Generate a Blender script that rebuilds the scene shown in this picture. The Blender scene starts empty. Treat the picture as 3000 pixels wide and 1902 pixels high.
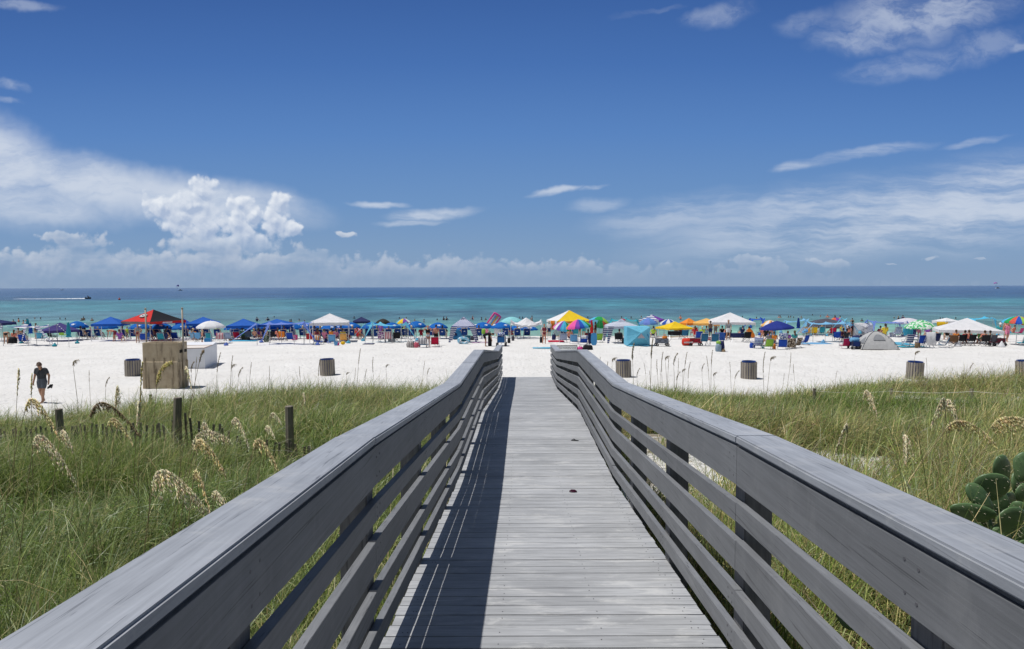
import bpy, bmesh, math, random
import numpy as np
from mathutils import Vector, Matrix, Euler

# ------------------------------------------------------------------ camera, world, sun
SC = bpy.context.scene
COL = SC.collection
R = math.radians
F = 2000.0                      # focal length in photograph pixels (24 mm lens)
CX, CY = 1500.0, 951.0
EYE = 4.7                       # camera height over the beach
PITCH = math.atan(110.0 / F)
ROLL = math.atan(8.0 / 2900.0)

cam_d = bpy.data.cameras.new('camera')
cam_d.sensor_width = 36.0
cam_d.lens = 24.0
cam_d.clip_start = 0.05
cam_d.clip_end = 90000.0
cam = bpy.data.objects.new('camera', cam_d)
COL.objects.link(cam)
CAM_M = Matrix.Translation((0, 0, EYE)) @ Matrix.Rotation(-PITCH, 4, 'X') @ Matrix.Rotation(ROLL, 4, 'Y') @ Matrix.Rotation(R(90), 4, 'X')
cam.matrix_world = CAM_M
SC.camera = cam

SUN_EL, SUN_AZ = R(67.5), R(-93.0)     # azimuth from +Y, negative = to the left
SUN_DIR = Vector((math.sin(SUN_AZ) * math.cos(SUN_EL), math.cos(SUN_AZ) * math.cos(SUN_EL), math.sin(SUN_EL)))
sd = bpy.data.lights.new('sun', 'SUN')
sd.energy = 4.15
sd.angle = R(0.5)
sd.color = (1.0, 0.972, 0.935)
sun = bpy.data.objects.new('sun', sd)
COL.objects.link(sun)
sun.rotation_euler = SUN_DIR.to_track_quat('Z', 'Y').to_euler()

SC.view_settings.view_transform = 'Standard'
SC.view_settings.look = 'None'
SC.view_settings.exposure = 0.0
SC.view_settings.gamma = 1.0
SC.view_settings.use_curve_mapping = False
SC.cycles.max_bounces = 8
SC.cycles.transparent_max_bounces = 16
SC.cycles.use_adaptive_sampling = True
SC.cycles.use_denoising = True


def ray(px, py):
    """direction of the photograph's pixel, camera forward part = 1"""
    v = Vector(((px - CX) / F, -(py - CY) / F, -1.0))
    return CAM_M.to_3x3() @ v


def P(px, py, d):
    return Vector((0, 0, EYE)) + ray(px, py) * d


def uv(px, py):
    r = ray(px, py)
    return r.x / r.y, r.z / r.y


# ------------------------------------------------------------------ node helper
class NT:
    def __init__(self, tree):
        self.t = tree
        tree.nodes.clear()

    def n(self, typ, ins=None, **kw):
        nd = self.t.nodes.new(typ)
        for k, v in kw.items():
            setattr(nd, k, v)
        for k, v in (ins or {}).items():
            s = nd.inputs[k]
            if isinstance(v, bpy.types.NodeSocket):
                self.t.links.new(v, s)
            else:
                s.default_value = v
        return nd

    def math(self, op, a, b=0.0, c=0.0, clamp=False):
        nd = self.n('ShaderNodeMath', operation=op, use_clamp=clamp)
        for i, v in enumerate((a, b, c)):
            if isinstance(v, bpy.types.NodeSocket):
                self.t.links.new(v, nd.inputs[i])
            else:
                nd.inputs[i].default_value = v
        return nd.outputs[0]

    def vmath(self, op, a, b=(0, 0, 0)):
        nd = self.n('ShaderNodeVectorMath', operation=op)
        for i, v in enumerate((a, b)):
            if isinstance(v, bpy.types.NodeSocket):
                self.t.links.new(v, nd.inputs[i])
            else:
                nd.inputs[i].default_value = v
        return nd.outputs['Value'] if op in ('LENGTH', 'DOT_PRODUCT', 'DISTANCE') else nd.outputs[0]

    def noise(self, vec, scale, detail=4.0, rough=0.55, dist=0.0, lac=2.0, col=False):
        nd = self.n('ShaderNodeTexNoise', {'Scale': scale, 'Detail': detail, 'Roughness': rough, 'Distortion': dist, 'Lacunarity': lac})
        if vec is not None:
            self.t.links.new(vec, nd.inputs['Vector'])
        return nd.outputs['Color' if col else 'Fac']

    def mapping(self, vec, loc=(0, 0, 0), rot=(0, 0, 0), sc=(1, 1, 1), typ='POINT'):
        return self.n('ShaderNodeMapping', {'Vector': vec, 'Location': loc, 'Rotation': rot, 'Scale': sc}, vector_type=typ).outputs[0]

    def ss(self, v, a, b, lo=0.0, hi=1.0):
        nd = self.n('ShaderNodeMapRange', {'Value': v, 'From Min': a, 'From Max': b, 'To Min': lo, 'To Max': hi}, interpolation_type='SMOOTHSTEP')
        return nd.outputs[0]

    def lin(self, v, a, b, lo=0.0, hi=1.0):
        return self.n('ShaderNodeMapRange', {'Value': v, 'From Min': a, 'From Max': b, 'To Min': lo, 'To Max': hi}).outputs[0]

    def mix(self, f, a, b, blend='MIX'):
        nd = self.n('ShaderNodeMix', data_type='RGBA', blend_type=blend)
        for i, v in ((0, f), (6, a), (7, b)):
            if isinstance(v, bpy.types.NodeSocket):
                self.t.links.new(v, nd.inputs[i])
            else:
                nd.inputs[i].default_value = v if i == 0 or len(v) == 4 else (*v, 1)
        return nd.outputs[2]

    def ramp(self, f, stops, interp='LINEAR'):
        nd = self.n('ShaderNodeValToRGB', {'Fac': f})
        cr = nd.color_ramp
        cr.interpolation = interp
        while len(cr.elements) < len(stops):
            cr.elements.new(0.5)
        for e, (p, c) in zip(cr.elements, stops):
            e.position = p
            e.color = (*c, 1)
        return nd.outputs[0]


# ------------------------------------------------------------------ sky and clouds
W = bpy.data.worlds.new('World')
SC.world = W
W.use_nodes = True


def build_world():
    g = NT(W.node_tree)
    sky = g.n('ShaderNodeTexSky', sky_type='NISHITA')
    sky.sun_disc = False
    sky.sun_elevation = SUN_EL
    sky.sun_rotation = SUN_AZ
    sky.altitude = 0
    sky.air_density = 1.0
    sky.dust_density = 0.35
    sky.ozone_density = 3.0
    tc = g.n('ShaderNodeTexCoord').outputs['Generated']
    sep = g.n('ShaderNodeSeparateXYZ', {'Vector': tc})
    yy = g.math('MAXIMUM', sep.outputs[1], 0.08)
    u = g.math('DIVIDE', sep.outputs[0], yy)
    v = g.math('DIVIDE', sep.outputs[2], yy)
    uvv = g.n('ShaderNodeCombineXYZ', {'X': u, 'Y': v}).outputs[0]

    skyc = g.n('ShaderNodeHueSaturation', {'Hue': 0.50, 'Saturation': 0.80, 'Value': 1.0, 'Color': sky.outputs[0]}).outputs[0]

    # ---- cumulus density as a node group (evaluated twice for self-shading)
    def cum_group(name, ell, seed, warp, nz, amp, prof=None):
        gt = bpy.data.node_groups.new(name, 'ShaderNodeTree')
        gt.interface.new_socket('Vector', in_out='INPUT', socket_type='NodeSocketVector')
        gt.interface.new_socket('Value', in_out='OUTPUT', socket_type='NodeSocketFloat')
        h = NT(gt)
        gi = h.n('NodeGroupInput').outputs[0]
        off = h.mapping(gi, loc=(seed, seed * 0.7, 0))
        wn = h.noise(off, 26.0, 3.0, 0.55, col=True)
        w = h.vmath('SUBTRACT', wn, (0.5, 0.5, 0.5))
        w = h.vmath('MULTIPLY', w, (warp, warp, 0))
        q = h.vmath('ADD', gi, w)
        m = None
        for (px, py, rx, ry, rot) in ell:
            cu, cv = uv(px, py)
            vec = h.mapping(q, loc=(cu, cv, 0), rot=(0, 0, R(rot)), sc=(rx / F, ry / F, 1), typ='TEXTURE')
            ln = h.vmath('LENGTH', vec)
            val = h.math('SUBTRACT', 1.0, ln)
            m = val if m is None else h.n('ShaderNodeMath', {0: m, 1: val, 2: 0.12}, operation='SMOOTH_MAX').outputs[0]
        if prof:
            qs = h.n('ShaderNodeSeparateXYZ', {'Vector': q})
            uu = h.lin(qs.outputs[0], uv(0, 841)[0], uv(3000, 841)[0])
            top = h.ramp(uu, [(px / 3000.0, (uv(px, py)[1] * 8,) * 3) for px, py in prof], 'B_SPLINE')
            val = h.math('MULTIPLY', h.math('SUBTRACT', h.math('MULTIPLY', top, 0.125), qs.outputs[1]), 30.0)
            val = h.math('MINIMUM', val, 0.75)
            m = h.n('ShaderNodeMath', {0: m, 1: val, 2: 0.15}, operation='SMOOTH_MAX').outputs[0]
        n1 = h.noise(off, nz, 6.0, 0.6)
        vor = h.n('ShaderNodeTexVoronoi', {'Vector': q, 'Scale': nz * 2.6}, feature='F1').outputs['Distance']
        n1 = h.math('SUBTRACT', n1, 0.5)
        b = h.math('SUBTRACT', 0.42, vor)
        d = h.math('MULTIPLY_ADD', n1, amp, m)
        d = h.math('MULTIPLY_ADD', b, amp * 0.36, d)
        go = h.n('NodeGroupOutput')
        gt.links.new(d, go.inputs[0])
        return gt

    def cum_layer(gt, edge, lit, shade, gain, shift=(-0.006, 0.010, 0)):
        a = g.n('ShaderNodeGroup', {'Vector': uvv}, node_tree=gt).outputs[0]
        sh = g.vmath('ADD', uvv, shift)
        b = g.n('ShaderNodeGroup', {'Vector': sh}, node_tree=gt).outputs[0]
        alpha = g.ss(a, 0.0, edge)
        light = g.math('SUBTRACT', a, b)
        light = g.math('MULTIPLY_ADD', light, gain, 0.45)
        thick = g.lin(a, 0.0, 0.75, 0.22, -0.18)
        light = g.math('ADD', light, thick, clamp=True)
        c = g.mix(light, shade, lit)
        return alpha, c

    towers = [(592, 552, 46, 44, 0), (560, 600, 84, 56, 0), (530, 645, 84, 62, 0), (600, 655, 70, 60, 0), (704, 602, 46, 40, 0), (690, 655, 66, 56, 0), (742, 628, 34, 34, 0),
              (815, 602, 42, 44, 0), (812, 655, 52, 60, 0), (852, 668, 34, 36, 0), (470, 600, 60, 40, 0), (660, 715, 200, 50, 0)]
    bank = [(560, 690, 36, 22, 0), (600, 718, 130, 28, 0), (190, 700, 90, 28, 0), (250, 712, 90, 28, 0), (1020, 682, 34, 11, -20), (2200, 764, 80, 22, -4), (2420, 768, 76, 15, -6), (2725, 760, 26, 9, 0), (2605, 778, 26, 4, -8), (2875, 757, 20, 4, -12)]
    prof = [(0, 712), (300, 715), (520, 730), (640, 700), (700, 720), (860, 728), (905, 712), (950, 732), (1050, 750), (1230, 752), (1265, 738), (1295, 748), (1325, 722), (1360, 752), (1415, 752), (1440, 736), (1470, 758), (1600, 765), (1680, 758), (1706, 728), (1735, 760),
            (1795, 762), (1822, 742), (1850, 762), (1950, 768), (2150, 772), (2230, 752), (2280, 742), (2330, 780), (2450, 790), (2560, 818), (3000, 830)]
    gt1 = cum_group('tower_clouds', towers, 3.1, 0.026, 27.0, 1.5)
    gt2 = cum_group('bank_clouds', bank, 7.7, 0.026, 30.0, 1.6, prof)

    # ---- cirrus: soft masks times streaky noise
    def soft(ell, wx=0.03, streak=(3.0, 14.0), rot=0.0, seed=0.0, lo=0.36, hi=0.72, detail=6.0, base=0.0):
        m = None
        wn = g.noise(g.mapping(uvv, loc=(seed, seed, 0)), 9.0, 4.0, 0.6, col=True)
        q = g.vmath('ADD', uvv, g.vmath('MULTIPLY', g.vmath('SUBTRACT', wn, (0.5, 0.5, 0.5)), (wx * 2.2, wx, 0)))
        for (px, py, rx, ry, rt, k) in ell:
            cu, cv = uv(px, py)
            vec = g.mapping(q, loc=(cu, cv, 0), rot=(0, 0, R(rt)), sc=(rx / F, ry / F, 1), typ='TEXTURE')
            val = g.ss(g.vmath('LENGTH', vec), 1.0, 0.25, 0.0, k)
            m = val if m is None else g.math('MAXIMUM', m, val)
        s = g.mapping(q, loc=(seed * 1.7, seed, 0), rot=(0, 0, R(-rot)), sc=(streak[0], streak[1], 1))
        n1 = g.noise(s, 3.2, detail, 0.64, 0.08)
        n2 = g.ss(n1, lo, hi, base, 1.0)
        return g.math('MULTIPLY', m, n2)

    left_ci = soft([(-60, 470, 420, 190, -22, 1.0), (260, 540, 430, 105, -13, 1.0), (560, 580, 480, 85, -7, 1.0), (60, 590, 420, 75, -8, 0.85), (740, 590, 240, 45, -4, 0.7)],
                   0.05, (2.2, 8.0), -14, 1.3, 0.22, 0.58, base=0.45)
    mid_ci = soft([(1260, 625, 160, 24, 4, 0.8), (1110, 602, 110, 13, 0, 0.8), (1200, 652, 120, 12, 3, 0.6), (1625, 560, 110, 15, 8, 0.8), (1740, 548, 60, 10, 10, 0.6), (1760, 600, 120, 30, 5, 0.4)],
                  0.03, (3.0, 16.0), 5, 4.4, 0.25, 0.62, base=0.1)
    right_ci = soft([(2560, 640, 820, 150, 6, 0.85), (2920, 590, 500, 180, 8, 0.9), (2020, 625, 360, 80, 6, 0.55), (2300, 590, 240, 36, 10, 0.7), (2520, 455, 260, 24, 9, 0.6),
                     (2340, 490, 90, 20, 12, 0.6), (2850, 410, 120, 14, 12, 0.4)], 0.032, (1.5, 10.0), 8, 9.2, 0.34, 0.66, base=0.16)
    top_ci = soft([(2700, 40, 330, 110, 12, 0.62), (2560, 110, 220, 60, 8, 0.5), (2660, 185, 240, 50, 12, 0.30), (2880, 130, 200, 60, 14, 0.3), (2110, 45, 150, 38, 14, 0.33), (2380, 70, 130, 50, 12, 0.22),
                   (2990, 130, 60, 26, 16, 0.4), (40, 22, 130, 26, -6, 0.4), (30, 250, 90, 22, -8, 0.35), (10, 300, 70, 14, -8, 0.3), (1900, 35, 130, 12, 6, 0.12)],
                  0.05, (5.0, 9.0), 12, 2.2, 0.32, 0.62, base=0.15)
    ci = g.math('MAXIMUM', g.math('MAXIMUM', left_ci, mid_ci), g.math('MAXIMUM', right_ci, top_ci))
    K = CLOUD_K

    def kc(r, gg, b):
        return (r * K, gg * K, b * K, 1)
    a1, c1 = cum_layer(gt1, 0.42, kc(0.80, 0.84, 0.90), kc(0.40, 0.49, 0.66), 1.15, (-0.003, 0.006, 0))
    a2, c2 = cum_layer(gt2, 0.38, kc(0.64, 0.69, 0.77), kc(0.29, 0.38, 0.54), 0.60, (-0.003, 0.006, 0))
    # towers dissolve into the haze towards their base, the whole bank towards the horizon
    a1 = g.math('MULTIPLY', a1, g.ss(v, uv(700, 770)[1], uv(700, 655)[1], 0.1, 0.97))
    a2 = g.math('MULTIPLY', a2, g.ss(v, 0.008, 0.045, 0.2, 0.80))
    a2 = g.math('MULTIPLY', a2, g.ss(u, -0.3, 0.5, 1.0, 0.5))
    a2 = g.math('MULTIPLY', a2, g.ss(g.noise(g.mapping(uvv, sc=(9, 22, 1)), 1.0, 4.0, 0.6), 0.36, 0.60, 0.35, 1.0))
    # hand-set sky gradient covering nearly all of the sky ahead
    grad_a = g.ss(v, 0.9, 0.42, 0.0, 0.94)
    grad_c = g.ramp(v, [(p, (r_ * CLOUD_K, g_ * CLOUD_K, b_ * CLOUD_K)) for p, r_, g_, b_ in ((0.0, 0.245, 0.355, 0.525), (0.05, 0.215, 0.345, 0.545), (0.12, 0.155, 0.30, 0.56), (0.22, 0.100, 0.235, 0.54), (0.32, 0.062, 0.168, 0.455), (0.42, 0.042, 0.122, 0.37))])
    bg_sky = g.n('ShaderNodeBackground', {'Color': skyc, 'Strength': SKY_S}).outputs[0]

    def over(base, alpha, c):
        b = g.n('ShaderNodeBackground', {'Strength': SKY_S})
        if isinstance(c, bpy.types.NodeSocket):
            g.t.links.new(c, b.inputs['Color'])
        else:
            b.inputs['Color'].default_value = c
        m = g.n('ShaderNodeMixShader', {'Fac': alpha})
        g.t.links.new(base, m.inputs[1])
        g.t.links.new(b.outputs[0], m.inputs[2])
        return m.outputs[0]
    s = over(bg_sky, grad_a, grad_c)
    s = over(s, g.math('MULTIPLY', ci, 0.86), kc(0.64, 0.70, 0.80))
    s = over(s, a1, c1)
    s = over(s, a2, c2)
    out = g.n('ShaderNodeOutputWorld')
    g.t.links.new(s, out.inputs[0])


SKY_S = 0.05
CLOUD_K = 1.0 / SKY_S
build_world()


# ------------------------------------------------------------------ materials
MATS = {}


def col_var(g, rgb, scale, amt, coord='Object'):
    tc = g.n('ShaderNodeTexCoord').outputs[coord]
    n = g.noise(tc, scale, 4.0, 0.6)
    f = g.lin(n, 0.3, 0.7, 1.0 - amt, 1.0 + amt)
    return tc, g.vmath('MULTIPLY', (rgb[0], rgb[1], rgb[2]), g.n('ShaderNodeCombineXYZ', {'X': f, 'Y': f, 'Z': f}).outputs[0])


def new_mat(name):
    m = bpy.data.materials.new(name)
    m.use_nodes = True
    return m, NT(m.node_tree)


def finish(g, shader, disp=None):
    o = g.n('ShaderNodeOutputMaterial')
    g.t.links.new(shader, o.inputs[0])


def bump(g, h, strength, dist):
    return g.n('ShaderNodeBump', {'Height': h, 'Strength': strength, 'Distance': dist}).outputs[0]


def plain(name, rgb, rough=0.6, var=0.08, scale=6.0, spec=0.3, metal=0.0):
    """painted / plastic / metal surface with mild procedural unevenness"""
    if name in MATS:
        return MATS[name]
    m, g = new_mat(name)
    tc, c = col_var(g, rgb, scale, var)
    b = g.n('ShaderNodeBsdfPrincipled', {'Base Color': c, 'Roughness': rough, 'Specular IOR Level': spec, 'Metallic': metal})
    finish(g, b.outputs[0])
    MATS[name] = m
    return m


def fabric(name, rgb, trans=0.30, var=0.07):
    """woven cloth that lets some sun through"""
    if name in MATS:
        return MATS[name]
    m, g = new_mat(name)
    tc, c = col_var(g, rgb, 3.0, var)
    bp = bump(g, g.noise(tc, 5.0, 4.0, 0.6), 0.5, 0.06)
    d = g.n('ShaderNodeBsdfPrincipled', {'Base Color': c, 'Roughness': 0.75, 'Specular IOR Level': 0.15, 'Normal': bp})
    t = g.n('ShaderNodeBsdfTranslucent', {'Color': c, 'Normal': bp})
    mx = g.n('ShaderNodeMixShader', {'Fac': trans})
    g.t.links.new(d.outputs[0], mx.inputs[1])
    g.t.links.new(t.outputs[0], mx.inputs[2])
    finish(g, mx.outputs[0])
    MATS[name] = m
    return m


def striped(name, ca, cb, axis, period, trans=0.2, duty=0.5):
    if name in MATS:
        return MATS[name]
    m, g = new_mat(name)
    tc = g.n('ShaderNodeTexCoord').outputs['Object']
    s = g.n('ShaderNodeSeparateXYZ', {'Vector': tc}).outputs[axis]
    f = g.math('LESS_THAN', g.math('FRACT', g.math('DIVIDE', s, period)), duty)
    c = g.mix(f, ca, cb)
    d = g.n('ShaderNodeBsdfPrincipled', {'Base Color': c, 'Roughness': 0.75, 'Specular IOR Level': 0.15})
    t = g.n('ShaderNodeBsdfTranslucent', {'Color': c})
    mx = g.n('ShaderNodeMixShader', {'Fac': trans})
    g.t.links.new(d.outputs[0], mx.inputs[1])
    g.t.links.new(t.outputs[0], mx.inputs[2])
    finish(g, mx.outputs[0])
    MATS[name] = m
    return m


def spotted(name, ca, cb, scale, thr=0.5, trans=0.25):
    if name in MATS:
        return MATS[name]
    m, g = new_mat(name)
    tc = g.n('ShaderNodeTexCoord').outputs['Object']
    f = g.math('GREATER_THAN', g.noise(tc, scale, 1.0, 0.4), thr)
    c = g.mix(f, ca, cb)
    d = g.n('ShaderNodeBsdfPrincipled', {'Base Color': c, 'Roughness': 0.75, 'Specular IOR Level': 0.15})
    t = g.n('ShaderNodeBsdfTranslucent', {'Color': c})
    mx = g.n('ShaderNodeMixShader', {'Fac': trans})
    g.t.links.new(d.outputs[0], mx.inputs[1])
    g.t.links.new(t.outputs[0], mx.inputs[2])
    finish(g, mx.outputs[0])
    MATS[name] = m
    return m


def wood_mat(name, rgb, grain, worn=None, worn_amt=0.0, rough=0.62, dark=0.35, bstr=0.35):
    """grey stained timber; grain = scale vector (small along the fibres)"""
    m, g = new_mat(name)
    tc = g.n('ShaderNodeTexCoord').outputs['Object']
    at = g.n('ShaderNodeAttribute', attribute_name='tone').outputs['Fac']
    mp = g.mapping(tc, sc=grain)
    n1 = g.noise(mp, 1.0, 6.0, 0.65, 0.6)
    n2 = g.noise(tc, 1.3, 5.0, 0.6)
    f = g.math('MULTIPLY', g.lin(n1, 0.25, 0.75, 1.0 - dark, 1.0 + dark * 0.75), g.lin(n2, 0.3, 0.7, 0.86, 1.12))
    f = g.math('MULTIPLY', f, g.math('ADD', at, 1.0))
    c = g.vmath('MULTIPLY', rgb, g.n('ShaderNodeCombineXYZ', {'X': f, 'Y': f, 'Z': f}).outputs[0])
    ck = g.noise(g.mapping(tc, sc=tuple(q * (1.1 if q > 10 else 0.45) for q in grain)), 1.0, 3.0, 0.6, 1.2)
    c = g.mix(g.ss(ck, 0.62, 0.68, 0.0, 0.6), c, tuple(q * 0.25 for q in rgb))
    if worn:
        w1 = g.noise(g.mapping(tc, sc=(1.6, 4.5, 2.0)), 1.5, 7.0, 0.72, 0.4)
        w = g.ss(w1, 0.50, 0.68, 0.0, worn_amt)
        sp = g.noise(tc, 34.0, 3.0, 0.6)
        w = g.math('MAXIMUM', w, g.ss(sp, 0.73, 0.78, 0.0, worn_amt * 0.9))
        c = g.mix(w, c, worn)
    bp = bump(g, n1, bstr, 0.0012)
    b = g.n('ShaderNodeBsdfPrincipled', {'Base Color': c, 'Roughness': rough, 'Specular IOR Level': 0.35, 'Normal': bp})
    finish(g, b.outputs[0])
    MATS[name] = m
    return m


# ------------------------------------------------------------------ mesh helper
class MB:
    def __init__(self):
        self.v, self.f, self.m, self.tone = [], [], [], []

    def _add(self, vs, fs, mi=0, tone=0.0):
        o = len(self.v)
        self.v += [tuple(x) for x in vs]
        self.tone += [tone] * len(vs)
        for f in fs:
            self.f.append([i + o for i in f])
            self.m.append(mi)

    def hexa(self, c8, mi=0, tone=0.0):
        self._add(c8, [(0, 3, 2, 1), (4, 5, 6, 7), (0, 1, 5, 4), (1, 2, 6, 5), (2, 3, 7, 6), (3, 0, 4, 7)], mi, tone)

    def box(self, c, s, rz=0.0, mi=0, tone=0.0, M=None):
        hx, hy, hz = s[0] / 2, s[1] / 2, s[2] / 2
        pts = [Vector(p) for p in ((-hx, -hy, -hz), (hx, -hy, -hz), (hx, hy, -hz), (-hx, hy, -hz), (-hx, -hy, hz), (hx, -hy, hz), (hx, hy, hz), (-hx, hy, hz))]
        rm = M if M is not None else Matrix.Rotation(rz, 3, 'Z')
        self.hexa([rm @ p + Vector(c) for p in pts], mi, tone)

    def bar(self, p, q, w, h=None, mi=0, tone=0.0, up=(0, 0, 1)):
        """square bar from p to q; w sideways, h along 'up'"""
        h = w if h is None else h
        p, q = Vector(p), Vector(q)
        d = (q - p).normalized()
        s = d.cross(Vector(up))
        if s.length < 1e-4:
            s = d.cross(Vector((0, 1, 0)))
        s.normalize()
        n = s.cross(d)
        a, b = s * (w / 2), n * (h / 2)
        self.hexa([p - a - b, p + a - b, q + a - b, q - a - b, p - a + b, p + a + b, q + a + b, q - a + b], mi, tone)

    def tube(self, pts, r, n=6, mi=0, cap=True):
        pts = [Vector(p) for p in pts]
        rs = r if isinstance(r, (list, tuple)) else [r] * len(pts)
        vs, fs = [], []
        ref = Vector((0, 0, 1))
        for i, p in enumerate(pts):
            d = (pts[min(i + 1, len(pts) - 1)] - pts[max(i - 1, 0)]).normalized()
            s = d.cross(ref)
            if s.length < 1e-3:
                s = d.cross(Vector((1, 0, 0)))
            s.normalize()
            t = s.cross(d)
            for k in range(n):
                a = 2 * math.pi * k / n
                vs.append(p + s * (math.cos(a) * rs[i]) + t * (math.sin(a) * rs[i]))
        for i in range(len(pts) - 1):
            for k in range(n):
                fs.append((i * n + k, i * n + (k + 1) % n, (i + 1) * n + (k + 1) % n, (i + 1) * n + k))
        if cap:
            fs.append(tuple(range(n))[::-1])
            fs.append(tuple((len(pts) - 1) * n + k for k in range(n)))
        self._add(vs, fs, mi)

    def lathe(self, prof, n=16, c=(0, 0, 0), mi=0, close=True, sx=1.0, sy=1.0):
        """profile [(r, z)...] turned about z"""
        vs, fs = [], []
        for (r, z) in prof:
            for k in range(n):
                a = 2 * math.pi * k / n
                vs.append((c[0] + r * math.cos(a) * sx, c[1] + r * math.sin(a) * sy, c[2] + z))
        for i in range(len(prof) - 1):
            for k in range(n):
                fs.append((i * n + k, i * n + (k + 1) % n, (i + 1) * n + (k + 1) % n, (i + 1) * n + k))
        if close:
            fs.append(tuple(range(n))[::-1])
            fs.append(tuple((len(prof) - 1) * n + k for k in range(n)))
        self._add(vs, fs, mi)

    def sheet(self, grid, th=0.0, mi=0):
        """grid of points (rows of equal length); th > 0 gives it a real thickness along the normal"""
        nr, nc = len(grid), len(grid[0])
        vs = [Vector(p) for row in grid for p in row]
        fs = [(i * nc + j, i * nc + j + 1, (i + 1) * nc + j + 1, (i + 1) * nc + j) for i in range(nr - 1) for j in range(nc - 1)]
        self._add(vs, fs, mi)

    def ell(self, c, r, n=10, m=7, mi=0, M=None):
        vs, fs = [], []
        for i in range(m + 1):
            t = math.pi * i / m
            for k in range(n):
                a = 2 * math.pi * k / n
                p = Vector((r[0] * math.sin(t) * math.cos(a), r[1] * math.sin(t) * math.sin(a), r[2] * math.cos(t)))
                if M is not None:
                    p = M @ p
                vs.append(p + Vector(c))
        for i in range(m):
            for k in range(n):
                fs.append((i * n + k, (i + 1) * n + k, (i + 1) * n + (k + 1) % n, i * n + (k + 1) % n))
        self._add(vs, fs, mi)

    def build(self, name, mats, parent=None, smooth=False, bevel=0.0, solid=0.0, loc=None, rz=0.0):
        me = bpy.data.meshes.new(name)
        me.from_pydata(self.v, [], self.f)
        mats = mats if isinstance(mats, (list, tuple)) else [mats]
        for m in mats:
            me.materials.append(m)
        me.polygons.foreach_set('material_index', self.m)
        if smooth:
            me.polygons.foreach_set('use_smooth', [True] * len(self.f))
        if any(self.tone):
            at = me.attributes.new('tone', 'FLOAT', 'POINT')
            at.data.foreach_set('value', self.tone)
        bm = bmesh.new()
        bm.from_mesh(me)
        bmesh.ops.recalc_face_normals(bm, faces=bm.faces)
        if bevel > 0:
            bmesh.ops.remove_doubles(bm, verts=bm.verts, dist=1e-5)
            bmesh.ops.bevel(bm, geom=[e for e in bm.edges if len(e.link_faces) == 2 and e.calc_face_angle(0) > 0.5], offset=bevel, segments=2, affect='EDGES', clamp_overlap=True)
        if solid > 0:
            bmesh.ops.solidify(bm, geom=bm.faces[:], thickness=solid)
        bm.to_mesh(me)
        bm.free()
        o = bpy.data.objects.new(name, me)
        COL.objects.link(o)
        if parent is not None:
            o.parent = parent
        if loc is not None:
            o.location = loc
        if rz:
            o.rotation_euler.z = rz
        return o


def tag(o, label=None, cat=None, group=None, kind=None):
    for k, v in (('label', label), ('category', cat), ('group', group), ('kind', kind)):
        if v:
            o[k] = v
    return o


def thing(name, label, cat, loc=(0, 0, 0), rz=0.0, group=None):
    o = bpy.data.objects.new(name, None)
    o.empty_display_size = 0.2
    COL.objects.link(o)
    o.location = loc
    o.rotation_euler = (0, 0, rz)
    return tag(o, label, cat, group)


def dup(o, parent=None):
    c = o.copy()
    COL.objects.link(c)
    c.parent = parent
    for ch in o.children:
        dup(ch, c)
    return c


def dup_thing(src, label, loc, rz=0.0, group=None, sc=None):
    c = dup(src)
    c.location = loc
    c.rotation_euler = (0, 0, rz)
    if sc:
        c.scale = (sc, sc, sc) if not isinstance(sc, tuple) else sc
    tag(c, label, None, group)
    return c


def np_mesh(name, verts, quads, mats, colors=None, smooth=True, matidx=None):
    me = bpy.data.meshes.new(name)
    nv, nf = len(verts), len(quads)
    k = quads.shape[1]
    me.vertices.add(nv)
    me.vertices.foreach_set('co', verts.astype(np.float32).ravel())
    me.loops.add(nf * k)
    me.loops.foreach_set('vertex_index', quads.astype(np.int32).ravel())
    me.polygons.add(nf)
    me.polygons.foreach_set('loop_start', np.arange(0, nf * k, k, dtype=np.int32))
    for m in mats:
        me.materials.append(m)
    if matidx is not None:
        me.polygons.foreach_set('material_index', matidx.astype(np.int32))
    me.update(calc_edges=True)
    if smooth:
        me.polygons.foreach_set('use_smooth', np.ones(nf, dtype=bool))
    if colors is not None:
        at = me.attributes.new('tint', 'FLOAT_COLOR', 'POINT')
        at.data.foreach_set('color', colors.astype(np.float32).ravel())
    me.validate()
    o = bpy.data.objects.new(name, me)
    COL.objects.link(o)
    return o


# ------------------------------------------------------------------ ground
SEA_Z = -1.0


def smooth(a, b, x):
    t = np.clip((x - a) / (b - a), 0, 1)
    return t * t * (3 - 2 * t)


def vnoise(x, y, seed=0):
    """cheap smooth pseudo-noise from a sum of rotated sines"""
    rs = np.random.RandomState(seed)
    o = np.zeros_like(x, dtype=float)
    for i in range(7):
        a = rs.uniform(0, 2 * math.pi)
        fr = rs.uniform(0.6, 1.6)
        ph = rs.uniform(0, 6.28)
        o += np.sin((x * math.cos(a) + y * math.sin(a)) * fr + ph)
    return o / 3.2


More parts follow.
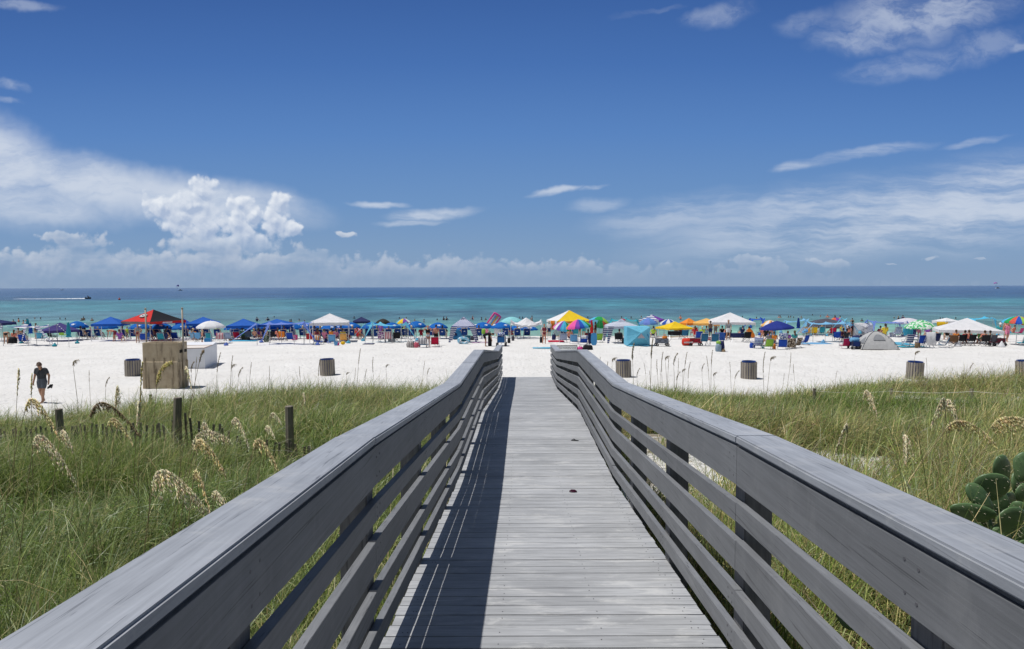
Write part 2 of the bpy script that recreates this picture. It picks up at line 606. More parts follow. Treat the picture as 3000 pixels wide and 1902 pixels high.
def ground_z(x, y):
    x = np.asarray(x, dtype=float)
    y = np.asarray(y, dtype=float)
    beach = np.where(y > 50, -0.00119 * np.clip(y - 50, 0, 60) ** 2, 0.0)
    beach = beach + 0.025 * vnoise(x * 0.9, y * 0.9, 3) * (y < 72) + 0.012 * vnoise(x * 3, y * 3, 4) * (y < 75)
    edge = 29.0 + 1.3 * vnoise(x * 0.35, x * 0.0 + 3, 5)
    edge = np.where(x < -7.5, edge - 5.5 * smooth(-8.5, -15, x), edge)
    d = edge - y
    dune = np.interp(d, [0, 2, 5, 10, 14.5, 19, 24, 30], [0, 0.32, 0.66, 0.95, 1.40, 1.52, 1.66, 1.74])
    bumps = (0.16 * vnoise(x * 0.8, y * 0.8, 8) + 0.07 * vnoise(x * 2.2, y * 2.2, 9)) * smooth(0, 4, d)
    near = smooth(8, 2.5, y) * smooth(1.4, 2.4, x) * 0.65
    return beach + dune + bumps + near


def gz(x, y):
    return float(ground_z(np.array([x]), np.array([y]))[0])


def G(px, py, sea=False):
    """point on the beach (or the water) under a pixel of the photograph"""
    r = ray(px, py)
    r = r / r.y
    if sea:
        t = (SEA_Z - EYE) / r.z
        return Vector((r.x * t, t, SEA_Z))
    lo, hi = 2.0, 78.8
    for _ in range(40):
        m = (lo + hi) / 2
        z = -0.00119 * max(0, m - 50) ** 2
        if EYE + r.z * m > z:
            lo = m
        else:
            hi = m
    y = (lo + hi) / 2
    return Vector((r.x * y, y, gz(r.x * y, y)))


def build_sand():
    def axis(lo, hi, step, outer):
        a = list(np.arange(lo, hi + 1e-6, step))
        ext = [outer * f for f in (0.25, 0.5, 1.0)]
        return np.array([lo - e for e in reversed(ext)] + a + [hi + e for e in ext])
    xs = axis(-66, 66, 0.22, 500)
    ys = np.concatenate([[-60, -30, -14], np.arange(-8, 84, 0.22), [90, 110]])
    X, Y = np.meshgrid(xs, ys)
    Z = ground_z(X, Y)
    Z = np.where(Y > 84, -2.6, Z)
    n, m = X.shape
    v = np.stack([X.ravel(), Y.ravel(), Z.ravel()], 1)
    i = np.arange(n * m).reshape(n, m)
    q = np.stack([i[:-1, :-1].ravel(), i[:-1, 1:].ravel(), i[1:, 1:].ravel(), i[1:, :-1].ravel()], 1)
    mt, g = new_mat('white_sand')
    tc = g.n('ShaderNodeTexCoord').outputs['Object']
    n1 = g.noise(tc, 0.35, 6.0, 0.6)
    n2 = g.noise(tc, 45.0, 4.0, 0.7)
    base = g.mix(g.lin(n1, 0.3, 0.7), (0.735, 0.722, 0.70), (0.655, 0.64, 0.615))
    base = g.mix(g.ss(n2, 0.58, 0.75, 0.0, 0.25), base, (0.5, 0.47, 0.43))
    # darker damp sand at the water's edge, litter in the dune
    yv = g.n('ShaderNodeSeparateXYZ', {'Vector': tc}).outputs[1]
    sw = g.ss(g.noise(g.mapping(tc, sc=(1.0, 1.6, 1)), 2.6, 5.0, 0.75), 0.665, 0.71, 0.0, 0.6)
    base = g.mix(sw, base, (0.36, 0.33, 0.29))
    wet = g.ss(g.math('MULTIPLY_ADD', n1, 3.0, yv), 76.5, 79.0)
    base = g.mix(wet, base, (0.42, 0.38, 0.32))
    lit = g.ss(g.noise(g.mapping(tc, sc=(1, 1, 1)), 1.1, 6.0, 0.7), 0.47, 0.60)
    dn = g.math('MULTIPLY', lit, g.ss(yv, 27.0, 20.0))
    lc = g.mix(g.noise(tc, 24.0, 4.0, 0.7), (0.10, 0.07, 0.045), (0.40, 0.32, 0.22))
    base = g.mix(g.math('MULTIPLY', dn, 0.85), base, lc)
    # footprints
    vv = g.n('ShaderNodeTexVoronoi', {'Vector': g.mapping(tc, sc=(1.0, 0.8, 1.0)), 'Scale': 2.3, 'Randomness': 1.0}, feature='F1').outputs['Distance']
    fp = g.ss(vv, 0.05, 0.36)
    h = g.math('ADD', g.math('MULTIPLY', fp, 0.55), g.math('MULTIPLY', g.noise(tc, 4.5, 6.0, 0.65), 1.1))
    h = g.math('ADD', h, g.math('MULTIPLY', g.noise(tc, 1.1, 4.0, 0.6), 1.0))
    bp = bump(g, h, 0.85, 0.12)
    b = g.n('ShaderNodeBsdfPrincipled', {'Base Color': base, 'Roughness': 0.95, 'Specular IOR Level': 0.1, 'Normal': bp})
    finish(g, b.outputs[0])
    o = np_mesh('sand', v, q, [mt])
    tag(o, 'white quartz sand of the beach running up into the dune', kind='structure')


def build_sea():
    ys = np.concatenate([np.linspace(70, 140, 30), np.linspace(150, 600, 30), np.geomspace(650, 60000, 30)])
    xs = np.linspace(-1, 1, 41)
    X = xs[None, :] * np.maximum(160, ys[:, None] * 1.6)
    Y = np.repeat(ys[:, None], 41, 1)
    v = np.stack([X.ravel(), Y.ravel(), np.full(X.size, SEA_Z)], 1)
    n, m = X.shape
    i = np.arange(n * m).reshape(n, m)
    q = np.stack([i[:-1, :-1].ravel(), i[:-1, 1:].ravel(), i[1:, 1:].ravel(), i[1:, :-1].ravel()], 1)
    mt, g = new_mat('sea_water')
    tc = g.n('ShaderNodeTexCoord').outputs['Object']
    sp = g.n('ShaderNodeSeparateXYZ', {'Vector': tc})
    y = sp.outputs[1]
    # depth of the water over the bars, seen as its colour: t = 1 - 79 / distance, edges wandering
    wob = g.noise(g.mapping(tc, sc=(0.006, 0.02, 1)), 1.0, 4.0, 0.6)
    yw = g.math('MULTIPLY', y, g.lin(wob, 0.25, 0.75, 0.86, 1.14))
    t = g.math('SUBTRACT', 1.0, g.math('DIVIDE', 79.0, yw))
    c = g.ramp(t, SEA_STOPS)
    # streaks of ripples and gusts, drawn out along the shore
    n1 = g.noise(g.mapping(tc, sc=(0.15, 0.10, 1)), 1.0, 4.0, 0.65, 0.2)
    n2 = g.noise(g.mapping(tc, sc=(0.05, 0.030, 1)), 1.0, 4.0, 0.65, 0.2)
    n3 = g.noise(g.mapping(tc, sc=(0.012, 0.010, 1)), 1.0, 5.0, 0.7, 0.2)
    f = g.math('MULTIPLY', g.lin(n1, 0.28, 0.72, 0.62, 1.40), g.lin(n2, 0.3, 0.7, 0.62, 1.40))
    f = g.math('MULTIPLY', f, g.lin(n3, 0.28, 0.72, 0.72, 1.28))
    c = g.vmath('MULTIPLY', c, g.n('ShaderNodeCombineXYZ', {'X': f, 'Y': f, 'Z': f}).outputs[0])
    # broken wash along the waterline
    fo = g.noise(g.mapping(tc, sc=(0.22, 1.3, 1)), 1.0, 6.0, 0.7, 0.5)
    wash = g.math('MULTIPLY', g.ss(fo, 0.54, 0.62), g.ss(y, 86.0, 79.5))
    c = g.mix(g.math('MULTIPLY', wash, 0.7), c, (0.75, 0.78, 0.78))
    hn = g.math('ADD', g.noise(g.mapping(tc, sc=(0.5, 1.6, 1)), 1.0, 6.0, 0.65), g.math('MULTIPLY', g.noise(g.mapping(tc, sc=(0.07, 0.3, 1)), 1.0, 4.0, 0.6), 1.6))
    bp = bump(g, hn, 0.6, 0.5)
    d = g.n('ShaderNodeBsdfPrincipled', {'Base Color': c, 'Roughness': 0.28, 'Specular IOR Level': 0.22, 'Normal': bp})
    finish(g, d.outputs[0])
    o = np_mesh('sea', v, q, [mt])
    tag(o, 'calm gulf water, green inshore and dark blue to the horizon', kind='structure')


SEA_STOPS = [(0.0, (0.20, 0.36, 0.26)), (0.12, (0.14, 0.30, 0.225)), (0.28, (0.11, 0.25, 0.22)), (0.38, (0.085, 0.19, 0.205)), (0.52, (0.08, 0.185, 0.215)),
             (0.62, (0.06, 0.205, 0.225)), (0.73, (0.055, 0.19, 0.22)), (0.79, (0.034, 0.10, 0.18)), (0.86, (0.032, 0.085, 0.175)), (0.93, (0.042, 0.10, 0.195)), (1.0, (0.07, 0.13, 0.235))]
build_sand()
build_sea()

# ------------------------------------------------------------------ boardwalk
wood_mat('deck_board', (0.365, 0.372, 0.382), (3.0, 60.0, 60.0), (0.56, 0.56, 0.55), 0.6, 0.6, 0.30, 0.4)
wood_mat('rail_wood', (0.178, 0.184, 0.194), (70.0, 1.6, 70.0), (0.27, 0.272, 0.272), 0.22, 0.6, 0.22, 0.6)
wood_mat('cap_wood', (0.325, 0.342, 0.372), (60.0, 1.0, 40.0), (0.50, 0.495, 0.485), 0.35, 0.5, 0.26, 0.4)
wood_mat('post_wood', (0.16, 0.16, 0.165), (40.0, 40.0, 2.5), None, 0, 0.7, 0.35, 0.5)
wood_mat('pile_wood', (0.22, 0.19, 0.15), (30.0, 30.0, 1.6), (0.28, 0.26, 0.23), 0.3, 0.8, 0.6, 0.6)


def deck_stations():
    st = []
    for yl, xl, xr in ((1902, 1134, 2096), (1418, 1353.5, 1794), (1207, 1420, 1691.5), (1139, 1461.7, 1627), (1104.5, 1472.8, 1612.4)):
        d = 3365.0 / (xr - xl)
        a, b = P(xl, yl, d), P(xr, yl, d)
        st.append((a + b) / 2)
    # straight centre line through the measured middles
    ys = np.array([s.y for s in st])
    xs = np.array([s.x for s in st])
    k, c = np.polyfit(ys, xs, 1)
    out = [(s.y, s.z) for s in st]
    sl = (out[1][1] - out[0][1]) / (out[1][0] - out[0][0])
    y0 = 3.15
    z0 = out[0][1] + sl * (y0 - out[0][0])
    out = [(-3.0, z0 + 0.055 * (y0 + 3.0)), (y0, z0)] + out[1:]
    return out, k, c


ST, BK, BC = deck_stations()
DECK_W = 1.68


def deck_z(y):
    for (y0, z0), (y1, z1) in zip(ST, ST[1:]):
        if y <= y1:
            return z0 + (z1 - z0) * (y - y0) / (y1 - y0)
    return ST[-1][1]


def bx(y, off):
    return BK * y + BC + off


def build_boardwalk():
    rnd = random.Random(4)
    bw = thing('boardwalk', 'grey weathered timber boardwalk ramping down between railings to the sand', 'boardwalk', (bx(0, 0), 0, deck_z(0)))
    inv = Matrix.Translation(-bw.location)

    def put(mb, name, mat, parent, bevel=0.0):
        mb.v = [tuple(inv @ Vector(p)) for p in mb.v]
        return mb.build(name, mat, parent, bevel=bevel)
    # deck boards with partly sand-filled gaps, nails at both edges
    mb = MB()
    y = -2.9
    pitch, gap = 0.1435, 0.0045
    yend = ST[-1][0]
    while y < yend - pitch * 0.5:
        y1 = min(y + pitch - gap, yend)
        za, zb = deck_z(y), deck_z(y1)
        dz = rnd.uniform(-0.0015, 0.0015)
        sk = rnd.uniform(-0.0012, 0.0012)
        tone = rnd.uniform(-0.08, 0.08)
        hw = DECK_W / 2 + 0.05
        o1, o2 = rnd.uniform(-0.006, 0.006), rnd.uniform(-0.006, 0.006)
        th = 0.036
        e = 0.0018
        a, b = bx(y, -hw + o1), bx(y, hw + o2)
        mb.hexa([(a, y, za + dz - th), (b, y, za + dz - th), (b, y1, zb + dz - th), (a, y1, zb + dz - th),
                 (a, y + sk + e, za + dz), (b, y - sk + e, za + dz), (b, y1 - e, zb + dz), (a, y1 - e, zb + dz)], 0, tone)
        if y < 9:
            for off in (-0.80, -0.775, -0.28, 0.27, 0.775, 0.80):
                ym = y + pitch * (0.3 if rnd.random() < 0.5 else 0.66)
                mb.lathe([(0.004, 0), (0.0035, 0.0012)], 6, (bx(ym, off + rnd.uniform(-0.01, 0.01)), ym, deck_z(ym) + dz + 0.0012), 1)
        y += pitch
    deck = put(mb, 'deck', [MATS['deck_board'], plain('nail_steel', (0.10, 0.10, 0.11), 0.5, 0.1)], bw)
    sb = MB()
    ys = list(np.arange(-2.9, yend, 0.5)) + [yend - 0.02]
    sb.sheet([[(bx(yy, o), yy, deck_z(yy) - 0.0055) for o in (-0.8, -0.3, 0.3, 0.8)] for yy in ys])
    mg, g = new_mat('gap_sand_shade')
    tc = g.n('ShaderNodeTexCoord').outputs['Object']
    f = g.ss(g.noise(g.mapping(tc, sc=(0.9, 0.35, 1)), 1.6, 4.0, 0.65), 0.36, 0.50)
    b_ = g.n('ShaderNodeBsdfPrincipled', {'Base Color': g.mix(f, (0.06, 0.06, 0.062), (0.62, 0.60, 0.57)), 'Roughness': 0.95})  # sand colour broken by dark painted in for the shade of empty gaps
    finish(g, b_.outputs[0])
    put(sb, 'gap_fill', mg, deck)
    # joists, stringers, cross beams and piles below
    fr = MB()
    for off in (-0.78, -0.26, 0.26, 0.78):
        for (y0, z0), (y1, z1) in zip(ST, ST[1:]):
            fr.bar((bx(y0, off), y0, z0 - 0.15), (bx(y1, off), y1, z1 - 0.15), 0.045, 0.2)
    for yy in np.arange(-2.4, 24, 2.4):
        fr.bar((bx(yy, -1.0), yy, deck_z(yy) - 0.34), (bx(yy, 1.0), yy, deck_z(yy) - 0.34), 0.06, 0.2)
    put(fr, 'frame', MATS['pile_wood'], bw)
    for yy in np.arange(-2.4, 24.2, 2.4):
        for off in (-0.72, 0.72):
            pl = MB()
            x = bx(yy, off)
            pl.box((x, yy - 0.10, (deck_z(yy) - 0.25 + gz(x, yy) - 0.5) / 2), (0.13, 0.13, deck_z(yy) - 0.25 - gz(x, yy) + 0.5))
            put(pl, 'pile', MATS['pile_wood'], bw)
    # steps down to the sand at the end
    stp = MB()
    ze, ye = ST[-1][1], ST[-1][0]
    nst = 9
    for i in range(nst):
        z = ze - (i + 1) * (ze / (nst + 0.5))
        stp.box((bx(ye, 0), ye + 0.14 + i * 0.28, z - 0.02), (DECK_W, 0.28, 0.04))
    for s in (-1, 1):
        stp.bar((bx(ye, s * 0.8), ye + 0.02, ze - 0.2), (bx(ye, s * 0.8), ye + nst * 0.28, -0.05), 0.045, 0.28)
    put(stp, 'steps', MATS['deck_board'], bw)
    # railings: five inner boards, a flat cap, posts on the outside
    rows = [(1.085, 0.182), (0.818, 0.09), (0.638, 0.142), (0.398, 0.092), (0.208, 0.092)]      # top above deck, height
    for s in (-1, 1):
        inner = DECK_W / 2 + 0.005
        th = 0.038
        seg = [(-3.0, -0.05), (-0.05, 3.15), (3.15, ST[2][0])] + [(ST[2][0], ST[2][0] + 2.4), (ST[2][0] + 2.4, ST[3][0])] + \
              [(ST[3][0] + (ST[4][0] - ST[3][0]) * k / 3, ST[3][0] + (ST[4][0] - ST[3][0]) * (k + 1) / 3) for k in range(3)] + [(ST[4][0], ST[5][0] + 0.05)]

        def boards(mb, top, h, jitter):
            for (ya, yb) in seg:
                t = rnd.uniform(-0.05, 0.05)
                dz0, dz1 = rnd.uniform(-jitter, jitter), rnd.uniform(-jitter, jitter)
                dx = rnd.uniform(-0.001, 0.001)
                y0, y1 = ya + 0.0002, yb - 0.0002
                n = 1
                xa0, xb0 = sorted((bx(y0, s * inner + dx), bx(y0, s * (inner + th) + dx)))
                xa1, xb1 = sorted((bx(y1, s * inner + dx), bx(y1, s * (inner + th) + dx)))
                z0, z1 = deck_z(y0) + top + dz0, deck_z(y1) + top + dz1
                mb.hexa([(xa0, y0, z0 - h), (xb0, y0, z0 - h), (xb1, y1, z1 - h), (xa1, y1, z1 - h), (xa0, y0, z0), (xb0, y0, z0), (xb1, y1, z1), (xa1, y1, z1)], 0, t)
        mb = MB()
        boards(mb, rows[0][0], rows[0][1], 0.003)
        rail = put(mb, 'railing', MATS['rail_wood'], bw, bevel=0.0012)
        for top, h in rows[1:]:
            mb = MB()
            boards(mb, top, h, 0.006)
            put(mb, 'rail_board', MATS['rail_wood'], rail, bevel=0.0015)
        # cap over a thin shadow batten
        mb = MB()
        for (ya, yb) in seg:
            t = rnd.uniform(-0.04, 0.04)
            y0, y1 = ya + 0.001, yb - 0.001
            dz0, dz1 = rnd.uniform(-0.002, 0.002), rnd.uniform(-0.002, 0.002)
            wi, wo = inner - 0.006, inner + 0.185
            lo0, hi0 = sorted((bx(y0, s * wi), bx(y0, s * wo)))
            lo1, hi1 = sorted((bx(y1, s * wi), bx(y1, s * wo)))
            zb0, zb1 = deck_z(y0) + 1.098 + dz0, deck_z(y1) + 1.098 + dz1
            mb.hexa([(lo0, y0, zb0), (hi0, y0, zb0), (hi1, y1, zb1), (lo1, y1, zb1), (lo0, y0, zb0 + 0.038), (hi0, y0, zb0 + 0.038), (hi1, y1, zb1 + 0.038), (lo1, y1, zb1 + 0.038)], 0, t)
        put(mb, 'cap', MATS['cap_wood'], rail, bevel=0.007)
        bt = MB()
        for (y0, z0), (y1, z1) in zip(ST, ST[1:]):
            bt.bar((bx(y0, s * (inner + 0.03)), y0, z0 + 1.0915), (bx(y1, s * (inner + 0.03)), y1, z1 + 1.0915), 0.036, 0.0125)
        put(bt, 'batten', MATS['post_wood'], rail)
        # posts
        sc_ = MB()
        for yy in (0.12, 1.72, 3.22, 4.82, 6.42, 8.05, 9.65, 11.2):
            for top, h in rows:
                for dy, dz in ((-0.03, 0.28), (0.028, 0.72), (0.034, 0.24), (-0.026, 0.78)):
                    p = Vector((bx(yy + dy, s * (inner - 0.0008)), yy + dy, deck_z(yy + dy) + top - h * dz))
                    sc_.tube([p, p + Vector((s * 0.006, 0, 0))], 0.0055, 6)
        q_ = put(sc_, 'screws', plain('nail_steel', (0.10, 0.10, 0.11)), rail)
        q_['kind'] = 'stuff'
        py = [-1.5, 0.12, 1.72, 3.22, 4.82, 6.42, 8.05, 9.65, 11.2, 12.5, 14.1, 15.7, 17.3, 18.9, 20.35, 21.6, 22.9, ST[-1][0] - 0.05]
        for yy in py:
            pb = MB()
            x = bx(yy, s * (inner + th + 0.003 + 0.066))
            zt, zb = deck_z(yy) + 1.083, min(gz(x, yy) - 0.3, deck_z(yy) - 0.4)
            if yy > 23:
                zb = -0.4
            pb.box((x, yy, (zt + zb) / 2), (0.13, 0.14, zt - zb))
            put(pb, 'post', MATS['post_wood'], rail, bevel=0.005)
    return bw


build_boardwalk()


# ------------------------------------------------------------------ dune vegetation
def leaf_mat(name, trans=0.35, rough=0.55):
    m, g = new_mat(name)
    c = g.n('ShaderNodeAttribute', attribute_name='tint').outputs['Color']
    d = g.n('ShaderNodeBsdfPrincipled', {'Base Color': c, 'Roughness': rough, 'Specular IOR Level': 0.45})
    t = g.n('ShaderNodeBsdfTranslucent', {'Color': c})
    mx = g.n('ShaderNodeMixShader', {'Fac': trans})
    g.t.links.new(d.outputs[0], mx.inputs[1])
    g.t.links.new(t.outputs[0], mx.inputs[2])
    finish(g, mx.outputs[0])
    MATS[name] = m
    return m


leaf_mat('grass_blade', 0.40, 0.42)
leaf_mat('ground_leaf', 0.3, 0.45)
leaf_mat('oat_straw', 0.42, 0.7)
RS = np.random.RandomState(11)


def blades(base, az, L, lean, curv, width, tint, S=5):
    """ribbons that start at base, lean by 'lean' from the vertical and bend over by 'curv'"""
    n = len(L)
    t = np.linspace(0, 1, S + 1)
    ang = lean[:, None] + curv[:, None] * t[None, :] ** 1.4
    dh = np.sin(ang)
    dv = np.cos(ang)
    ch = np.concatenate([np.zeros((n, 1)), np.cumsum((dh[:, 1:] + dh[:, :-1]) / 2, 1)], 1) / S * L[:, None]
    cv = np.concatenate([np.zeros((n, 1)), np.cumsum((dv[:, 1:] + dv[:, :-1]) / 2, 1)], 1) / S * L[:, None]
    cx, sx = np.cos(az), np.sin(az)
    ctr = base[:, None, :] + np.stack([ch * cx[:, None], ch * sx[:, None], cv], 2)
    w = (width[:, None] * (1 - t[None, :] ** 1.5 * 0.9)) / 2
    tw = RS.uniform(-0.8, 0.8, n)
    side = np.stack([-sx * np.cos(tw), cx * np.cos(tw), np.sin(tw)], 1)
    a = ctr - side[:, None, :] * w[:, :, None]
    b = ctr + side[:, None, :] * w[:, :, None]
    v = np.stack([a, b], 2).reshape(-1, 3)
    i0 = (np.arange(n) * (S + 1) * 2)[:, None] + (np.arange(S) * 2)[None, :]
    i0 = i0.ravel()
    q = np.stack([i0, i0 + 1, i0 + 3, i0 + 2], 1)
    c = np.repeat(np.concatenate([tint, np.ones((n, 1))], 1), (S + 1) * 2, 0)
    return v, q, c


def bare(x, y):
    """open sand between the tussocks"""
    return vnoise(x * 0.55, y * 0.55, 21) + 0.5 * vnoise(x * 1.6, y * 1.6, 22)


def scatter(n, ylo, yhi, side):
    y = np.sqrt(RS.uniform(ylo ** 2, yhi ** 2, n))
    lim = 0.80 * y + 3.0
    if side < 0:
        x = RS.uniform(-1, 0, n) * lim + (BC - 1.05)
        ok = x > -lim
    else:
        x = RS.uniform(0, 1, n) * lim + (BC + 1.05)
        ok = x < lim
    x = x + BK * y
    edge = 29.0 + 1.3 * vnoise(x * 0.35, x * 0.0 + 3, 5)
    edge = np.where(x < -7.5, edge - 5.5 * smooth(-8.5, -15, x), edge)
    d = edge - y
    ok &= RS.rand(n) < smooth(-1.2, 2.5, d)
    bz = bare(x, y)
    thr = 0.70 if side < 0 else 0.75
    ok &= (bz < thr) | (RS.rand(n) < 0.06)
    return x[ok], y[ok], d[ok]


GREENS = np.array([(0.10, 0.165, 0.03), (0.165, 0.225, 0.05), (0.27, 0.31, 0.11), (0.16, 0.215, 0.09), (0.44, 0.39, 0.19), (0.50, 0.39, 0.22), (0.20, 0.14, 0.08)]) * 1.16


def grass(side):
    V, Q, C = [], [], []
    o = 0
    for (ylo, yhi, ncl, nb, wid, lm) in ((0.3, 6, 700, 70, 0.0095, 0.95), (6, 13, 2200, 46, 0.013, 0.74), (13, 21, 4000, 28, 0.016, 0.66), (21, 31, 6500, 20, 0.018, 0.66)):
        x, y, d = scatter(ncl, ylo, yhi, side)
        n = len(x)
        patch = vnoise(x * 0.4, y * 0.4, 31)
        hs = RS.uniform(0.4, 1.5, n) * (0.72 + 0.28 * smooth(-0.5, 3, d)) * (1 + 0.35 * np.clip(patch, -1, 1.3))
        k = np.repeat(np.arange(n), nb)
        N = len(k)
        r = np.abs(RS.normal(0, 0.15, N))
        th = RS.uniform(0, 2 * math.pi, N)
        bx_, by_ = x[k] + r * np.cos(th), y[k] + r * np.sin(th)
        bz_ = ground_z(bx_, by_) - 0.02
        az = th + RS.normal(0, 0.6, N)
        # the wind lays most blades over to the right
        az = np.where(RS.rand(N) < 0.45, RS.normal(-0.1, 0.7, N), az)
        L = lm * hs[k] * RS.uniform(0.6, 1.25, N)
        lean = np.abs(RS.normal(0.25, 0.24, N))
        curv = RS.uniform(0.3, 2.2, N)
        w = wid * RS.uniform(0.6, 1.3, N)
        # nothing leans in over the deck, little grows round the cactus
        ax = BK * by_ + BC
        keep = (np.abs(bx_ - ax) > 1.2) & (np.abs(bx_ + 0.75 * L * np.cos(az) - ax) > 1.17)
        if side > 0:
            keep &= ~((bx_ > 1.75) & (bx_ < 3.3) & (by_ > 2.0) & (by_ < 4.3) & (RS.rand(N) < 0.8))
        k, bx_, by_, bz_, az, L, lean, curv, w = (q_[keep] for q_ in (k, bx_, by_, bz_, az, L, lean, curv, w))
        N = len(k)
        pick = RS.rand(N) * 0.55 + RS.rand(n)[k] * 0.45 + 0.14 * patch[k]
        idx = np.digitize(pick, [0.20, 0.42, 0.58, 0.72, 0.86, 0.95])
        if side > 0:
            idx = np.where(RS.rand(n)[k] < 0.22, np.minimum(idx + 3, 6), idx)
            idx = np.where((patch[k] < -0.45) & (idx > 1) & (RS.rand(N) < 0.6), 0, idx)
        tint = GREENS[idx] * RS.uniform(0.5, 1.55, (N, 1)) * RS.uniform(0.55, 1.4, (n, 1))[k] * np.array([1, 1, RS.uniform(0.8, 1.1)])
        v, q, c = blades(np.stack([bx_, by_, bz_], 1), az, L, lean, curv, w, tint)
        V.append(v); Q.append(q + o); C.append(c)
        o += len(v)
    if side < 0:
        n = 420
        x, y = RS.uniform(-10.5, -4.7, n), RS.uniform(9.6, 11.5, n)
        k = np.repeat(np.arange(n), 34)
        N = len(k)
        th = RS.uniform(0, 6.28, N)
        r = np.abs(RS.normal(0, 0.14, N))
        X, Y = x[k] + r * np.cos(th), y[k] + r * np.sin(th)
        v, q, cc = blades(np.stack([X, Y, ground_z(X, Y) - 0.02], 1), np.where(RS.rand(N) < 0.5, RS.normal(-0.1, 0.7, N), th), 0.92 * RS.uniform(0.6, 1.2, N) * RS.uniform(0.75, 1.2, n)[k], np.abs(RS.normal(0.2, 0.18, N)), RS.uniform(0.3, 1.8, N), 0.012 * RS.uniform(0.6, 1.3, N),
                         GREENS[np.digitize(RS.rand(N) * 0.6 + RS.rand(n)[k] * 0.4, [0.22, 0.46, 0.62, 0.76, 0.9])] * RS.uniform(0.5, 1.5, (N, 1)))
        V.append(v); Q.append(q + o); C.append(cc)
        o += len(v)
    # broad grey-green blades close to the camera
    x, y, d = scatter(1500, 1.0, 8, side)
    ok = (np.abs(x - BK * y - BC) > 2.0) & ~((x > 1.5) & (x < 3.6) & (y < 4.6))
    x, y = x[ok], y[ok]
    n = len(x)
    v, q, cc = blades(np.stack([x, y, ground_z(x, y)], 1), RS.normal(0.1, 1.0, n), RS.uniform(0.6, 1.05, n), np.abs(RS.normal(0.25, 0.15, n)), RS.uniform(0.8, 2.2, n), np.full(n, 0.015), np.array([(0.25, 0.33, 0.15)]) * RS.uniform(0.6, 1.4, (n, 1)), 7)
    V.append(v); Q.append(q + o); C.append(cc)
    o += len(v)
    # long straw stems bowing over the rest
    x, y, d = scatter(1900, 0.6, 22, side)
    ok = (np.abs(x - BK * y - BC) > 2.9) | (y > 12) & (np.abs(x - BK * y - BC) > 2.2)
    ok &= ~((x > 1.5) & (x < 3.8) & (y < 5.0)) & ((side < 0) | (RS.rand(len(x)) < 0.6))
    x, y = x[ok], y[ok]
    n = len(x)
    v, q, cc = blades(np.stack([x, y, ground_z(x, y)], 1), np.where(RS.rand(n) < 0.7, RS.normal(0, 0.7, n), RS.uniform(0, 6.28, n)), RS.uniform(0.8, 1.55, n), np.abs(RS.normal(0.35, 0.2, n)), RS.uniform(0.6, 2.0, n), np.where(y < 8, 0.0055, 0.009),
                     np.array([(0.55, 0.47, 0.25)]) * RS.uniform(0.6, 1.3, (n, 1)), 7)
    V.append(v); Q.append(q + o); C.append(cc)
    ob = np_mesh('dune_grass', np.concatenate(V), np.concatenate(Q), [MATS['grass_blade']], np.concatenate(C))
    tag(ob, 'long arching dune grass covering the slope %s the boardwalk' % ('left of' if side < 0 else 'right of'), kind='stuff')


def dead_litter(side):
    V, Q, C = [], [], []
    x, y, d = scatter(5200, 0.3, 27, side)
    n = len(x)
    base = np.stack([x, y, ground_z(x, y) + 0.01], 1)
    tint = np.array([(0.34, 0.25, 0.16)]) * RS.uniform(0.4, 1.3, (n, 1))
    v, q, c = blades(base, RS.uniform(0, 6.28, n), RS.uniform(0.2, 0.5, n), RS.uniform(1.0, 1.5, n), RS.uniform(-0.2, 0.4, n), np.where(y < 9, 0.006, 0.012), tint, 3)
    ob = np_mesh('dead_stalks', v, q, [MATS['grass_blade']], c)
    tag(ob, 'dry brown stalks lying between the tussocks %s the boardwalk' % ('left of' if side < 0 else 'right of'), kind='stuff')


def ground_cover(side):
    """low leafy creeper between the tussocks"""
    x, y, d = scatter(9000 if side < 0 else 5000, 0.4, 16, side)
    pn = vnoise(x * 0.7, y * 0.7, 41)
    ok = (pn > (0.0 if side < 0 else 0.5)) & (bare(x, y) < 0.6)
    x, y = x[ok], y[ok]
    nl = 9
    k = np.repeat(np.arange(len(x)), nl)
    N = len(k)
    px, py = x[k] + RS.normal(0, 0.14, N), y[k] + RS.normal(0, 0.14, N)
    pz = ground_z(px, py) + np.abs(RS.normal(0.12, 0.10, N))
    az = RS.uniform(0, 6.28, N)
    tilt = RS.uniform(-0.5, 0.7, N)
    L = RS.uniform(0.03, 0.065, N)
    w = L * RS.uniform(0.35, 0.6, N)
    dx = np.stack([np.cos(az) * np.cos(tilt), np.sin(az) * np.cos(tilt), np.sin(tilt)], 1)
    sx = np.stack([-np.sin(az), np.cos(az), RS.uniform(-0.4, 0.4, N)], 1)
    p = np.stack([px, py, pz], 1)
    up = np.array([0, 0, 0.006])
    pts = np.stack([p, p + dx * (L * 0.45)[:, None] - sx * (w / 2)[:, None] + up, p + dx * L[:, None], p + dx * (L * 0.45)[:, None] + sx * (w / 2)[:, None] + up], 1).reshape(-1, 3)
    q = (np.arange(N) * 4)[:, None] + np.arange(4)[None, :]
    tint = np.array([(0.11, 0.23, 0.035)]) * RS.uniform(0.6, 1.6, (N, 1))
    c = np.repeat(np.concatenate([tint, np.ones((N, 1))], 1), 4, 0)
    ob = np_mesh('creeper_leaves', pts, q, [MATS['ground_leaf']], c, smooth=False)
    tag(ob, 'small bright green creeper leaves low among the grass %s the boardwalk' % ('left of' if side < 0 else 'right of'), kind='stuff')


for _s in (-1, 1):
    grass(_s)
    dead_litter(_s)
    ground_cover(_s)


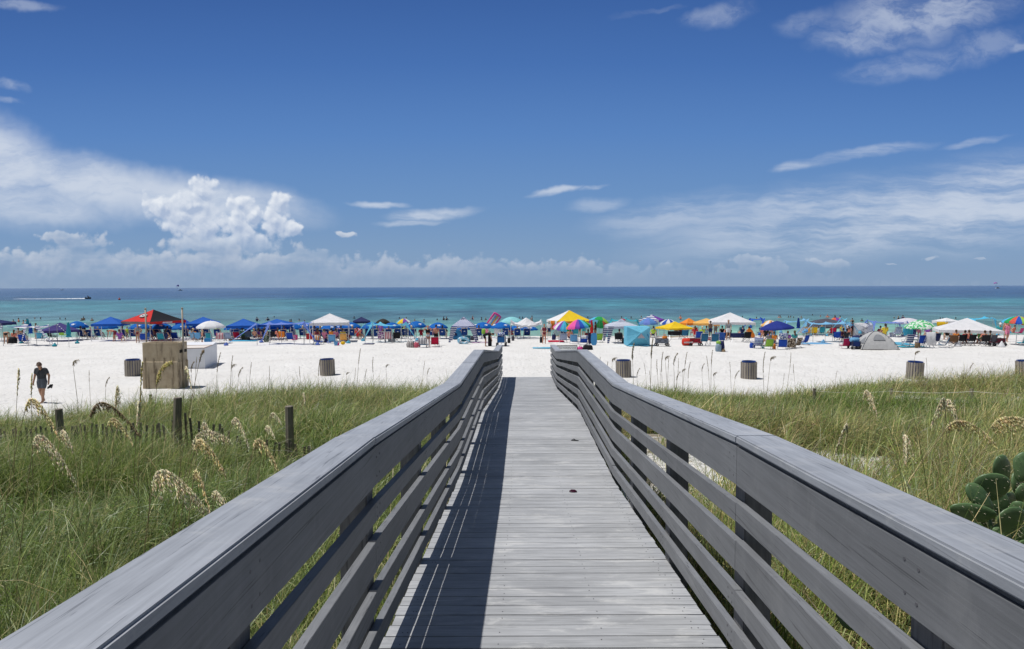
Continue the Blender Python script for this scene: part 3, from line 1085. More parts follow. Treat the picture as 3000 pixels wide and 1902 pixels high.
# ---- sea oats: each a plant of its own, stalk and seed head
def sea_oat(base, apex, tip, label, fringe=0.08, nsp=34, gold=(0.50, 0.43, 0.22), sp=1.0, seed=0, group='sea oats standing in the dune grass', thick=0.0028, hang=1.0):
    """base: world point; apex / tip: vectors base -> where the seed head starts and ends"""
    rs = random.Random(seed)
    o = thing('sea_oat', label, 'sea oat', base, 0.0, group)
    apex, tip = Vector(apex), Vector(tip)
    N = 18
    NS = 9
    up = Vector((apex.x * 0.35, apex.y * 0.35, apex.z * 0.55))
    tang = (apex - up).normalized() * (tip - apex).length * 0.58
    ctl = apex + tang

    def pt(t):
        if t < 0.5:
            s = t * 2
            return up * (2 * s * (1 - s)) + apex * (s * s)
        s = t * 2 - 1
        return apex * ((1 - s) ** 2) + ctl * (2 * s * (1 - s)) + tip * (s * s)
    pts = [pt(i / N) for i in range(N + 1)]
    mb = MB()
    mb.tube(pts, [thick * (1.15 - 0.6 * i / N) for i in range(N + 1)], 5)
    mb.build('stalk', plain('oat_stalk', (0.25, 0.20, 0.10), 0.7, 0.3, 9.0), o, smooth=True)
    vs, qs, cs = [], [], []
    for i in range(nsp):
        u = i / (nsp - 1)
        t = 0.5 + 0.5 * u
        p = pt(t)
        d = (pt(min(1, t + 0.03)) - pt(max(0, t - 0.03))).normalized()
        env = min(1.0, 0.45 + 2.2 * u) * (1.0 - 0.75 * u ** 1.5)
        nb = 1 + int(rs.random() < 0.75)
        for b in range(nb):
            # a little branch that hangs, carrying flat spikelets
            blen = fringe * 1.9 * rs.uniform(0.2, 1.0) * env + 0.008
            out = Vector((rs.uniform(-1, 1), rs.uniform(-1, 1), 0)) * (blen * 0.20) + d * (blen * rs.uniform(0.1, 0.7))
            droop = hang
            nS = 2 + int(blen > 0.05) + int(blen > 0.09) + int(blen > 0.13)
            for s in range(nS):
                f = (s + 0.6) / nS
                c = p + out * f + Vector((0, 0, -1)) * (blen * f ** 1.3 * droop)
                L = 0.038 * sp * rs.uniform(0.75, 1.25)
                wd = L * rs.uniform(0.18, 0.28)
                dirv = (Vector((rs.uniform(-0.4, 0.4), rs.uniform(-0.4, 0.4), -droop)) + d * (0.9 - 0.4 * droop)).normalized()
                az = rs.uniform(0, 6.28)
                side = dirv.cross(Vector((math.cos(az), math.sin(az), 0.2)))
                side.normalize()
                n = dirv.cross(side) * (wd * 0.22)
                k = len(vs)
                vs += [c - dirv * L / 2, c + side * wd / 2, c + dirv * L / 2, c - side * wd / 2, c + n, c - n]
                for tri in ((0, 1, 4), (1, 2, 4), (2, 3, 4), (3, 0, 4), (1, 0, 5), (2, 1, 5), (3, 2, 5), (0, 3, 5)):
                    qs.append(tuple(k + j for j in tri))
                m = rs.uniform(0.65, 1.35)
                gcol = [gold[j] * m * (1 + (rs.random() - 0.5) * 0.2) for j in range(3)]
                cs += [(*gcol, 1)] * 6
    if len(vs):
        ob = np_mesh('seed_head', np.array([tuple(v) for v in vs]), np.array(qs), [MATS['oat_straw']], np.array(cs), smooth=False)
    ob.parent = o
    return o


def oat_px(bpx, apx, tpx, d, **kw):
    """root at pixel column bpx[0], seed head from pixel apx to pixel tpx, d metres away"""
    b = P(bpx, 1500, d)
    bs = Vector((b.x, b.y, gz(b.x, b.y) - 0.03))
    return sea_oat(bs, P(apx[0], apx[1], d) - bs, P(tpx[0], tpx[1], d * 0.985) - bs, **kw)


GOLD, PALE, BROWN, LEMON = (0.84, 0.75, 0.44), (0.86, 0.80, 0.58), (0.30, 0.23, 0.13), (0.72, 0.64, 0.25)
_o = [
    # root column, head start, head end, distance, fringe, spikelets, colour, label
    (345, (448, 1418), (612, 1497), 4.3, 0.13, 70, PALE, 'broad pale sea oat plume arching right, largest one left of the boardwalk'),
    (480, (568, 1396), (614, 1492), 4.5, 0.05, 36, GOLD, 'thin gold sea oat bowing just behind the largest arching plume'),
    (560, (626, 1452), (664, 1485), 4.5, 0.06, 30, PALE, 'short pale sea oat tuft touching the left railing cap beside the largest plume'),
    (430, (566, 1300), (674, 1290), 5.6, 0.10, 50, PALE, 'upper tier of two pale sea oat plumes in front of the slat fence'),
    (450, (570, 1312), (661, 1388), 5.3, 0.09, 56, GOLD, 'lower tier of two sea oat plumes in front of the slat fence'),
    (560, (680, 1240), (729, 1309), 6.1, 0.07, 46, PALE, 'feathery pale sea oat curling over left of the tall square post'),
    (600, (744, 1308), (823, 1396), 4.9, 0.06, 52, GOLD, 'golden sea oat whip bending down towards the left railing'),
    (540, (592, 1250), (621, 1276), 7.5, 0.09, 34, PALE, 'small round pale sea oat head among the pickets'),
    (10, (97, 1308), (221, 1410), 5.3, 0.11, 60, PALE, 'long faint sea oat bending right in the green grass at far left'),
    (-30, (75, 1195), (172, 1277), 6.6, 0.09, 56, GOLD, 'gold sea oat drooping in front of the short dark post at far left'),
    (120, (178, 1274), (210, 1309), 6.8, 0.11, 34, PALE, 'compact straw sea oat tuft hanging below the short dark post'),
    (180, (266, 1216), (411, 1275), 6.9, 0.06, 60, BROWN, 'dark brown sea oat sweeping across the slat fence pickets'),
    (215, (316, 1246), (389, 1301), 6.4, 0.05, 44, GOLD, 'thin gold sea oat bent below the dark brown one'),
    (28, (54, 1092), (50, 1152), 7.5, 0.05, 26, GOLD, 'stiff sea oat with a hanging head standing against white sand at far left'),
    (96, (92, 1150), (94, 1096), 7.5, 0.022, 24, GOLD, 'upright sea oat in front of the walking man'),
    (318, (343, 1142), (336, 1200), 8.0, 0.13, 50, PALE, 'bushy drooping sea oat head between the walking man and the concrete block'),
    (385, (405, 1186), (402, 1233), 8.0, 0.11, 44, PALE, 'straw coloured round sea oat head left of the leaning square post'),
    (402, (411, 1175), (417, 1062), 7.5, 0.03, 34, LEMON, 'tall upright sea oat along the left edge of the concrete block'),
    (425, (460, 1118), (503, 1060), 7.0, 0.045, 34, LEMON, 'yellow sea oat head leaning right in front of the concrete block'),
    (520, (543, 1086), (561, 1132), 8.0, 0.07, 36, PALE, 'drooping sea oat at the right edge of the concrete block'),
    (480, (585, 1055), (597, 1028), 6.8, 0.008, 10, BROWN, 'long bare reddish stalk slanting across the white box'),
    (868, (888, 1158), (893, 1180), 11.5, 0.09, 26, PALE, 'small pale sea oat head in the grass left of the boardwalk rail'),
    (750, (778, 1258), (805, 1282), 9.0, 0.07, 34, PALE, 'curled pale sea oat head right of the tall square post'),
    (760, (792, 1222), (824, 1240), 9.5, 0.06, 34, PALE, 'faint curled sea oat head behind and right of the tall square post'),
    (2480, (2533, 1154), (2568, 1204), 9.0, 0.13, 56, PALE, 'pale sea oat plume hanging in the middle of the right-hand dune'),
    (2560, (2648, 1284), (2656, 1338), 6.0, 0.12, 60, PALE, 'stubby pale sea oat head hanging above the railing in front of the cactus'),
    (2800, (2768, 1182), (2729, 1242), 6.0, 0.10, 54, PALE, 'arched sea oat plume curving left on the right-hand dune'),
    (2720, (2774, 1182), (2811, 1248), 6.2, 0.09, 54, PALE, 'arched sea oat plume curving right beside the left-curving one'),
    (2420, (2772, 1256), (2918, 1302), 5.0, 0.06, 66, GOLD, 'long sea oat whip sweeping right above the cactus'),
    (2600, (2905, 1250), (3012, 1232), 4.8, 0.09, 60, GOLD, 'feathered sea oat plume rising to the right edge of the photo'),
    (2470, (2482, 1262), (2437, 1358), 5.5, 0.03, 50, PALE, 'thin sea oat nodding left over the right railing cap'),
]
for _i, (_b, _a, _t, _d, _fr, _n, _c, _l) in enumerate(_o):
    oat_px(_b, _a, _t, _d, label=_l, fringe=_fr, nsp=_n, gold=_c, seed=_i, sp=0.92 if _d < 6.5 else 1.1)

# slender ones at the seaward edge of the dune, seen against the white sand
_e2 = [(1760, 1045), (1778, 1058), (1797, 1040), (1812, 1062), (1868, 1075), (1890, 1060), (1925, 1052), (1938, 1030), (1950, 1036), (1962, 1045), (1975, 1030), (1992, 1048), (2013, 1030), (2018, 1060), (2000, 1075), (1905, 1085),
       (2056, 1062), (2074, 1040), (2087, 1025), (2235, 1030), (2260, 1035), (2140, 1060), (2158, 1080), (2320, 1030), (2322, 1065), (2535, 1100), (2680, 1020), (2712, 1048), (2840, 1060), (2880, 1072), (2975, 1065), (2530, 1120), (2090, 1085), (1935, 1080), (1985, 1085), (2300, 1090),
       (1062, 1020), (1094, 1045), (1135, 1062), (1250, 1055), (1255, 1075), (1050, 1075), (690, 1040), (650, 1030), (688, 1060), (586, 1045), (567, 1055), (800, 1070), (882, 1072), (940, 1050), (225, 1045), (270, 1085), (320, 1100), (2610, 1090), (2450, 1085), (1075, 1080), (1020, 1085), (745, 1060), (710, 1070)]
_pro = [None] * 6
_ea = [(300, 'near the walking man'), (600, 'by the concrete block and white box'), (800, 'left of the lone bin'), (940, 'in front of the lone bin'), (1120, 'between the lone bin and the left railing'), (1250, 'beside the left railing'), (1800, 'in front of the bin by the right railing'),
       (1970, 'right of the tall ragged sea oats'), (2120, 'left of the second right-hand bin'), (2280, 'right of the second right-hand bin'), (2560, 'left of the blue-lidded bin'), (2720, 'in front of the blue-lidded bin'), (2900, 'near the right edge')]
_eg = {}
for q in sorted(_e2):
    _eg.setdefault(min(_ea, key=lambda a: abs(a[0] - q[0]))[1], []).append(q)
_on = 'first second third fourth fifth sixth seventh eighth ninth tenth eleventh twelfth thirteenth fourteenth fifteenth sixteenth seventeenth eighteenth nineteenth twentieth'.split()
_elab = {q: 'slender sea oat %s%s' % (k, ', %s from left' % _on[i] if len(v) > 1 else '') for k, v in _eg.items() for i, q in enumerate(v)}
_r = random.Random(77)
for _i, (_px, _py) in enumerate(_e2):
    d = _r.uniform(20, 26)
    bpx = _px + _r.uniform(-24, 14)
    q = _i % 6
    b = P(bpx, 1250, d)
    bs = Vector((b.x, b.y, gz(b.x, b.y) - 0.03))
    off = P(_px, _py, d) - bs
    lab = _elab[(_px, _py)]
    gr = 'slender sea oats along the seaward edge of the dune'
    if _pro[q] is None:
        tip = [(0.02, 0, 1.5), (0.06, 0, 1.5), (0.12, 0, 1.44), (0.0, 0.02, 1.5), (0.10, 0, 1.47), (-0.03, 0, 1.5)][q]
        oo = _pro[q] = sea_oat(bs, (0.0, 0, (1.14, 1.05, 1.36, 1.2, 1.22, 1.1)[q]), tip, lab, fringe=(0.04, 0.06, 0.07, 0.02, 0.07, 0.04)[q], nsp=(20, 22, 16, 12, 20, 14)[q], gold=(0.40, 0.32, 0.18), sp=1.1, seed=200 + q, thick=0.0045, group=gr)
    else:
        oo = dup_thing(_pro[q], lab, bs, 0, gr)
    s = off.z / 1.5
    oo.scale = (s, s, s)
    oo.rotation_euler = (0, math.atan2(off.x, off.z) - 0.03, 0)
oat_px(1856, (1853, 1050), (1858, 1005), 20.0, label='ragged tallest sea oat in front of the light blue beach tent', fringe=0.10, nsp=30, gold=(0.42, 0.36, 0.2), sp=1.7, seed=91, thick=0.006)
oat_px(1902, (1908, 1042), (1913, 990), 20.0, label='thick tall sea oat stem right of the light blue beach tent', fringe=0.11, nsp=36, gold=(0.42, 0.36, 0.2), sp=1.7, seed=92, thick=0.007)


# ------------------------------------------------------------------ people: one continuous skin grown round a posed skeleton
def capsule(mb, a, ra, b, rb, n=10, mi=0):
    a, b = Vector(a), Vector(b)
    d = b - a
    L = d.length
    d = d / L if L > 1e-6 else Vector((0, 0, 1))
    s = d.cross(Vector((0.13, 0.97, 0.2)))
    s.normalize()
    t = s.cross(d)
    rings = []
    for k in range(4):
        th = math.pi / 2 * (k + 0.15) / 4
        rings.append((a - d * (ra * math.cos(th)), ra * math.sin(th)))
    rings.append((a, ra))
    rings.append((b, rb))
    for k in range(3, -1, -1):
        th = math.pi / 2 * (k + 0.15) / 4
        rings.append((b + d * (rb * math.cos(th)), rb * math.sin(th)))
    vs, fs = [], []
    for c, r in rings:
        for k in range(n):
            an = 2 * math.pi * k / n
            vs.append(c + s * (math.cos(an) * r) + t * (math.sin(an) * r))
    m = len(rings)
    for i in range(m - 1):
        for k in range(n):
            fs.append((i * n + k, i * n + (k + 1) % n, (i + 1) * n + (k + 1) % n, (i + 1) * n + k))
    fs.append(tuple(range(n))[::-1])
    fs.append(tuple((m - 1) * n + k for k in range(n)))
    mb._add(vs, fs, mi)


def grown(name, caps, voxel, smooth_n=2):
    """union of tapered capsules remeshed into one skin; returns mesh"""
    mb = MB()
    for c in caps:
        capsule(mb, c[1], c[2], c[3], c[4])
    me = bpy.data.meshes.new(name)
    me.from_pydata(mb.v, [], mb.f)
    ob = bpy.data.objects.new(name, me)
    COL.objects.link(ob)
    md = ob.modifiers.new('r', 'REMESH')
    md.mode = 'VOXEL'
    md.voxel_size = voxel
    if smooth_n:
        ms = ob.modifiers.new('s', 'SMOOTH')
        ms.factor = 0.5
        ms.iterations = smooth_n
    dg = bpy.context.evaluated_depsgraph_get()
    out = bpy.data.meshes.new_from_object(ob.evaluated_get(dg))
    bpy.data.objects.remove(ob)
    bpy.data.meshes.remove(me)
    out.name = name
    # region of each face: the capsule whose surface is nearest
    n = len(out.polygons)
    ctr = np.empty(n * 3)
    out.polygons.foreach_get('center', ctr)
    ctr = ctr.reshape(-1, 3)
    best = np.full(n, 1e9)
    lab = np.zeros(n, dtype=np.int32)
    for c in caps:
        a, b = np.array(c[1]), np.array(c[3])
        d = b - a
        t = np.clip(((ctr - a) @ d) / max(1e-9, d @ d), 0, 1)
        dist = np.linalg.norm(ctr - (a + t[:, None] * d), axis=1) - (c[2] + (c[4] - c[2]) * t)
        w = dist < best
        best[w] = dist[w]
        lab[w] = c[0]
    out.polygons.foreach_set('material_index', lab)
    out.polygons.foreach_set('use_smooth', np.ones(n, dtype=bool))
    return out


# slots: 0 skin, 1 chest, 2 belly, 3 hips, 4 upper leg, 5 hair or hat, 6 sleeve
def skeleton(sh=None, H=1.7, head=None, arms=None, legs=None, pelvis=(0, 0, 0.52), chest=(0, 0, 0.73), neck=(0, 0, 0.845), hat=False, hair_long=False, wide=1.0, yaw=0.0):
    """normalised heights; arms/legs: ((elbow, wrist), ...) and ((knee, ankle), ...) for left, right; figure faces +Y"""
    pv, ch, nk = Vector(pelvis), Vector(chest), Vector(neck)
    up = (nk - ch).normalized()
    hd = Vector(head) if head else nk + up * 0.085
    L = []

    def add(lab, a, ra, b, rb):
        L.append((lab, tuple(Vector(a) * H), ra * H * wide, tuple(Vector(b) * H), rb * H * wide))
    X = Vector((1, 0, 0))
    for s in (-1, 1):
        x = X * s
        add(3, pv + x * 0.04 + Vector((0, 0, -0.01)), 0.062, pv + x * 0.035 + (ch - pv) * 0.25, 0.058)
        add(2, pv + x * 0.032 + (ch - pv) * 0.3, 0.056, pv + x * 0.035 + (ch - pv) * 0.62, 0.056)
        add(1, pv + x * 0.04 + (ch - pv) * 0.75, 0.060, ch + x * 0.05, 0.062)
        add(1, ch + x * 0.05 + up * 0.03, 0.055, ch + x * 0.085 + up * 0.075, 0.036)
    add(0, ch + up * 0.09, 0.040, nk + up * 0.02, 0.029)
    fw = Vector((0, 1, 0)) if abs(up.y) < 0.75 else Vector((0, 0, -1))
    add(0, hd + fw * 0.012 - up * 0.018, 0.040, hd + fw * 0.004 + up * 0.025, 0.050)
    add(0, hd + fw * 0.056 - up * 0.012, 0.009, hd + fw * 0.05 + up * 0.012, 0.007)       # nose
    add(5, hd - fw * 0.014 + up * 0.012, 0.052, hd - fw * 0.006 + up * 0.036, 0.050)
    if hair_long:
        add(5, hd - fw * 0.035, 0.040, nk - fw * 0.045 - up * 0.05, 0.030)
    if hat:
        for k in range(8):
            a = k * math.pi / 4
            dv = Vector((math.cos(a), math.sin(a), 0))
            add(5, hd + up * 0.042, 0.02, hd + up * 0.034 + dv * 0.085, 0.008)
    for i, s in enumerate((-1, 1)):
        shd = ch + X * (s * 0.110) + up * 0.068
        if arms and arms[i]:
            el, wr = Vector(arms[i][0]), Vector(arms[i][1])
            mid = shd + (el - shd) * 0.5
            add(6, shd, 0.034, mid, 0.030)
            add(0, mid, 0.028, el, 0.024)
            add(0, el, 0.024, wr, 0.017)
            fd = (wr - el).normalized()
            add(0, wr, 0.018, wr + fd * 0.045, 0.016)
            add(0, wr + fd * 0.045, 0.011, wr + fd * 0.085, 0.008)
        hp = pv + X * (s * 0.052) + Vector((0, 0, -0.015))
        if legs and legs[i]:
            kn, an = Vector(legs[i][0]), Vector(legs[i][1])
            mid = hp + (kn - hp) * 0.55
            add(4, hp, 0.058, mid, 0.048)
            add(0, mid, 0.046, kn, 0.034)
            add(0, kn, 0.034, kn + (an - kn) * 0.35, 0.035)
            add(0, kn + (an - kn) * 0.35, 0.034, an, 0.020)
            tf = Vector((0, 1, 0)) if len(legs[i]) < 3 else Vector(legs[i][2])
            add(0, an + Vector((0, 0, -0.018)) - tf * 0.012, 0.020, an + Vector((0, 0, -0.026)) + tf * 0.085, 0.014)
    return L


ST_LEG = (((-0.06, 0.005, 0.285), (-0.065, -0.005, 0.042)), ((0.06, 0.005, 0.285), (0.065, -0.005, 0.042)))
ST_ARM = (((-0.15, -0.01, 0.64), (-0.155, 0.03, 0.50)), ((0.15, -0.01, 0.64), (0.155, 0.03, 0.50)))
POSES = {
    'stand': dict(arms=ST_ARM, legs=ST_LEG),
    'stand_long': dict(arms=(((-0.17, -0.02, 0.655), (-0.10, 0.07, 0.56)), ((0.17, -0.02, 0.655), (0.16, 0.05, 0.52))), legs=(((-0.05, 0.02, 0.285), (-0.05, 0.0, 0.042)), ((0.065, 0.0, 0.285), (0.08, -0.03, 0.042))), hair_long=True),
    'hands_up': dict(arms=(((-0.19, 0.02, 0.80), (-0.09, 0.05, 0.92)), ((0.19, 0.02, 0.80), (0.09, 0.05, 0.92))), legs=(((-0.055, 0.0, 0.285), (-0.06, 0.0, 0.042)), ((0.06, 0.03, 0.285), (0.07, 0.0, 0.042))), hair_long=True),
    'walk': dict(arms=(((-0.15, 0.05, 0.645), (-0.14, 0.13, 0.52)), ((0.15, -0.06, 0.645), (0.15, -0.05, 0.50))), legs=(((-0.05, -0.02, 0.285), (-0.05, -0.14, 0.06)), ((0.055, 0.07, 0.29), (0.055, 0.10, 0.042))), hair_long=True),
    'bend': dict(pelvis=(0, -0.06, 0.52), chest=(0, 0.15, 0.58), neck=(0, 0.25, 0.58), head=(0, 0.32, 0.555), arms=(((-0.12, 0.24, 0.44), (-0.09, 0.28, 0.30)), ((0.12, 0.24, 0.44), (0.09, 0.28, 0.30))), legs=ST_LEG),
    'sit': dict(pelvis=(0, 0.0, 0.20), chest=(0, -0.085, 0.39), neck=(0, -0.10, 0.50), head=(0, -0.09, 0.585), arms=(((-0.16, 0.0, 0.31), (-0.13, 0.14, 0.29)), ((0.16, 0.0, 0.31), (0.13, 0.14, 0.29))),
                legs=(((-0.07, 0.25, 0.25), (-0.07, 0.42, 0.04)), ((0.07, 0.25, 0.25), (0.07, 0.42, 0.04)))),
    'sit_hat': dict(pelvis=(0, 0.0, 0.20), chest=(0, -0.085, 0.39), neck=(0, -0.10, 0.50), head=(0, -0.09, 0.585), hat=True, arms=(((-0.16, 0.0, 0.31), (-0.13, 0.14, 0.29)), ((0.16, 0.0, 0.31), (0.13, 0.14, 0.29))),
                    legs=(((-0.07, 0.25, 0.25), (-0.07, 0.42, 0.04)), ((0.07, 0.25, 0.25), (0.07, 0.42, 0.04)))),
    'sit_long': dict(pelvis=(0, 0.0, 0.20), chest=(0, -0.07, 0.39), neck=(0, -0.075, 0.50), head=(0, -0.06, 0.585), hair_long=True, arms=(((-0.16, 0.02, 0.32), (-0.08, 0.13, 0.34)), ((0.16, 0.0, 0.31), (0.13, 0.14, 0.29))),
                     legs=(((-0.07, 0.25, 0.25), (-0.07, 0.42, 0.04)), ((0.07, 0.25, 0.25), (0.09, 0.40, 0.04)))),
    'squat': dict(pelvis=(0, 0, 0.12), chest=(0, 0.07, 0.31), neck=(0, 0.11, 0.41), head=(0, 0.15, 0.485), arms=(((-0.15, 0.16, 0.24), (-0.07, 0.25, 0.20)), ((0.15, 0.16, 0.24), (0.07, 0.25, 0.20))),
                  legs=(((-0.09, 0.19, 0.25), (-0.07, 0.04, 0.04)), ((0.09, 0.19, 0.25), (0.07, 0.04, 0.04)))),
    'wade': dict(arms=(((-0.21, 0.03, 0.68), (-0.24, 0.14, 0.62)), ((0.21, 0.03, 0.68), (0.24, 0.14, 0.62))), legs=ST_LEG),
}
SKIN = {'fair': (0.56, 0.35, 0.25), 'tan': (0.42, 0.235, 0.15), 'red': (0.55, 0.27, 0.18), 'brown': (0.22, 0.12, 0.075)}
HAIR = {'dark': (0.03, 0.022, 0.018), 'brown': (0.09, 0.055, 0.03), 'blond': (0.42, 0.30, 0.14), 'straw': (0.62, 0.50, 0.30), 'grey': (0.35, 0.34, 0.33), 'white': (0.75, 0.75, 0.73), 'black': (0.02, 0.02, 0.022), 'navy': (0.03, 0.05, 0.15)}
CLOTH = {'black': (0.018, 0.018, 0.02), 'white': (0.78, 0.78, 0.77), 'navy': (0.02, 0.035, 0.12), 'blue': (0.03, 0.12, 0.42), 'pale blue': (0.25, 0.45, 0.65), 'red': (0.55, 0.035, 0.05), 'pink': (0.75, 0.25, 0.38), 'purple': (0.28, 0.10, 0.40),
         'green': (0.10, 0.32, 0.12), 'lime': (0.50, 0.70, 0.08), 'yellow': (0.78, 0.60, 0.06), 'orange': (0.75, 0.25, 0.04), 'grey': (0.25, 0.25, 0.26), 'charcoal': (0.055, 0.058, 0.065), 'teal': (0.06, 0.36, 0.38), 'maroon': (0.20, 0.03, 0.05), 'coral': (0.80, 0.28, 0.20), 'skin': None}
POSE_MESH = {}


def skin_m(k):
    return plain('skin_' + k, SKIN[k], 0.55, 0.06, 8.0, 0.3)


def cloth_m(k):
    return fabric('cloth_' + k.replace(' ', '_'), CLOTH[k], 0.08, 0.12)


def person(label, loc, pose='stand', rz=0.0, H=1.7, skin='tan', top='skin', belly=None, hips='navy', thigh=None, hair='dark', sleeve=None, cat='person', group=None):
    """thigh None = bare legs; belly None = as top"""
    if pose not in POSE_MESH:
        POSE_MESH[pose] = grown('person', skeleton(**POSES[pose], H=1.7), 0.021)
        for _ in range(7):
            POSE_MESH[pose].materials.append(skin_m('tan'))
    o = bpy.data.objects.new('person', POSE_MESH[pose])
    COL.objects.link(o)
    o.location = loc
    o.rotation_euler = (0, 0, rz)
    s = H / 1.7
    o.scale = (s, s, s)
    sk = skin_m(skin)

    def cm(k):
        return sk if k in (None, 'skin') else cloth_m(k)
    hm = plain('hair_' + hair, HAIR[hair], 0.6, 0.2, 20.0)
    for i, m in enumerate((sk, cm(top), cm(top if belly is None else belly), cm(hips), cm(thigh), hm, cm(sleeve))):
        o.material_slots[i].link = 'OBJECT'
        o.material_slots[i].material = m
    return tag(o, label, cat, group)


# ------------------------------------------------------------------ photograph strips: zoomed coordinates -> photograph pixels
REG = {1: (0, 820, 3.818), 2: (450, 880, 4.816), 3: (900, 880, 6.02), 4: (1250, 880, 6.02), 5: (1600, 880, 6.02), 6: (1950, 880, 6.02), 7: (2300, 880, 6.02), 8: (2600, 880, 6.02)}


def px(reg, x, y):
    a, b, s = REG[reg]
    return a + x / s, b + y / s


def base(reg, x, y):
    p = px(reg, x, y)
    g = G(*p)
    return g


def zat(reg, x, y, Y):
    r = ray(*px(reg, x, y))
    return EYE + r.z / r.y * Y


def mpp(reg, Y):
    """metres per zoomed pixel at distance Y"""
    return Y / F / REG[reg][2]


WHITE_POLE = lambda: plain('pole_white', (0.72, 0.72, 0.72), 0.4, 0.04)
GREY_POLE = lambda: plain('pole_grey', (0.30, 0.31, 0.33), 0.4, 0.06)


# ------------------------------------------------------------------ canopies
def tent(reg, xl, xr, ye, yp, yb, mats, label, rz=0.0, val=0.22, pole='white', depth=1.0, group=None, curve=0.12, lean=None, vmat=None, Y=None, leg_drop=0.0):
    """pop-up canopy: pyramid roof with valance on four legs"""
    xm = (xl + xr) / 2
    g = base(reg, xm, yb)
    Yf = Y or g.y
    w = (xr - xl) * mpp(reg, Yf)
    a = R(rz)
    side = w / (abs(math.cos(a)) + abs(math.sin(a)) * depth)
    hd = side * depth
    Yc = Yf + (side * abs(math.sin(a)) + hd * abs(math.cos(a))) / 2
    k = Yc / Yf
    side *= k
    hd *= k
    pxx = px(reg, xm, yb)[0]
    c = Vector(((pxx - CX) / F * Yc, Yc, 0))
    c.z = gz(c.x, c.y)
    ze = zat(reg, xm, ye, Yf) - c.z
    zp = zat(reg, xm, yp, Yc) - c.z
    o = thing('canopy_tent', label, 'canopy tent', c, a, group)
    mb = MB()
    hx, hy = side / 2, hd / 2
    cs = [(-hx, -hy), (hx, -hy), (hx, hy), (-hx, hy)]
    n = 6
    for f in range(4):
        p, q = cs[f], cs[(f + 1) % 4]
        mi = f % len(mats) if len(mats) > 1 else 0
        rows = []
        for i in range(n + 1):
            t = i / n
            row = []
            for j in range(7):
                s = j / 6
                x = (p[0] + (q[0] - p[0]) * s) * (1 - t)
                y = (p[1] + (q[1] - p[1]) * s) * (1 - t)
                edge = 4 * s * (1 - s)
                z = ze + (zp - ze) * (t ** (1 + curve)) - 0.05 * edge * (1 - t) * t * 2.2 - 0.012 * math.sin(9 * s + f) * (1 - t)
                row.append((x, y, z))
            rows.append(row)
        mb.sheet(rows, 0, mi)
    mb.build('roof', mats, o, smooth=False)
    vb = MB()
    for f in range(4):
        p, q = cs[f], cs[(f + 1) % 4]
        rows = []
        for z0 in (0.0, -val):
            rows.append([((p[0] + (q[0] - p[0]) * j / 8) * 1.004, (p[1] + (q[1] - p[1]) * j / 8) * 1.004, ze + z0 + (0.02 * math.sin(j * 2.1 + f) if z0 else 0)) for j in range(9)])
        vb.sheet(rows, 0, (f % len(vmat)) if vmat else (f % len(mats)))
    vb.build('valance', vmat or mats, o)
    for (x, y) in cs:
        lb = MB()
        gzz = gz(*(Matrix.Rotation(a, 2) @ Vector((x, y)) + Vector((c.x, c.y)))) - c.z
        lb.tube([(x * 0.985, y * 0.985, gzz - 0.05), (x * 0.985, y * 0.985, ze)], 0.024, 6)
        lb.tube([(x * 0.985, y * 0.985, gzz), (x * 0.985, y * 0.985, ze * 0.5)], 0.032, 6)
        lb.build('leg', WHITE_POLE() if pole == 'white' else GREY_POLE(), o)
    br = MB()
    for (x, y) in cs:
        br.tube([(x * 0.98, y * 0.98, ze - 0.12), (0, 0, zp - 0.06)], 0.012, 4)
    br.build('truss', GREY_POLE(), o)
    return o


FISH = [(-0.5, 0.05), (-0.42, 0.30), (-0.30, 0.16), (-0.05, 0.24), (0.10, 0.42), (0.14, 0.22), (0.38, 0.12), (0.70, 0.20), (0.42, 0.0), (0.30, -0.06), (0.1, -0.12), (0.02, -0.30), (-0.08, -0.10), (-0.30, -0.02), (-0.44, -0.22)]


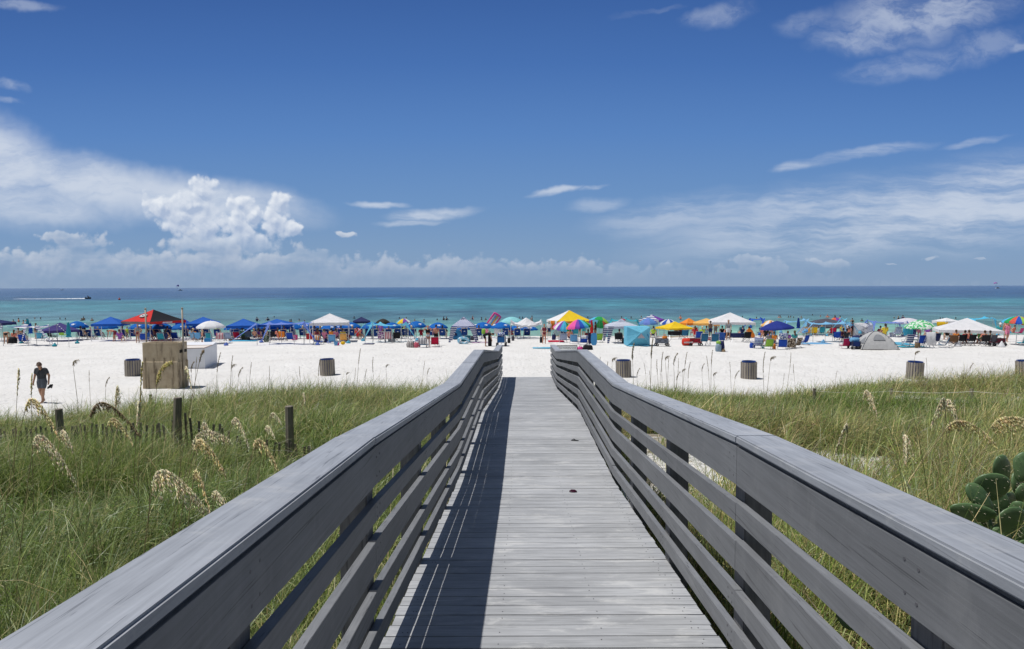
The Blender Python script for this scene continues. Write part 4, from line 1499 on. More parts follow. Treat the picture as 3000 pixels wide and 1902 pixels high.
def umbrella(reg, xl, xr, yr, yt, yb, mats, label, tilt=0.0, tdir=0.0, n=8, pole_x=None, logo=0, scallop=0.06, group=None, pole='grey', Y=None, valance=0.10, dome=1.8, loc=None, dims=None):
    """open beach umbrella: panelled dome canopy with drop edge, pole and ribs"""
    if dims:
        rad, zr, zt = dims
        c = loc
    else:
        xm = (xl + xr) / 2
        g = base(reg, xm if pole_x is None else pole_x, yb)
        Yf = Y or g.y
        rad = (xr - xl) * mpp(reg, Yf) / 2
        c = Vector(((px(reg, xm, yb)[0] - CX) / F * Yf, Yf, 0))
        c.z = gz(c.x, c.y)
        zr = zat(reg, xm, yr, Yf) - c.z
        zt = zat(reg, xm, yt, Yf) - c.z
    o = thing('beach_umbrella', label, 'umbrella', c, 0.0, group)
    T = Matrix.Translation((0, 0, zr)) @ Matrix.Rotation(R(tdir), 4, 'Z') @ Matrix.Rotation(R(tilt), 4, 'X') @ Matrix.Translation((0, 0, -zr))
    mb = MB()
    nr = 6
    sub = 4
    for f in range(n):
        rows = []
        for i in range(nr + 1):
            t = i / nr
            row = []
            for j in range(sub + 1):
                s = j / sub
                an = 2 * math.pi * (f + s) / n
                r = rad * t * (1 - 0.045 * 4 * s * (1 - s) * t)
                z = zr + (zt - zr) * (1 - t ** dome) + 0.03 * 4 * s * (1 - s) * t * (1 - t) * -1
                row.append(T @ Vector((r * math.cos(an), r * math.sin(an), z)))
            rows.append(row)
        row = []
        for j in range(sub + 1):
            s = j / sub
            an = 2 * math.pi * (f + s) / n
            r = rad * (1 - 0.045 * 4 * s * (1 - s)) * 1.005
            row.append(T @ Vector((r * math.cos(an), r * math.sin(an), zr - valance - scallop * 4 * s * (1 - s))))
        rows.append(row)
        mb.sheet(rows, 0, f % len(mats))
    mb.build('canopy', mats, o, smooth=True)
    pb = MB()
    foot = Vector((0, 0, -0.3))
    if pole_x is not None and not dims:
        foot.x = (pole_x - (xl + xr) / 2) * mpp(reg, c.y)
    topp = T @ Vector((0, 0, zt + 0.07))
    pb.tube([foot, T @ Vector((0, 0, zr - 0.1)), topp], 0.022, 6)
    pb.build('pole', WHITE_POLE() if pole == 'white' else GREY_POLE(), o)
    rb = MB()
    for f in range(n):
        an = 2 * math.pi * f / n
        p0 = T @ Vector((rad * math.cos(an) * 0.97, rad * math.sin(an) * 0.97, zr - 0.02))
        p1 = T @ Vector((rad * 0.5 * math.cos(an), rad * 0.5 * math.sin(an), zr + (zt - zr) * (1 - 0.5 ** dome) - 0.025))
        rb.tube([p0, p1, T @ Vector((0, 0, zt - 0.03))], 0.008, 4)
    rb.build('ribs', GREY_POLE(), o)
    if logo:
        lm = plain('logo_white', (0.80, 0.82, 0.84), 0.6, 0.03)
        for an in (R(-90 + 22.5 * 1), R(-90 - 22.5 * 3), R(-90 + 22.5 * 5)):
            lb = MB()
            tt = 0.74
            r = rad * tt
            z = zr + (zt - zr) * (1 - tt ** dome)
            sl = (zt - zr) * dome * tt ** (dome - 1) / rad
            e1 = Vector((-math.sin(an), math.cos(an), 0))
            e2 = Vector((-math.cos(an), -math.sin(an), sl)).normalized()
            nn = e1.cross(e2)
            cc = Vector((r * math.cos(an), r * math.sin(an), z)) * 1.0 + nn * 0.035
            sc = 0.34
            vs = [T @ (cc + e1 * (p[0] * sc) + e2 * (p[1] * sc)) for p in FISH]
            vs2 = [v + nn * 0.004 for v in vs]
            k = len(FISH)
            lb._add(vs + vs2, [tuple(range(k)), tuple(range(k, 2 * k))[::-1]] + [(i, (i + 1) % k, k + (i + 1) % k, k + i) for i in range(k)])
            # the word under the fish, only a smudge at this distance
            for j in range(4):
                u0 = -0.30 + j * 0.17
                q = [T @ (cc + e1 * (u * sc) + e2 * (v * sc)) for u, v in ((u0, -0.40), (u0 + 0.12, -0.40), (u0 + 0.12, -0.28), (u0, -0.28))]
                q2 = [x + nn * 0.004 for x in q]
                lb.hexa(q + q2)
            lb.build('logo', lm, o)
    return o


def closed_umbrella(reg, x, yt, ybot, yb, mat, label, Y=None):
    g = base(reg, x, yb)
    Yf = Y or g.y
    c = Vector(((px(reg, x, yb)[0] - CX) / F * Yf, Yf, 0))
    c.z = gz(c.x, c.y)
    zt, zb = zat(reg, x, yt, Yf) - c.z, zat(reg, x, ybot, Yf) - c.z
    o = thing('closed_umbrella', label, 'umbrella', c)
    mb = MB()
    n = 16
    L = zt - zb
    prof = [(0.01, zt), (0.07, zt - 0.12 * L), (0.11, zt - 0.45 * L), (0.15, zb + 0.25 * L), (0.12, zb + 0.12 * L), (0.19, zb)]
    vs, fs = [], []
    for r, z in prof:
        for k in range(n):
            a = 2 * math.pi * k / n
            rr = r * (1.0 + 0.22 * (1 if k % 2 else -1))
            vs.append((rr * math.cos(a), rr * math.sin(a), z))
    for i in range(len(prof) - 1):
        for k in range(n):
            fs.append((i * n + k, i * n + (k + 1) % n, (i + 1) * n + (k + 1) % n, (i + 1) * n + k))
    mb._add(vs, fs)
    mb.build('canopy', mat, o)
    pb = MB()
    pb.tube([(0, 0, -0.3), (0, 0, zt + 0.08)], 0.02, 6)
    pb.build('pole', WHITE_POLE(), o)
    return o


def stretch_shade(reg, tops, tails, sag, yb, mat, label, depth=2.6, group=None, bag=None, Y=None, back_dx=0.3, pole='grey'):
    """elastic sheet drawn over poles with tails running down to sand anchors.
    tops: zoomed (x, y) of the front pole heads, left to right; tails: (x, y) of ground anchors for first and last"""
    x0 = sum(t[0] for t in tops) / len(tops)
    g = base(reg, x0, yb)
    Yf = Y or g.y
    c = Vector(((px(reg, x0, yb)[0] - CX) / F * Yf, Yf, 0))
    c.z = gz(c.x, c.y)
    o = thing('stretch_shade', label, 'sun shade', c, 0.0, group)
    m = mpp(reg, Yf)
    front = [Vector(((x - x0) * m, 0, zat(reg, x, y, Yf) - c.z)) for x, y in tops]
    back = [Vector((p.x * 0.96 + back_dx, depth, p.z * 1.02)) for p in front]
    sg = sag * m
    mb = MB()
    nn = 12
    rows = []
    K = 8
    for i in range(K + 1):
        v = i / K
        row = []
        for s in range(len(front) - 1):
            for j in range(nn + (1 if s == len(front) - 2 else 0)):
                u = j / nn
                a = front[s].lerp(front[s + 1], u)
                b = back[s].lerp(back[s + 1], u)
                p = a.lerp(b, v)
                e = 4 * u * (1 - u)
                ev = 4 * v * (1 - v)
                p.z -= sg * (e ** 0.7) * (1 - 0.35 * ev) + 0.16 * (ev ** 0.8) * (1 - e * 0.5)
                # edges pull inwards between the poles
                p.y += 0.45 * e * (1 - v) - 0.45 * e * v
                row.append(p)
        rows.append(row)
    mb.sheet(rows)
    mb.build('sheet', mat, o, smooth=True)
    for p in front + back:
        pb = MB()
        gg = gz(c.x + p.x, c.y + p.y) - c.z
        pb.tube([(p.x, p.y, gg - 0.1), (p.x, p.y, p.z - 0.015)], 0.018, 6)
        pb.build('pole', WHITE_POLE() if pole == 'white' else GREY_POLE(), o)
    anchors = []
    for p, t, dy in ((front[0], tails[0], -0.5), (front[-1], tails[1], -0.5)):
        q = Vector(((t[0] - x0) * m, dy, 0))
        q.z = max(zat(reg, t[0], t[1], Yf + dy) - c.z, gz(c.x + q.x, c.y + q.y) - c.z + 0.06)
        anchors.append((p, q))
    for p, sgn in ((back[0], -1), (back[-1], 1)):
        q = Vector((p.x + sgn * 1.1, p.y + 0.9, 0))
        q.z = gz(c.x + q.x, c.y + q.y) - c.z + 0.06
        anchors.append((p, q))
    for p, q in anchors:
        tb = MB()
        N = 7
        d = (q - p)
        sd = Vector((-d.y, d.x, 0))
        sd = sd.normalized() if sd.length > 1e-3 else Vector((1, 0, 0))
        sd = (sd + Vector((0, 0, 0.5))).normalized()
        rows = []
        for i in range(N + 1):
            t = i / N
            w = 0.16 * (1 - t) ** 2.2 + 0.03
            pp = p + d * t
            rows.append([pp - sd * w, pp, pp + sd * w])
        tb.sheet(rows)
        tb.build('tail', mat, o, smooth=True)
        sb = MB()
        sb.ell(q, (0.20, 0.17, 0.13), 8, 6)
        sb.ell(q + Vector((0.02, 0, 0.13)), (0.08, 0.08, 0.09), 8, 5)
        sb.build('sand_anchor', bag or mat, o, smooth=True)
    return o


# ------------------------------------------------------------------ chairs and kit, all facing the water (+Y); built once, then copied
PROTO = {}


def mk_sling(name, label, wback, hback, hseat, fabric_m, frame_m, recline=0.32, logo=False, stripe=None, group=None):
    o = thing(name, label, 'beach chair', (0, 0, 0), 0, group)
    w = wback / 2
    b0 = Vector((0, -0.10, hseat))
    b1 = Vector((0, -0.10 - hback * recline, hseat + hback))
    mb = MB()
    rows = []
    for i in range(6):
        t = i / 5
        p = b0.lerp(b1, t)
        rows.append([(x, p.y + (0.035 * math.sin(math.pi * t) + 0.0) * -1, p.z) for x in (-w, -w / 2, 0, w / 2, w)])
    mb.sheet(rows)
    mb.build('backrest', fabric_m, o, smooth=True, solid=0.012)
    mb = MB()
    rows = []
    for i in range(5):
        t = i / 4
        rows.append([(x, -0.10 + 0.5 * t, hseat - 0.05 * math.sin(math.pi * t) + 0.05 * t) for x in (-w, 0, w)])
    mb.sheet(rows)
    mb.build('seat', fabric_m, o, smooth=True, solid=0.012)
    fr = MB()
    for s in (-1, 1):
        x = s * (w + 0.02)
        fr.bar((x, 0.42, 0.0), (x, b1.y - 0.005, b1.z + 0.02), 0.028, 0.032) if hseat > 0.3 else fr.bar((x, 0.40, hseat), (x, -0.1, hseat), 0.022)
        fr.bar((x, b0.y + 0.02, b0.z - 0.02), (x, b1.y, b1.z + 0.02), 0.024, 0.028)
        fr.bar((x * 1.06, -0.32, 0.0), (x * 1.06, 0.36, hseat + 0.05), 0.022, 0.026)
        fr.bar((x * 1.1, -0.26, hseat + 0.20), (x * 1.1, 0.36, hseat + 0.20), 0.055, 0.02)
        fr.bar((x * 1.1, 0.33, 0.0), (x * 1.1, 0.33, hseat + 0.2), 0.022)
    fr.bar((-w - 0.02, b1.y, b1.z + 0.02), (w + 0.02, b1.y, b1.z + 0.02), 0.026)
    fr.bar((-w - 0.02, -0.31, 0.03), (w + 0.02, -0.31, 0.03), 0.022)
    fr.bar((-w - 0.02, 0.40, hseat + 0.01), (w + 0.02, 0.40, hseat + 0.01), 0.022)
    fr.build('frame', frame_m, o)
    if logo:
        lb = MB()
        p = b0.lerp(b1, 0.60)
        d = (b1 - b0).normalized()
        nn = d.cross(Vector((1, 0, 0)))
        if nn.y > 0:
            nn = -nn
        cc = p + nn * 0.047
        sc = 0.17
        vs = [cc + Vector((1, 0, 0)) * (q[0] * sc) + d * (q[1] * sc) for q in FISH]
        vs2 = [v + nn * 0.003 for v in vs]
        k = len(FISH)
        lb._add(vs + vs2, [tuple(range(k)), tuple(range(k, 2 * k))[::-1]] + [(i, (i + 1) % k, k + (i + 1) % k, k + i) for i in range(k)])
        lb.build('logo', plain('logo_white', (0.80, 0.82, 0.84), 0.6, 0.03), o)
    return o


def mk_camp(name, label, fab, frame_m, group=None):
    """folding quad chair: slung seat and back between crossed legs"""
    o = thing(name, label, 'camp chair', (0, 0, 0), 0, group)
    w = 0.29
    mb = MB()
    rows = []
    for i in range(6):
        t = i / 5
        z = 0.40 + 0.50 * t
        rows.append([(x * (1 + 0.08 * t), -0.20 - 0.12 * t - 0.05 * (1 - (x / w) ** 2), z - 0.03 * (x / w) ** 2 * (1 - t)) for x in (-w, -w / 2, 0, w / 2, w)])
    mb.sheet(rows)
    mb.build('backrest', fab, o, smooth=True, solid=0.01)
    mb = MB()
    mb.sheet([[(x, -0.22 + 0.47 * t, 0.42 - 0.06 * (1 - (x / w) ** 2) + 0.03 * t) for x in (-w, 0, w)] for t in (0, 0.33, 0.66, 1)])
    mb.build('seat', fab, o, smooth=True, solid=0.01)
    fr = MB()
    for s in (-1, 1):
        fr.tube([(s * w, -0.25, 0.0), (-s * w, -0.22, 0.42)], 0.011, 5)
        fr.tube([(s * w, 0.25, 0.0), (-s * w, 0.25, 0.44)], 0.011, 5)
        fr.tube([(s * w, -0.25, 0.0), (s * w, 0.25, 0.44)], 0.011, 5)
        fr.tube([(s * w, 0.25, 0.0), (s * w, -0.22, 0.42), (s * w * 1.08, -0.33, 0.92)], 0.011, 5)
        fr.bar((s * w * 1.08, -0.26, 0.62), (s * w * 1.08, 0.24, 0.60), 0.07, 0.014)
        fr.tube([(s * w, 0.25, 0.44), (s * w * 1.08, 0.24, 0.60)], 0.011, 5)
    fr.build('frame', frame_m, o)
    return o


def mk_wagon(name, label, fab, frame_m, group=None):
    o = thing(name, label, 'wagon', (0, 0, 0), 0, group)
    mb = MB()
    for s in (-1, 1):
        mb.box((0, s * 0.24, 0.42), (0.92, 0.014, 0.34))
        mb.box((s * 0.453, 0, 0.42), (0.014, 0.466, 0.34))
    mb.box((0, 0, 0.25), (0.9, 0.46, 0.02))
    mb.build('tub', fab, o, bevel=0.004)
    fr = MB()
    for y in (-0.262, 0.262):
        fr.bar((-0.46, y, 0.24), (0.0, y, 0.60), 0.018)
        fr.bar((0.0, y, 0.24), (-0.46, y, 0.60), 0.018)
        fr.bar((0.46, y, 0.24), (0.0, y + 0.001, 0.60), 0.018)
        fr.bar((0.0, y + 0.001, 0.24), (0.46, y, 0.60), 0.018)
        for x in (-0.48, 0.48):
            fr.bar((x, y, 0.14), (x, y, 0.62), 0.022)
        fr.bar((-0.48, y, 0.61), (0.48, y, 0.61), 0.024)
    fr.bar((-0.48, 0, 0.15), (0.48, 0, 0.15), 0.03)
    fr.build('frame', frame_m, o)
    hb = MB()
    hb.tube([(0.50, 0, 0.25), (0.72, 0, 0.55), (0.80, 0, 0.95)], 0.012, 6)
    hb.tube([(0.80, -0.08, 0.95), (0.80, 0.08, 0.95)], 0.016, 6)
    hb.build('handle', frame_m, o)
    for x in (-0.42, 0.42):
        for y in (-0.29, 0.29):
            wb = MB()
            n = 14
            vs = []
            for k in range(n):
                a = 2 * math.pi * k / n
                for (r, dy) in ((0.045, -0.045), (0.12, -0.045), (0.12, 0.045), (0.045, 0.045)):
                    vs.append((x + r * math.cos(a), y + dy, 0.12 + r * math.sin(a)))
            fs = []
            for k in range(n):
                k2 = (k + 1) % n
                for j in range(4):
                    j2 = (j + 1) % 4
                    fs.append((k * 4 + j, k * 4 + j2, k2 * 4 + j2, k2 * 4 + j))
            wb._add(vs, fs)
            wb.build('wheel', plain('rubber_black', (0.02, 0.02, 0.022), 0.7), o, smooth=False)
    return o


def mk_cooler(label, body, lid, size=(0.62, 0.38, 0.36)):
    o = thing('cooler', label, 'cooler', (0, 0, 0))
    x, y, z = size
    mb = MB()
    mb.hexa([(-x / 2 * 0.93, -y / 2 * 0.93, 0), (x / 2 * 0.93, -y / 2 * 0.93, 0), (x / 2 * 0.93, y / 2 * 0.93, 0), (-x / 2 * 0.93, y / 2 * 0.93, 0), (-x / 2, -y / 2, z), (x / 2, -y / 2, z), (x / 2, y / 2, z), (-x / 2, y / 2, z)])
    mb.build('tub', body, o, bevel=0.02)
    mb = MB()
    mb.box((0, 0, z + 0.034), (x * 1.03, y * 1.03, 0.06))
    mb.build('lid', lid, o, bevel=0.02)
    hb = MB()
    for s in (-1, 1):
        hb.tube([(s * x * 0.5, -0.1, z * 0.7), (s * (x * 0.5 + 0.05), -0.1, z * 0.62), (s * (x * 0.5 + 0.05), 0.1, z * 0.62), (s * x * 0.5, 0.1, z * 0.7)], 0.012, 6)
    hb.build('handles', lid, o)
    return o


def mk_bag(label, mat, w=0.5, d=0.26, h=0.34, strap=True):
    o = thing('beach_bag', label, 'bag', (0, 0, 0))
    mb = MB()
    n = 14
    prof = [(0.44, 0.0), (0.50, 0.10), (0.52, 0.45), (0.47, 0.8), (0.38, 1.0), (0.30, 0.93)]
    vs, fs = [], []
    rs = random.Random(len(label))
    for r, z in prof:
        for k in range(n):
            a = 2 * math.pi * k / n
            e = 0.85
            cx_, sy_ = math.copysign(abs(math.cos(a)) ** e, math.cos(a)), math.copysign(abs(math.sin(a)) ** e, math.sin(a))
            jit = 1 + rs.uniform(-0.06, 0.06)
            vs.append((w * r * cx_ * jit, d * r * sy_ * jit, h * z * (1 + rs.uniform(-0.04, 0.04) * z)))
    for i in range(len(prof) - 1):
        for k in range(n):
            fs.append((i * n + k, i * n + (k + 1) % n, (i + 1) * n + (k + 1) % n, (i + 1) * n + k))
    fs.append(tuple(range(n))[::-1])
    fs.append(tuple((len(prof) - 1) * n + k for k in range(n)))
    mb._add(vs, fs)
    mb.build('sack', mat, o, smooth=True)
    if strap:
        sb = MB()
        for y in (-0.08, 0.08):
            sb.tube([(-w * 0.25, y, h * 0.9), (-w * 0.2, y * 1.3, h * 1.25), (0, y * 1.4, h * 1.36), (w * 0.2, y * 1.3, h * 1.25), (w * 0.25, y, h * 0.9)], 0.012, 5)
        sb.build('strap', mat, o, smooth=True)
    return o


def towel(label, loc, mat, w=0.9, h=0.8, over=0.35, rz=0.0):
    """towel hung over a chair back or a line: front fall, fold, back fall, with soft waves"""
    rows = []
    prof = [(0.06, -over), (0.05, -0.05), (0.0, 0.0), (-0.05, -0.04), (-0.07, -h * 0.5), (-0.09, -h)]
    for y, z in prof:
        rows.append([(w * (j / 8 - 0.5) * (1 + 0.05 * math.sin(3 * z)), y + 0.03 * math.sin(j * 1.7) * min(1, abs(z) * 3), z + 0.02 * math.sin(j * 2.3) * (1 if z < -0.2 else 0)) for j in range(9)])
    mb = MB()
    mb.sheet(rows)
    o = mb.build('towel', mat, None, smooth=True, solid=0.008, loc=loc, rz=rz)
    return tag(o, label, 'towel')


def flat_towel(label, loc, mat, w=0.9, l=1.7, rz=0.0):
    rs = random.Random(label)
    mb = MB()
    rows = []
    for i in range(8):
        rows.append([(w * (j / 5 - 0.5) + rs.uniform(-0.02, 0.02), l * (i / 7 - 0.5), 0.025 + rs.uniform(0, 0.03)) for j in range(6)])
    mb.sheet(rows)
    o = mb.build('beach_towel', mat, None, smooth=True, solid=0.012, loc=loc, rz=rz)
    return tag(o, label, 'towel')


def ring_float(label, loc, mat, R0=0.42, r0=0.14, tilt=0.0, rz=0.0):
    mb = MB()
    n, m = 28, 10
    vs, fs = [], []
    for i in range(n):
        a = 2 * math.pi * i / n
        for j in range(m):
            b = 2 * math.pi * j / m
            rr = R0 + r0 * math.cos(b)
            vs.append((rr * math.cos(a), rr * math.sin(a), r0 * math.sin(b) * 0.9 + 0.004 * math.sin(a * 14)))
    for i in range(n):
        for j in range(m):
            fs.append((i * m + j, ((i + 1) % n) * m + j, ((i + 1) % n) * m + (j + 1) % m, i * m + (j + 1) % m))
    mb._add(vs, fs)
    o = mb.build('swim_ring', mat, None, smooth=True, loc=loc)
    o.rotation_euler = (tilt, 0, rz)
    return tag(o, label, 'swim ring')


def board(label, loc, mat, w=0.5, l=1.1, th=0.06, rx=0.3, rz=0.0, name='bodyboard'):
    mb = MB()
    out = []
    n = 22
    for k in range(n):
        a = 2 * math.pi * k / n
        e = 0.55
        x = math.copysign(abs(math.cos(a)) ** e, math.cos(a)) * w / 2
        z = math.copysign(abs(math.sin(a)) ** 0.7, math.sin(a)) * l / 2 + l / 2
        out.append((x, z))
    vs = [(x, -th / 2, z) for x, z in out] + [(x, th / 2, z) for x, z in out]
    fs = [tuple(range(n)), tuple(range(n, 2 * n))[::-1]] + [(i, (i + 1) % n, n + (i + 1) % n, n + i) for i in range(n)]
    mb._add(vs, fs)
    o = mb.build(name, mat, None, loc=loc, bevel=0.012)
    o.rotation_euler = (rx, 0, rz)
    return tag(o, label, name)


def bucket(label, loc, mat, h=0.22, r=0.12):
    o = thing('toy_bucket', label, 'bucket', loc)
    mb = MB()
    mb.lathe([(r * 0.72, 0), (r, h), (r * 1.08, h), (r * 1.08, h + 0.015), (r * 0.94, h + 0.015), (r * 0.68, 0.02)], 14, close=True)
    mb.build('pail', mat, o, smooth=False)
    hb = MB()
    hb.tube([(r * math.cos(t), 0.0, h + r * 0.9 * math.sin(t)) for t in [math.pi * i / 8 for i in range(9)]], 0.006, 5)
    hb.build('handle', mat, o)
    return o


# ------------------------------------------------------------------ things between the dune and the crowd
def concrete_mat():
    m, g = new_mat('old_concrete')
    tc = g.n('ShaderNodeTexCoord').outputs['Object']
    n1 = g.noise(g.mapping(tc, sc=(5, 5, 0.7)), 1.0, 6.0, 0.7, 0.4)
    n2 = g.noise(tc, 2.2, 6.0, 0.65)
    c = g.mix(g.lin(n2, 0.3, 0.7), (0.36, 0.285, 0.19), (0.50, 0.42, 0.30))
    c = g.mix(g.ss(n1, 0.52, 0.68, 0, 0.75), c, (0.10, 0.075, 0.05))
    b = g.n('ShaderNodeBsdfPrincipled', {'Base Color': c, 'Roughness': 0.9, 'Specular IOR Level': 0.2, 'Normal': bump(g, g.noise(tc, 24.0, 5.0, 0.7), 0.4, 0.01)})
    finish(g, b.outputs[0])
    return m


def build_concrete():
    Y = 31.6
    xl = (411 - CX) / F * Y
    w = (518 - 411) / F * Y
    o = thing('concrete_block', 'hollow weathered concrete block with two slots, open at the top, behind the dune grass', 'concrete base', (xl, Y, gz(xl + 1, Y)))
    H = 2.13
    M = concrete_mat()

    def outline(off, n=4):
        pts = [(0, 0, 0.10), (w, 0, 0.10), (w, 0.95, 0.1), (0, 0.95, 0.1)]
        cx_, cy_ = w * 0.5, 0.47
        out = []
        k = len(pts)
        for i, (x, y, r) in enumerate(pts):
            p0, p1 = Vector(pts[i - 1][:2]), Vector(pts[(i + 1) % k][:2])
            c = Vector((x, y))
            a, b = c + (p0 - c).normalized() * r, c + (p1 - c).normalized() * r
            for j in range(n + 1):
                t = j / n
                q = a * (1 - t) ** 2 + c * 2 * t * (1 - t) + b * t * t
                d = Vector((q.x - cx_, q.y - cy_))
                q = q + Vector((math.copysign(min(abs(off), abs(d.x)), d.x) * (1 if off > 0 else -1), math.copysign(min(abs(off), abs(d.y)), d.y) * (1 if off > 0 else -1)))
                out.append(q)
        return out

    def prism(mb, rings):
        vs, fs = [], []
        n = len(rings[0][0])
        for pts, z in rings:
            vs += [(p.x, p.y, z) for p in pts]
        for i in range(len(rings) - 1):
            for k in range(n):
                fs.append((i * n + k, i * n + (k + 1) % n, (i + 1) * n + (k + 1) % n, (i + 1) * n + k))
        fs.append(tuple(range(n))[::-1])
        fs.append(tuple((len(rings) - 1) * n + k for k in range(n)))
        mb._add(vs, fs)
    mb = MB()
    A, B, I = outline(0.0), outline(0.025), outline(-0.13)
    prism(mb, [(B, -0.6), (B, 1.24), (A, 1.262), (A, H), (outline(-0.02), H + 0.012), (outline(-0.11), H + 0.012), (I, H), (I, H - 0.8)])
    mb.build('wall', M, o)
    sl = MB()
    dx, dy = 0.0, 0.95
    L = math.hypot(dx, dy)
    ang = math.atan2(dy, dx)
    for t in (0.28, 0.72):
        c = Vector((w, dy * t, 1.72))
        sl = MB()
        sl.box(c, (0.27, 0.03, 0.14), ang)  # dark plate on the wall, coloured as the shade inside an opening
        sl.build('slot', plain('slot_shade', (0.02, 0.018, 0.015), 0.9), o)
    stp = plain('concrete_strip', (0.30, 0.245, 0.17), 0.9, 0.35, 3.0)
    for x, z0, z1 in ((0.16, 0.0, 1.45), (0.56, 0.72, 1.42), (0.60, 0.1, 0.62), (1.05, 0.85, 1.44), (1.44, 0.2, 1.46), (1.40, 0.0, 0.5)):
        sb = MB()
        sb.box((x, -0.045, (z0 + z1) / 2), (0.05, 0.035, z1 - z0))
        sb.build('strip', stp, o)
    for t, z0, z1 in ((0.08, 0.9, 1.35), (0.34, 0.1, 0.6), (0.55, 1.0, 1.4), (0.8, 0.3, 1.3)):
        sb = MB()
        sb.box((w + 0.042, dy * t, (z0 + z1) / 2), (0.045, 0.03, z1 - z0), ang)
        sb.build('strip', stp, o)
    gal = plain('galvanised', (0.33, 0.29, 0.23), 0.5, 0.2, 2.0, 0.4, 0.3)
    for pxx, yy, lab in ((426, Y + 0.95, 'tall thin steel pole rising from the left of the concrete block'), (533.5, Y + 0.35, 'tall thin steel pole at the slotted corner of the concrete block')):
        x = (pxx - CX) / F * yy
        zt = EYE - (904 - 842.5) / F * yy
        t = thing('steel_pole', lab, 'pole', (x, yy, 0))
        pb = MB()
        pb.tube([(0, 0, -0.2), (0, 0, zt - gz(x, yy))], 0.042, 8)
        pb.build('shaft', gal, t, smooth=True)
        cb = MB()
        cb.lathe([(0.05, 0), (0.05, 0.05), (0.02, 0.07)], 8, (0, 0, zt - gz(x, yy)))
        cb.build('cap', gal, t)


build_concrete()


def build_white_box():
    a, b = G(600.8, 1081), G(637, 1063)
    ax = (b - a)
    ang = math.atan2(ax.y, ax.x) - math.pi / 2
    o = thing('storage_box', 'white painted beach storage box with lid, right of the concrete block', 'storage box', (a.x, a.y, 0), ang)
    L, Wd, H = ax.length, 2.0, 1.20
    wp = plain('white_paint', (0.74, 0.75, 0.78), 0.5, 0.05, 1.5)
    tr = plain('box_trim', (0.42, 0.30, 0.24), 0.6, 0.1)
    mb = MB()
    mb.box((-Wd / 2, L / 2, H / 2 - 0.1), (Wd, L, H + 0.2))
    mb.build('body', wp, o, bevel=0.012)
    fr = MB()
    for c, s in (((-Wd / 2, 0.03, H + 0.018), (Wd, 0.06, 0.03)), ((-Wd / 2, L * 0.62, H + 0.018), (Wd, 0.06, 0.03)), ((-0.03, L * 0.31 + 0.03, H + 0.017), (0.06, L * 0.62 - 0.065, 0.03)), ((-Wd + 0.03, L * 0.31 + 0.03, H + 0.017), (0.06, L * 0.62 - 0.065, 0.03))):
        fr.box(c, s)
    fr.build('trim', tr, o)
    ld = MB()
    ld.box((-Wd / 2, L * 0.31 + 0.03, H + 0.008), (Wd - 0.125, L * 0.62 - 0.065, 0.016))
    ld.build('lid', plain('lid_white', (0.72, 0.66, 0.60), 0.55, 0.06), o)
    rd = MB()
    rd.hexa([(-Wd + 0.02, L * 0.66, H + 0.001), (-0.02, L * 0.66, H + 0.001), (-0.02, L - 0.02, H + 0.001), (-Wd + 0.02, L - 0.02, H + 0.001), (-Wd + 0.02, L * 0.66, H + 0.03), (-0.02, L * 0.66, H + 0.03), (-0.02, L - 0.02, H + 0.12), (-Wd + 0.02, L - 0.02, H + 0.12)])
    rd.build('rear_lid', wp, o)
    lk = MB()
    lk.tube([(-Wd * 0.6, -0.03, H - 0.14), (-Wd * 0.6, -0.03, H - 0.20)], 0.022, 8)
    lk.build('lock', plain('lock_dark', (0.05, 0.05, 0.05), 0.4), o)


build_white_box()


def build_bins():
    spots = [(390, 1101, 0.0, 'slatted bin half hidden behind the concrete block'), (960, 1098, 0.4, 'slatted bin on open sand left of the boardwalk, round blue liner showing'),
             (1827, 1106, 0.2, 'slatted bin behind tall sea oats just right of the boardwalk'), (2193.5, 1109, 0.1, 'slatted bin on the sand in front of the green low chair and white canopy'),
             (2679, 1109, 0.3, 'slatted bin with tilted blue lid in front of the grey dome tent'), (3002, 1107, 0.5, 'slatted bin cut by the right edge of the photo')]
    slat = wood_mat('bin_slat', (0.31, 0.275, 0.235), (30.0, 30.0, 1.4), None, 0, 0.75, 0.35, 0.4)
    blue = plain('bin_liner', (0.02, 0.06, 0.26), 0.4, 0.1)
    first = None
    for bx_, by_, rz, lab in spots:
        g = G(bx_, by_)
        g.z -= 0.02
        if first is None:
            o = thing('litter_bin', lab, 'bin', g, rz, 'slatted bins along the beach')
            for k in range(20):
                a = 2 * math.pi * k / 20
                mb = MB()
                mb.box((0.385 * math.cos(a), 0.385 * math.sin(a), 0.43), (0.024, 0.092, 0.86), a, 0, ((k * 7) % 5 - 2) * 0.06)
                mb.build('slat', slat, o)
            mb = MB()
            mb.lathe([(0.33, 0.02), (0.335, 0.9), (0.35, 0.9), (0.35, 0.915), (0.30, 0.915), (0.30, 0.06)], 20, close=True)
            mb.build('liner', blue, o)
            mb = MB()
            for z in (0.15, 0.72):
                mb.lathe([(0.358, z), (0.372, z), (0.372, z + 0.04), (0.358, z + 0.04)], 20, close=False)
            mb.build('hoops', plain('hoop_steel', (0.2, 0.2, 0.2), 0.5), o)
            mb = MB()
            mb.tube([(0.345, 0, 0.05), (0.345, 0, 0.06)], 0.01, 4)
            first = o
        else:
            dup_thing(first, lab, g, rz, 'slatted bins along the beach').rotation_euler = (0.03 * math.sin(bx_), 0.035 * math.cos(bx_ * 3), rz)


build_bins()


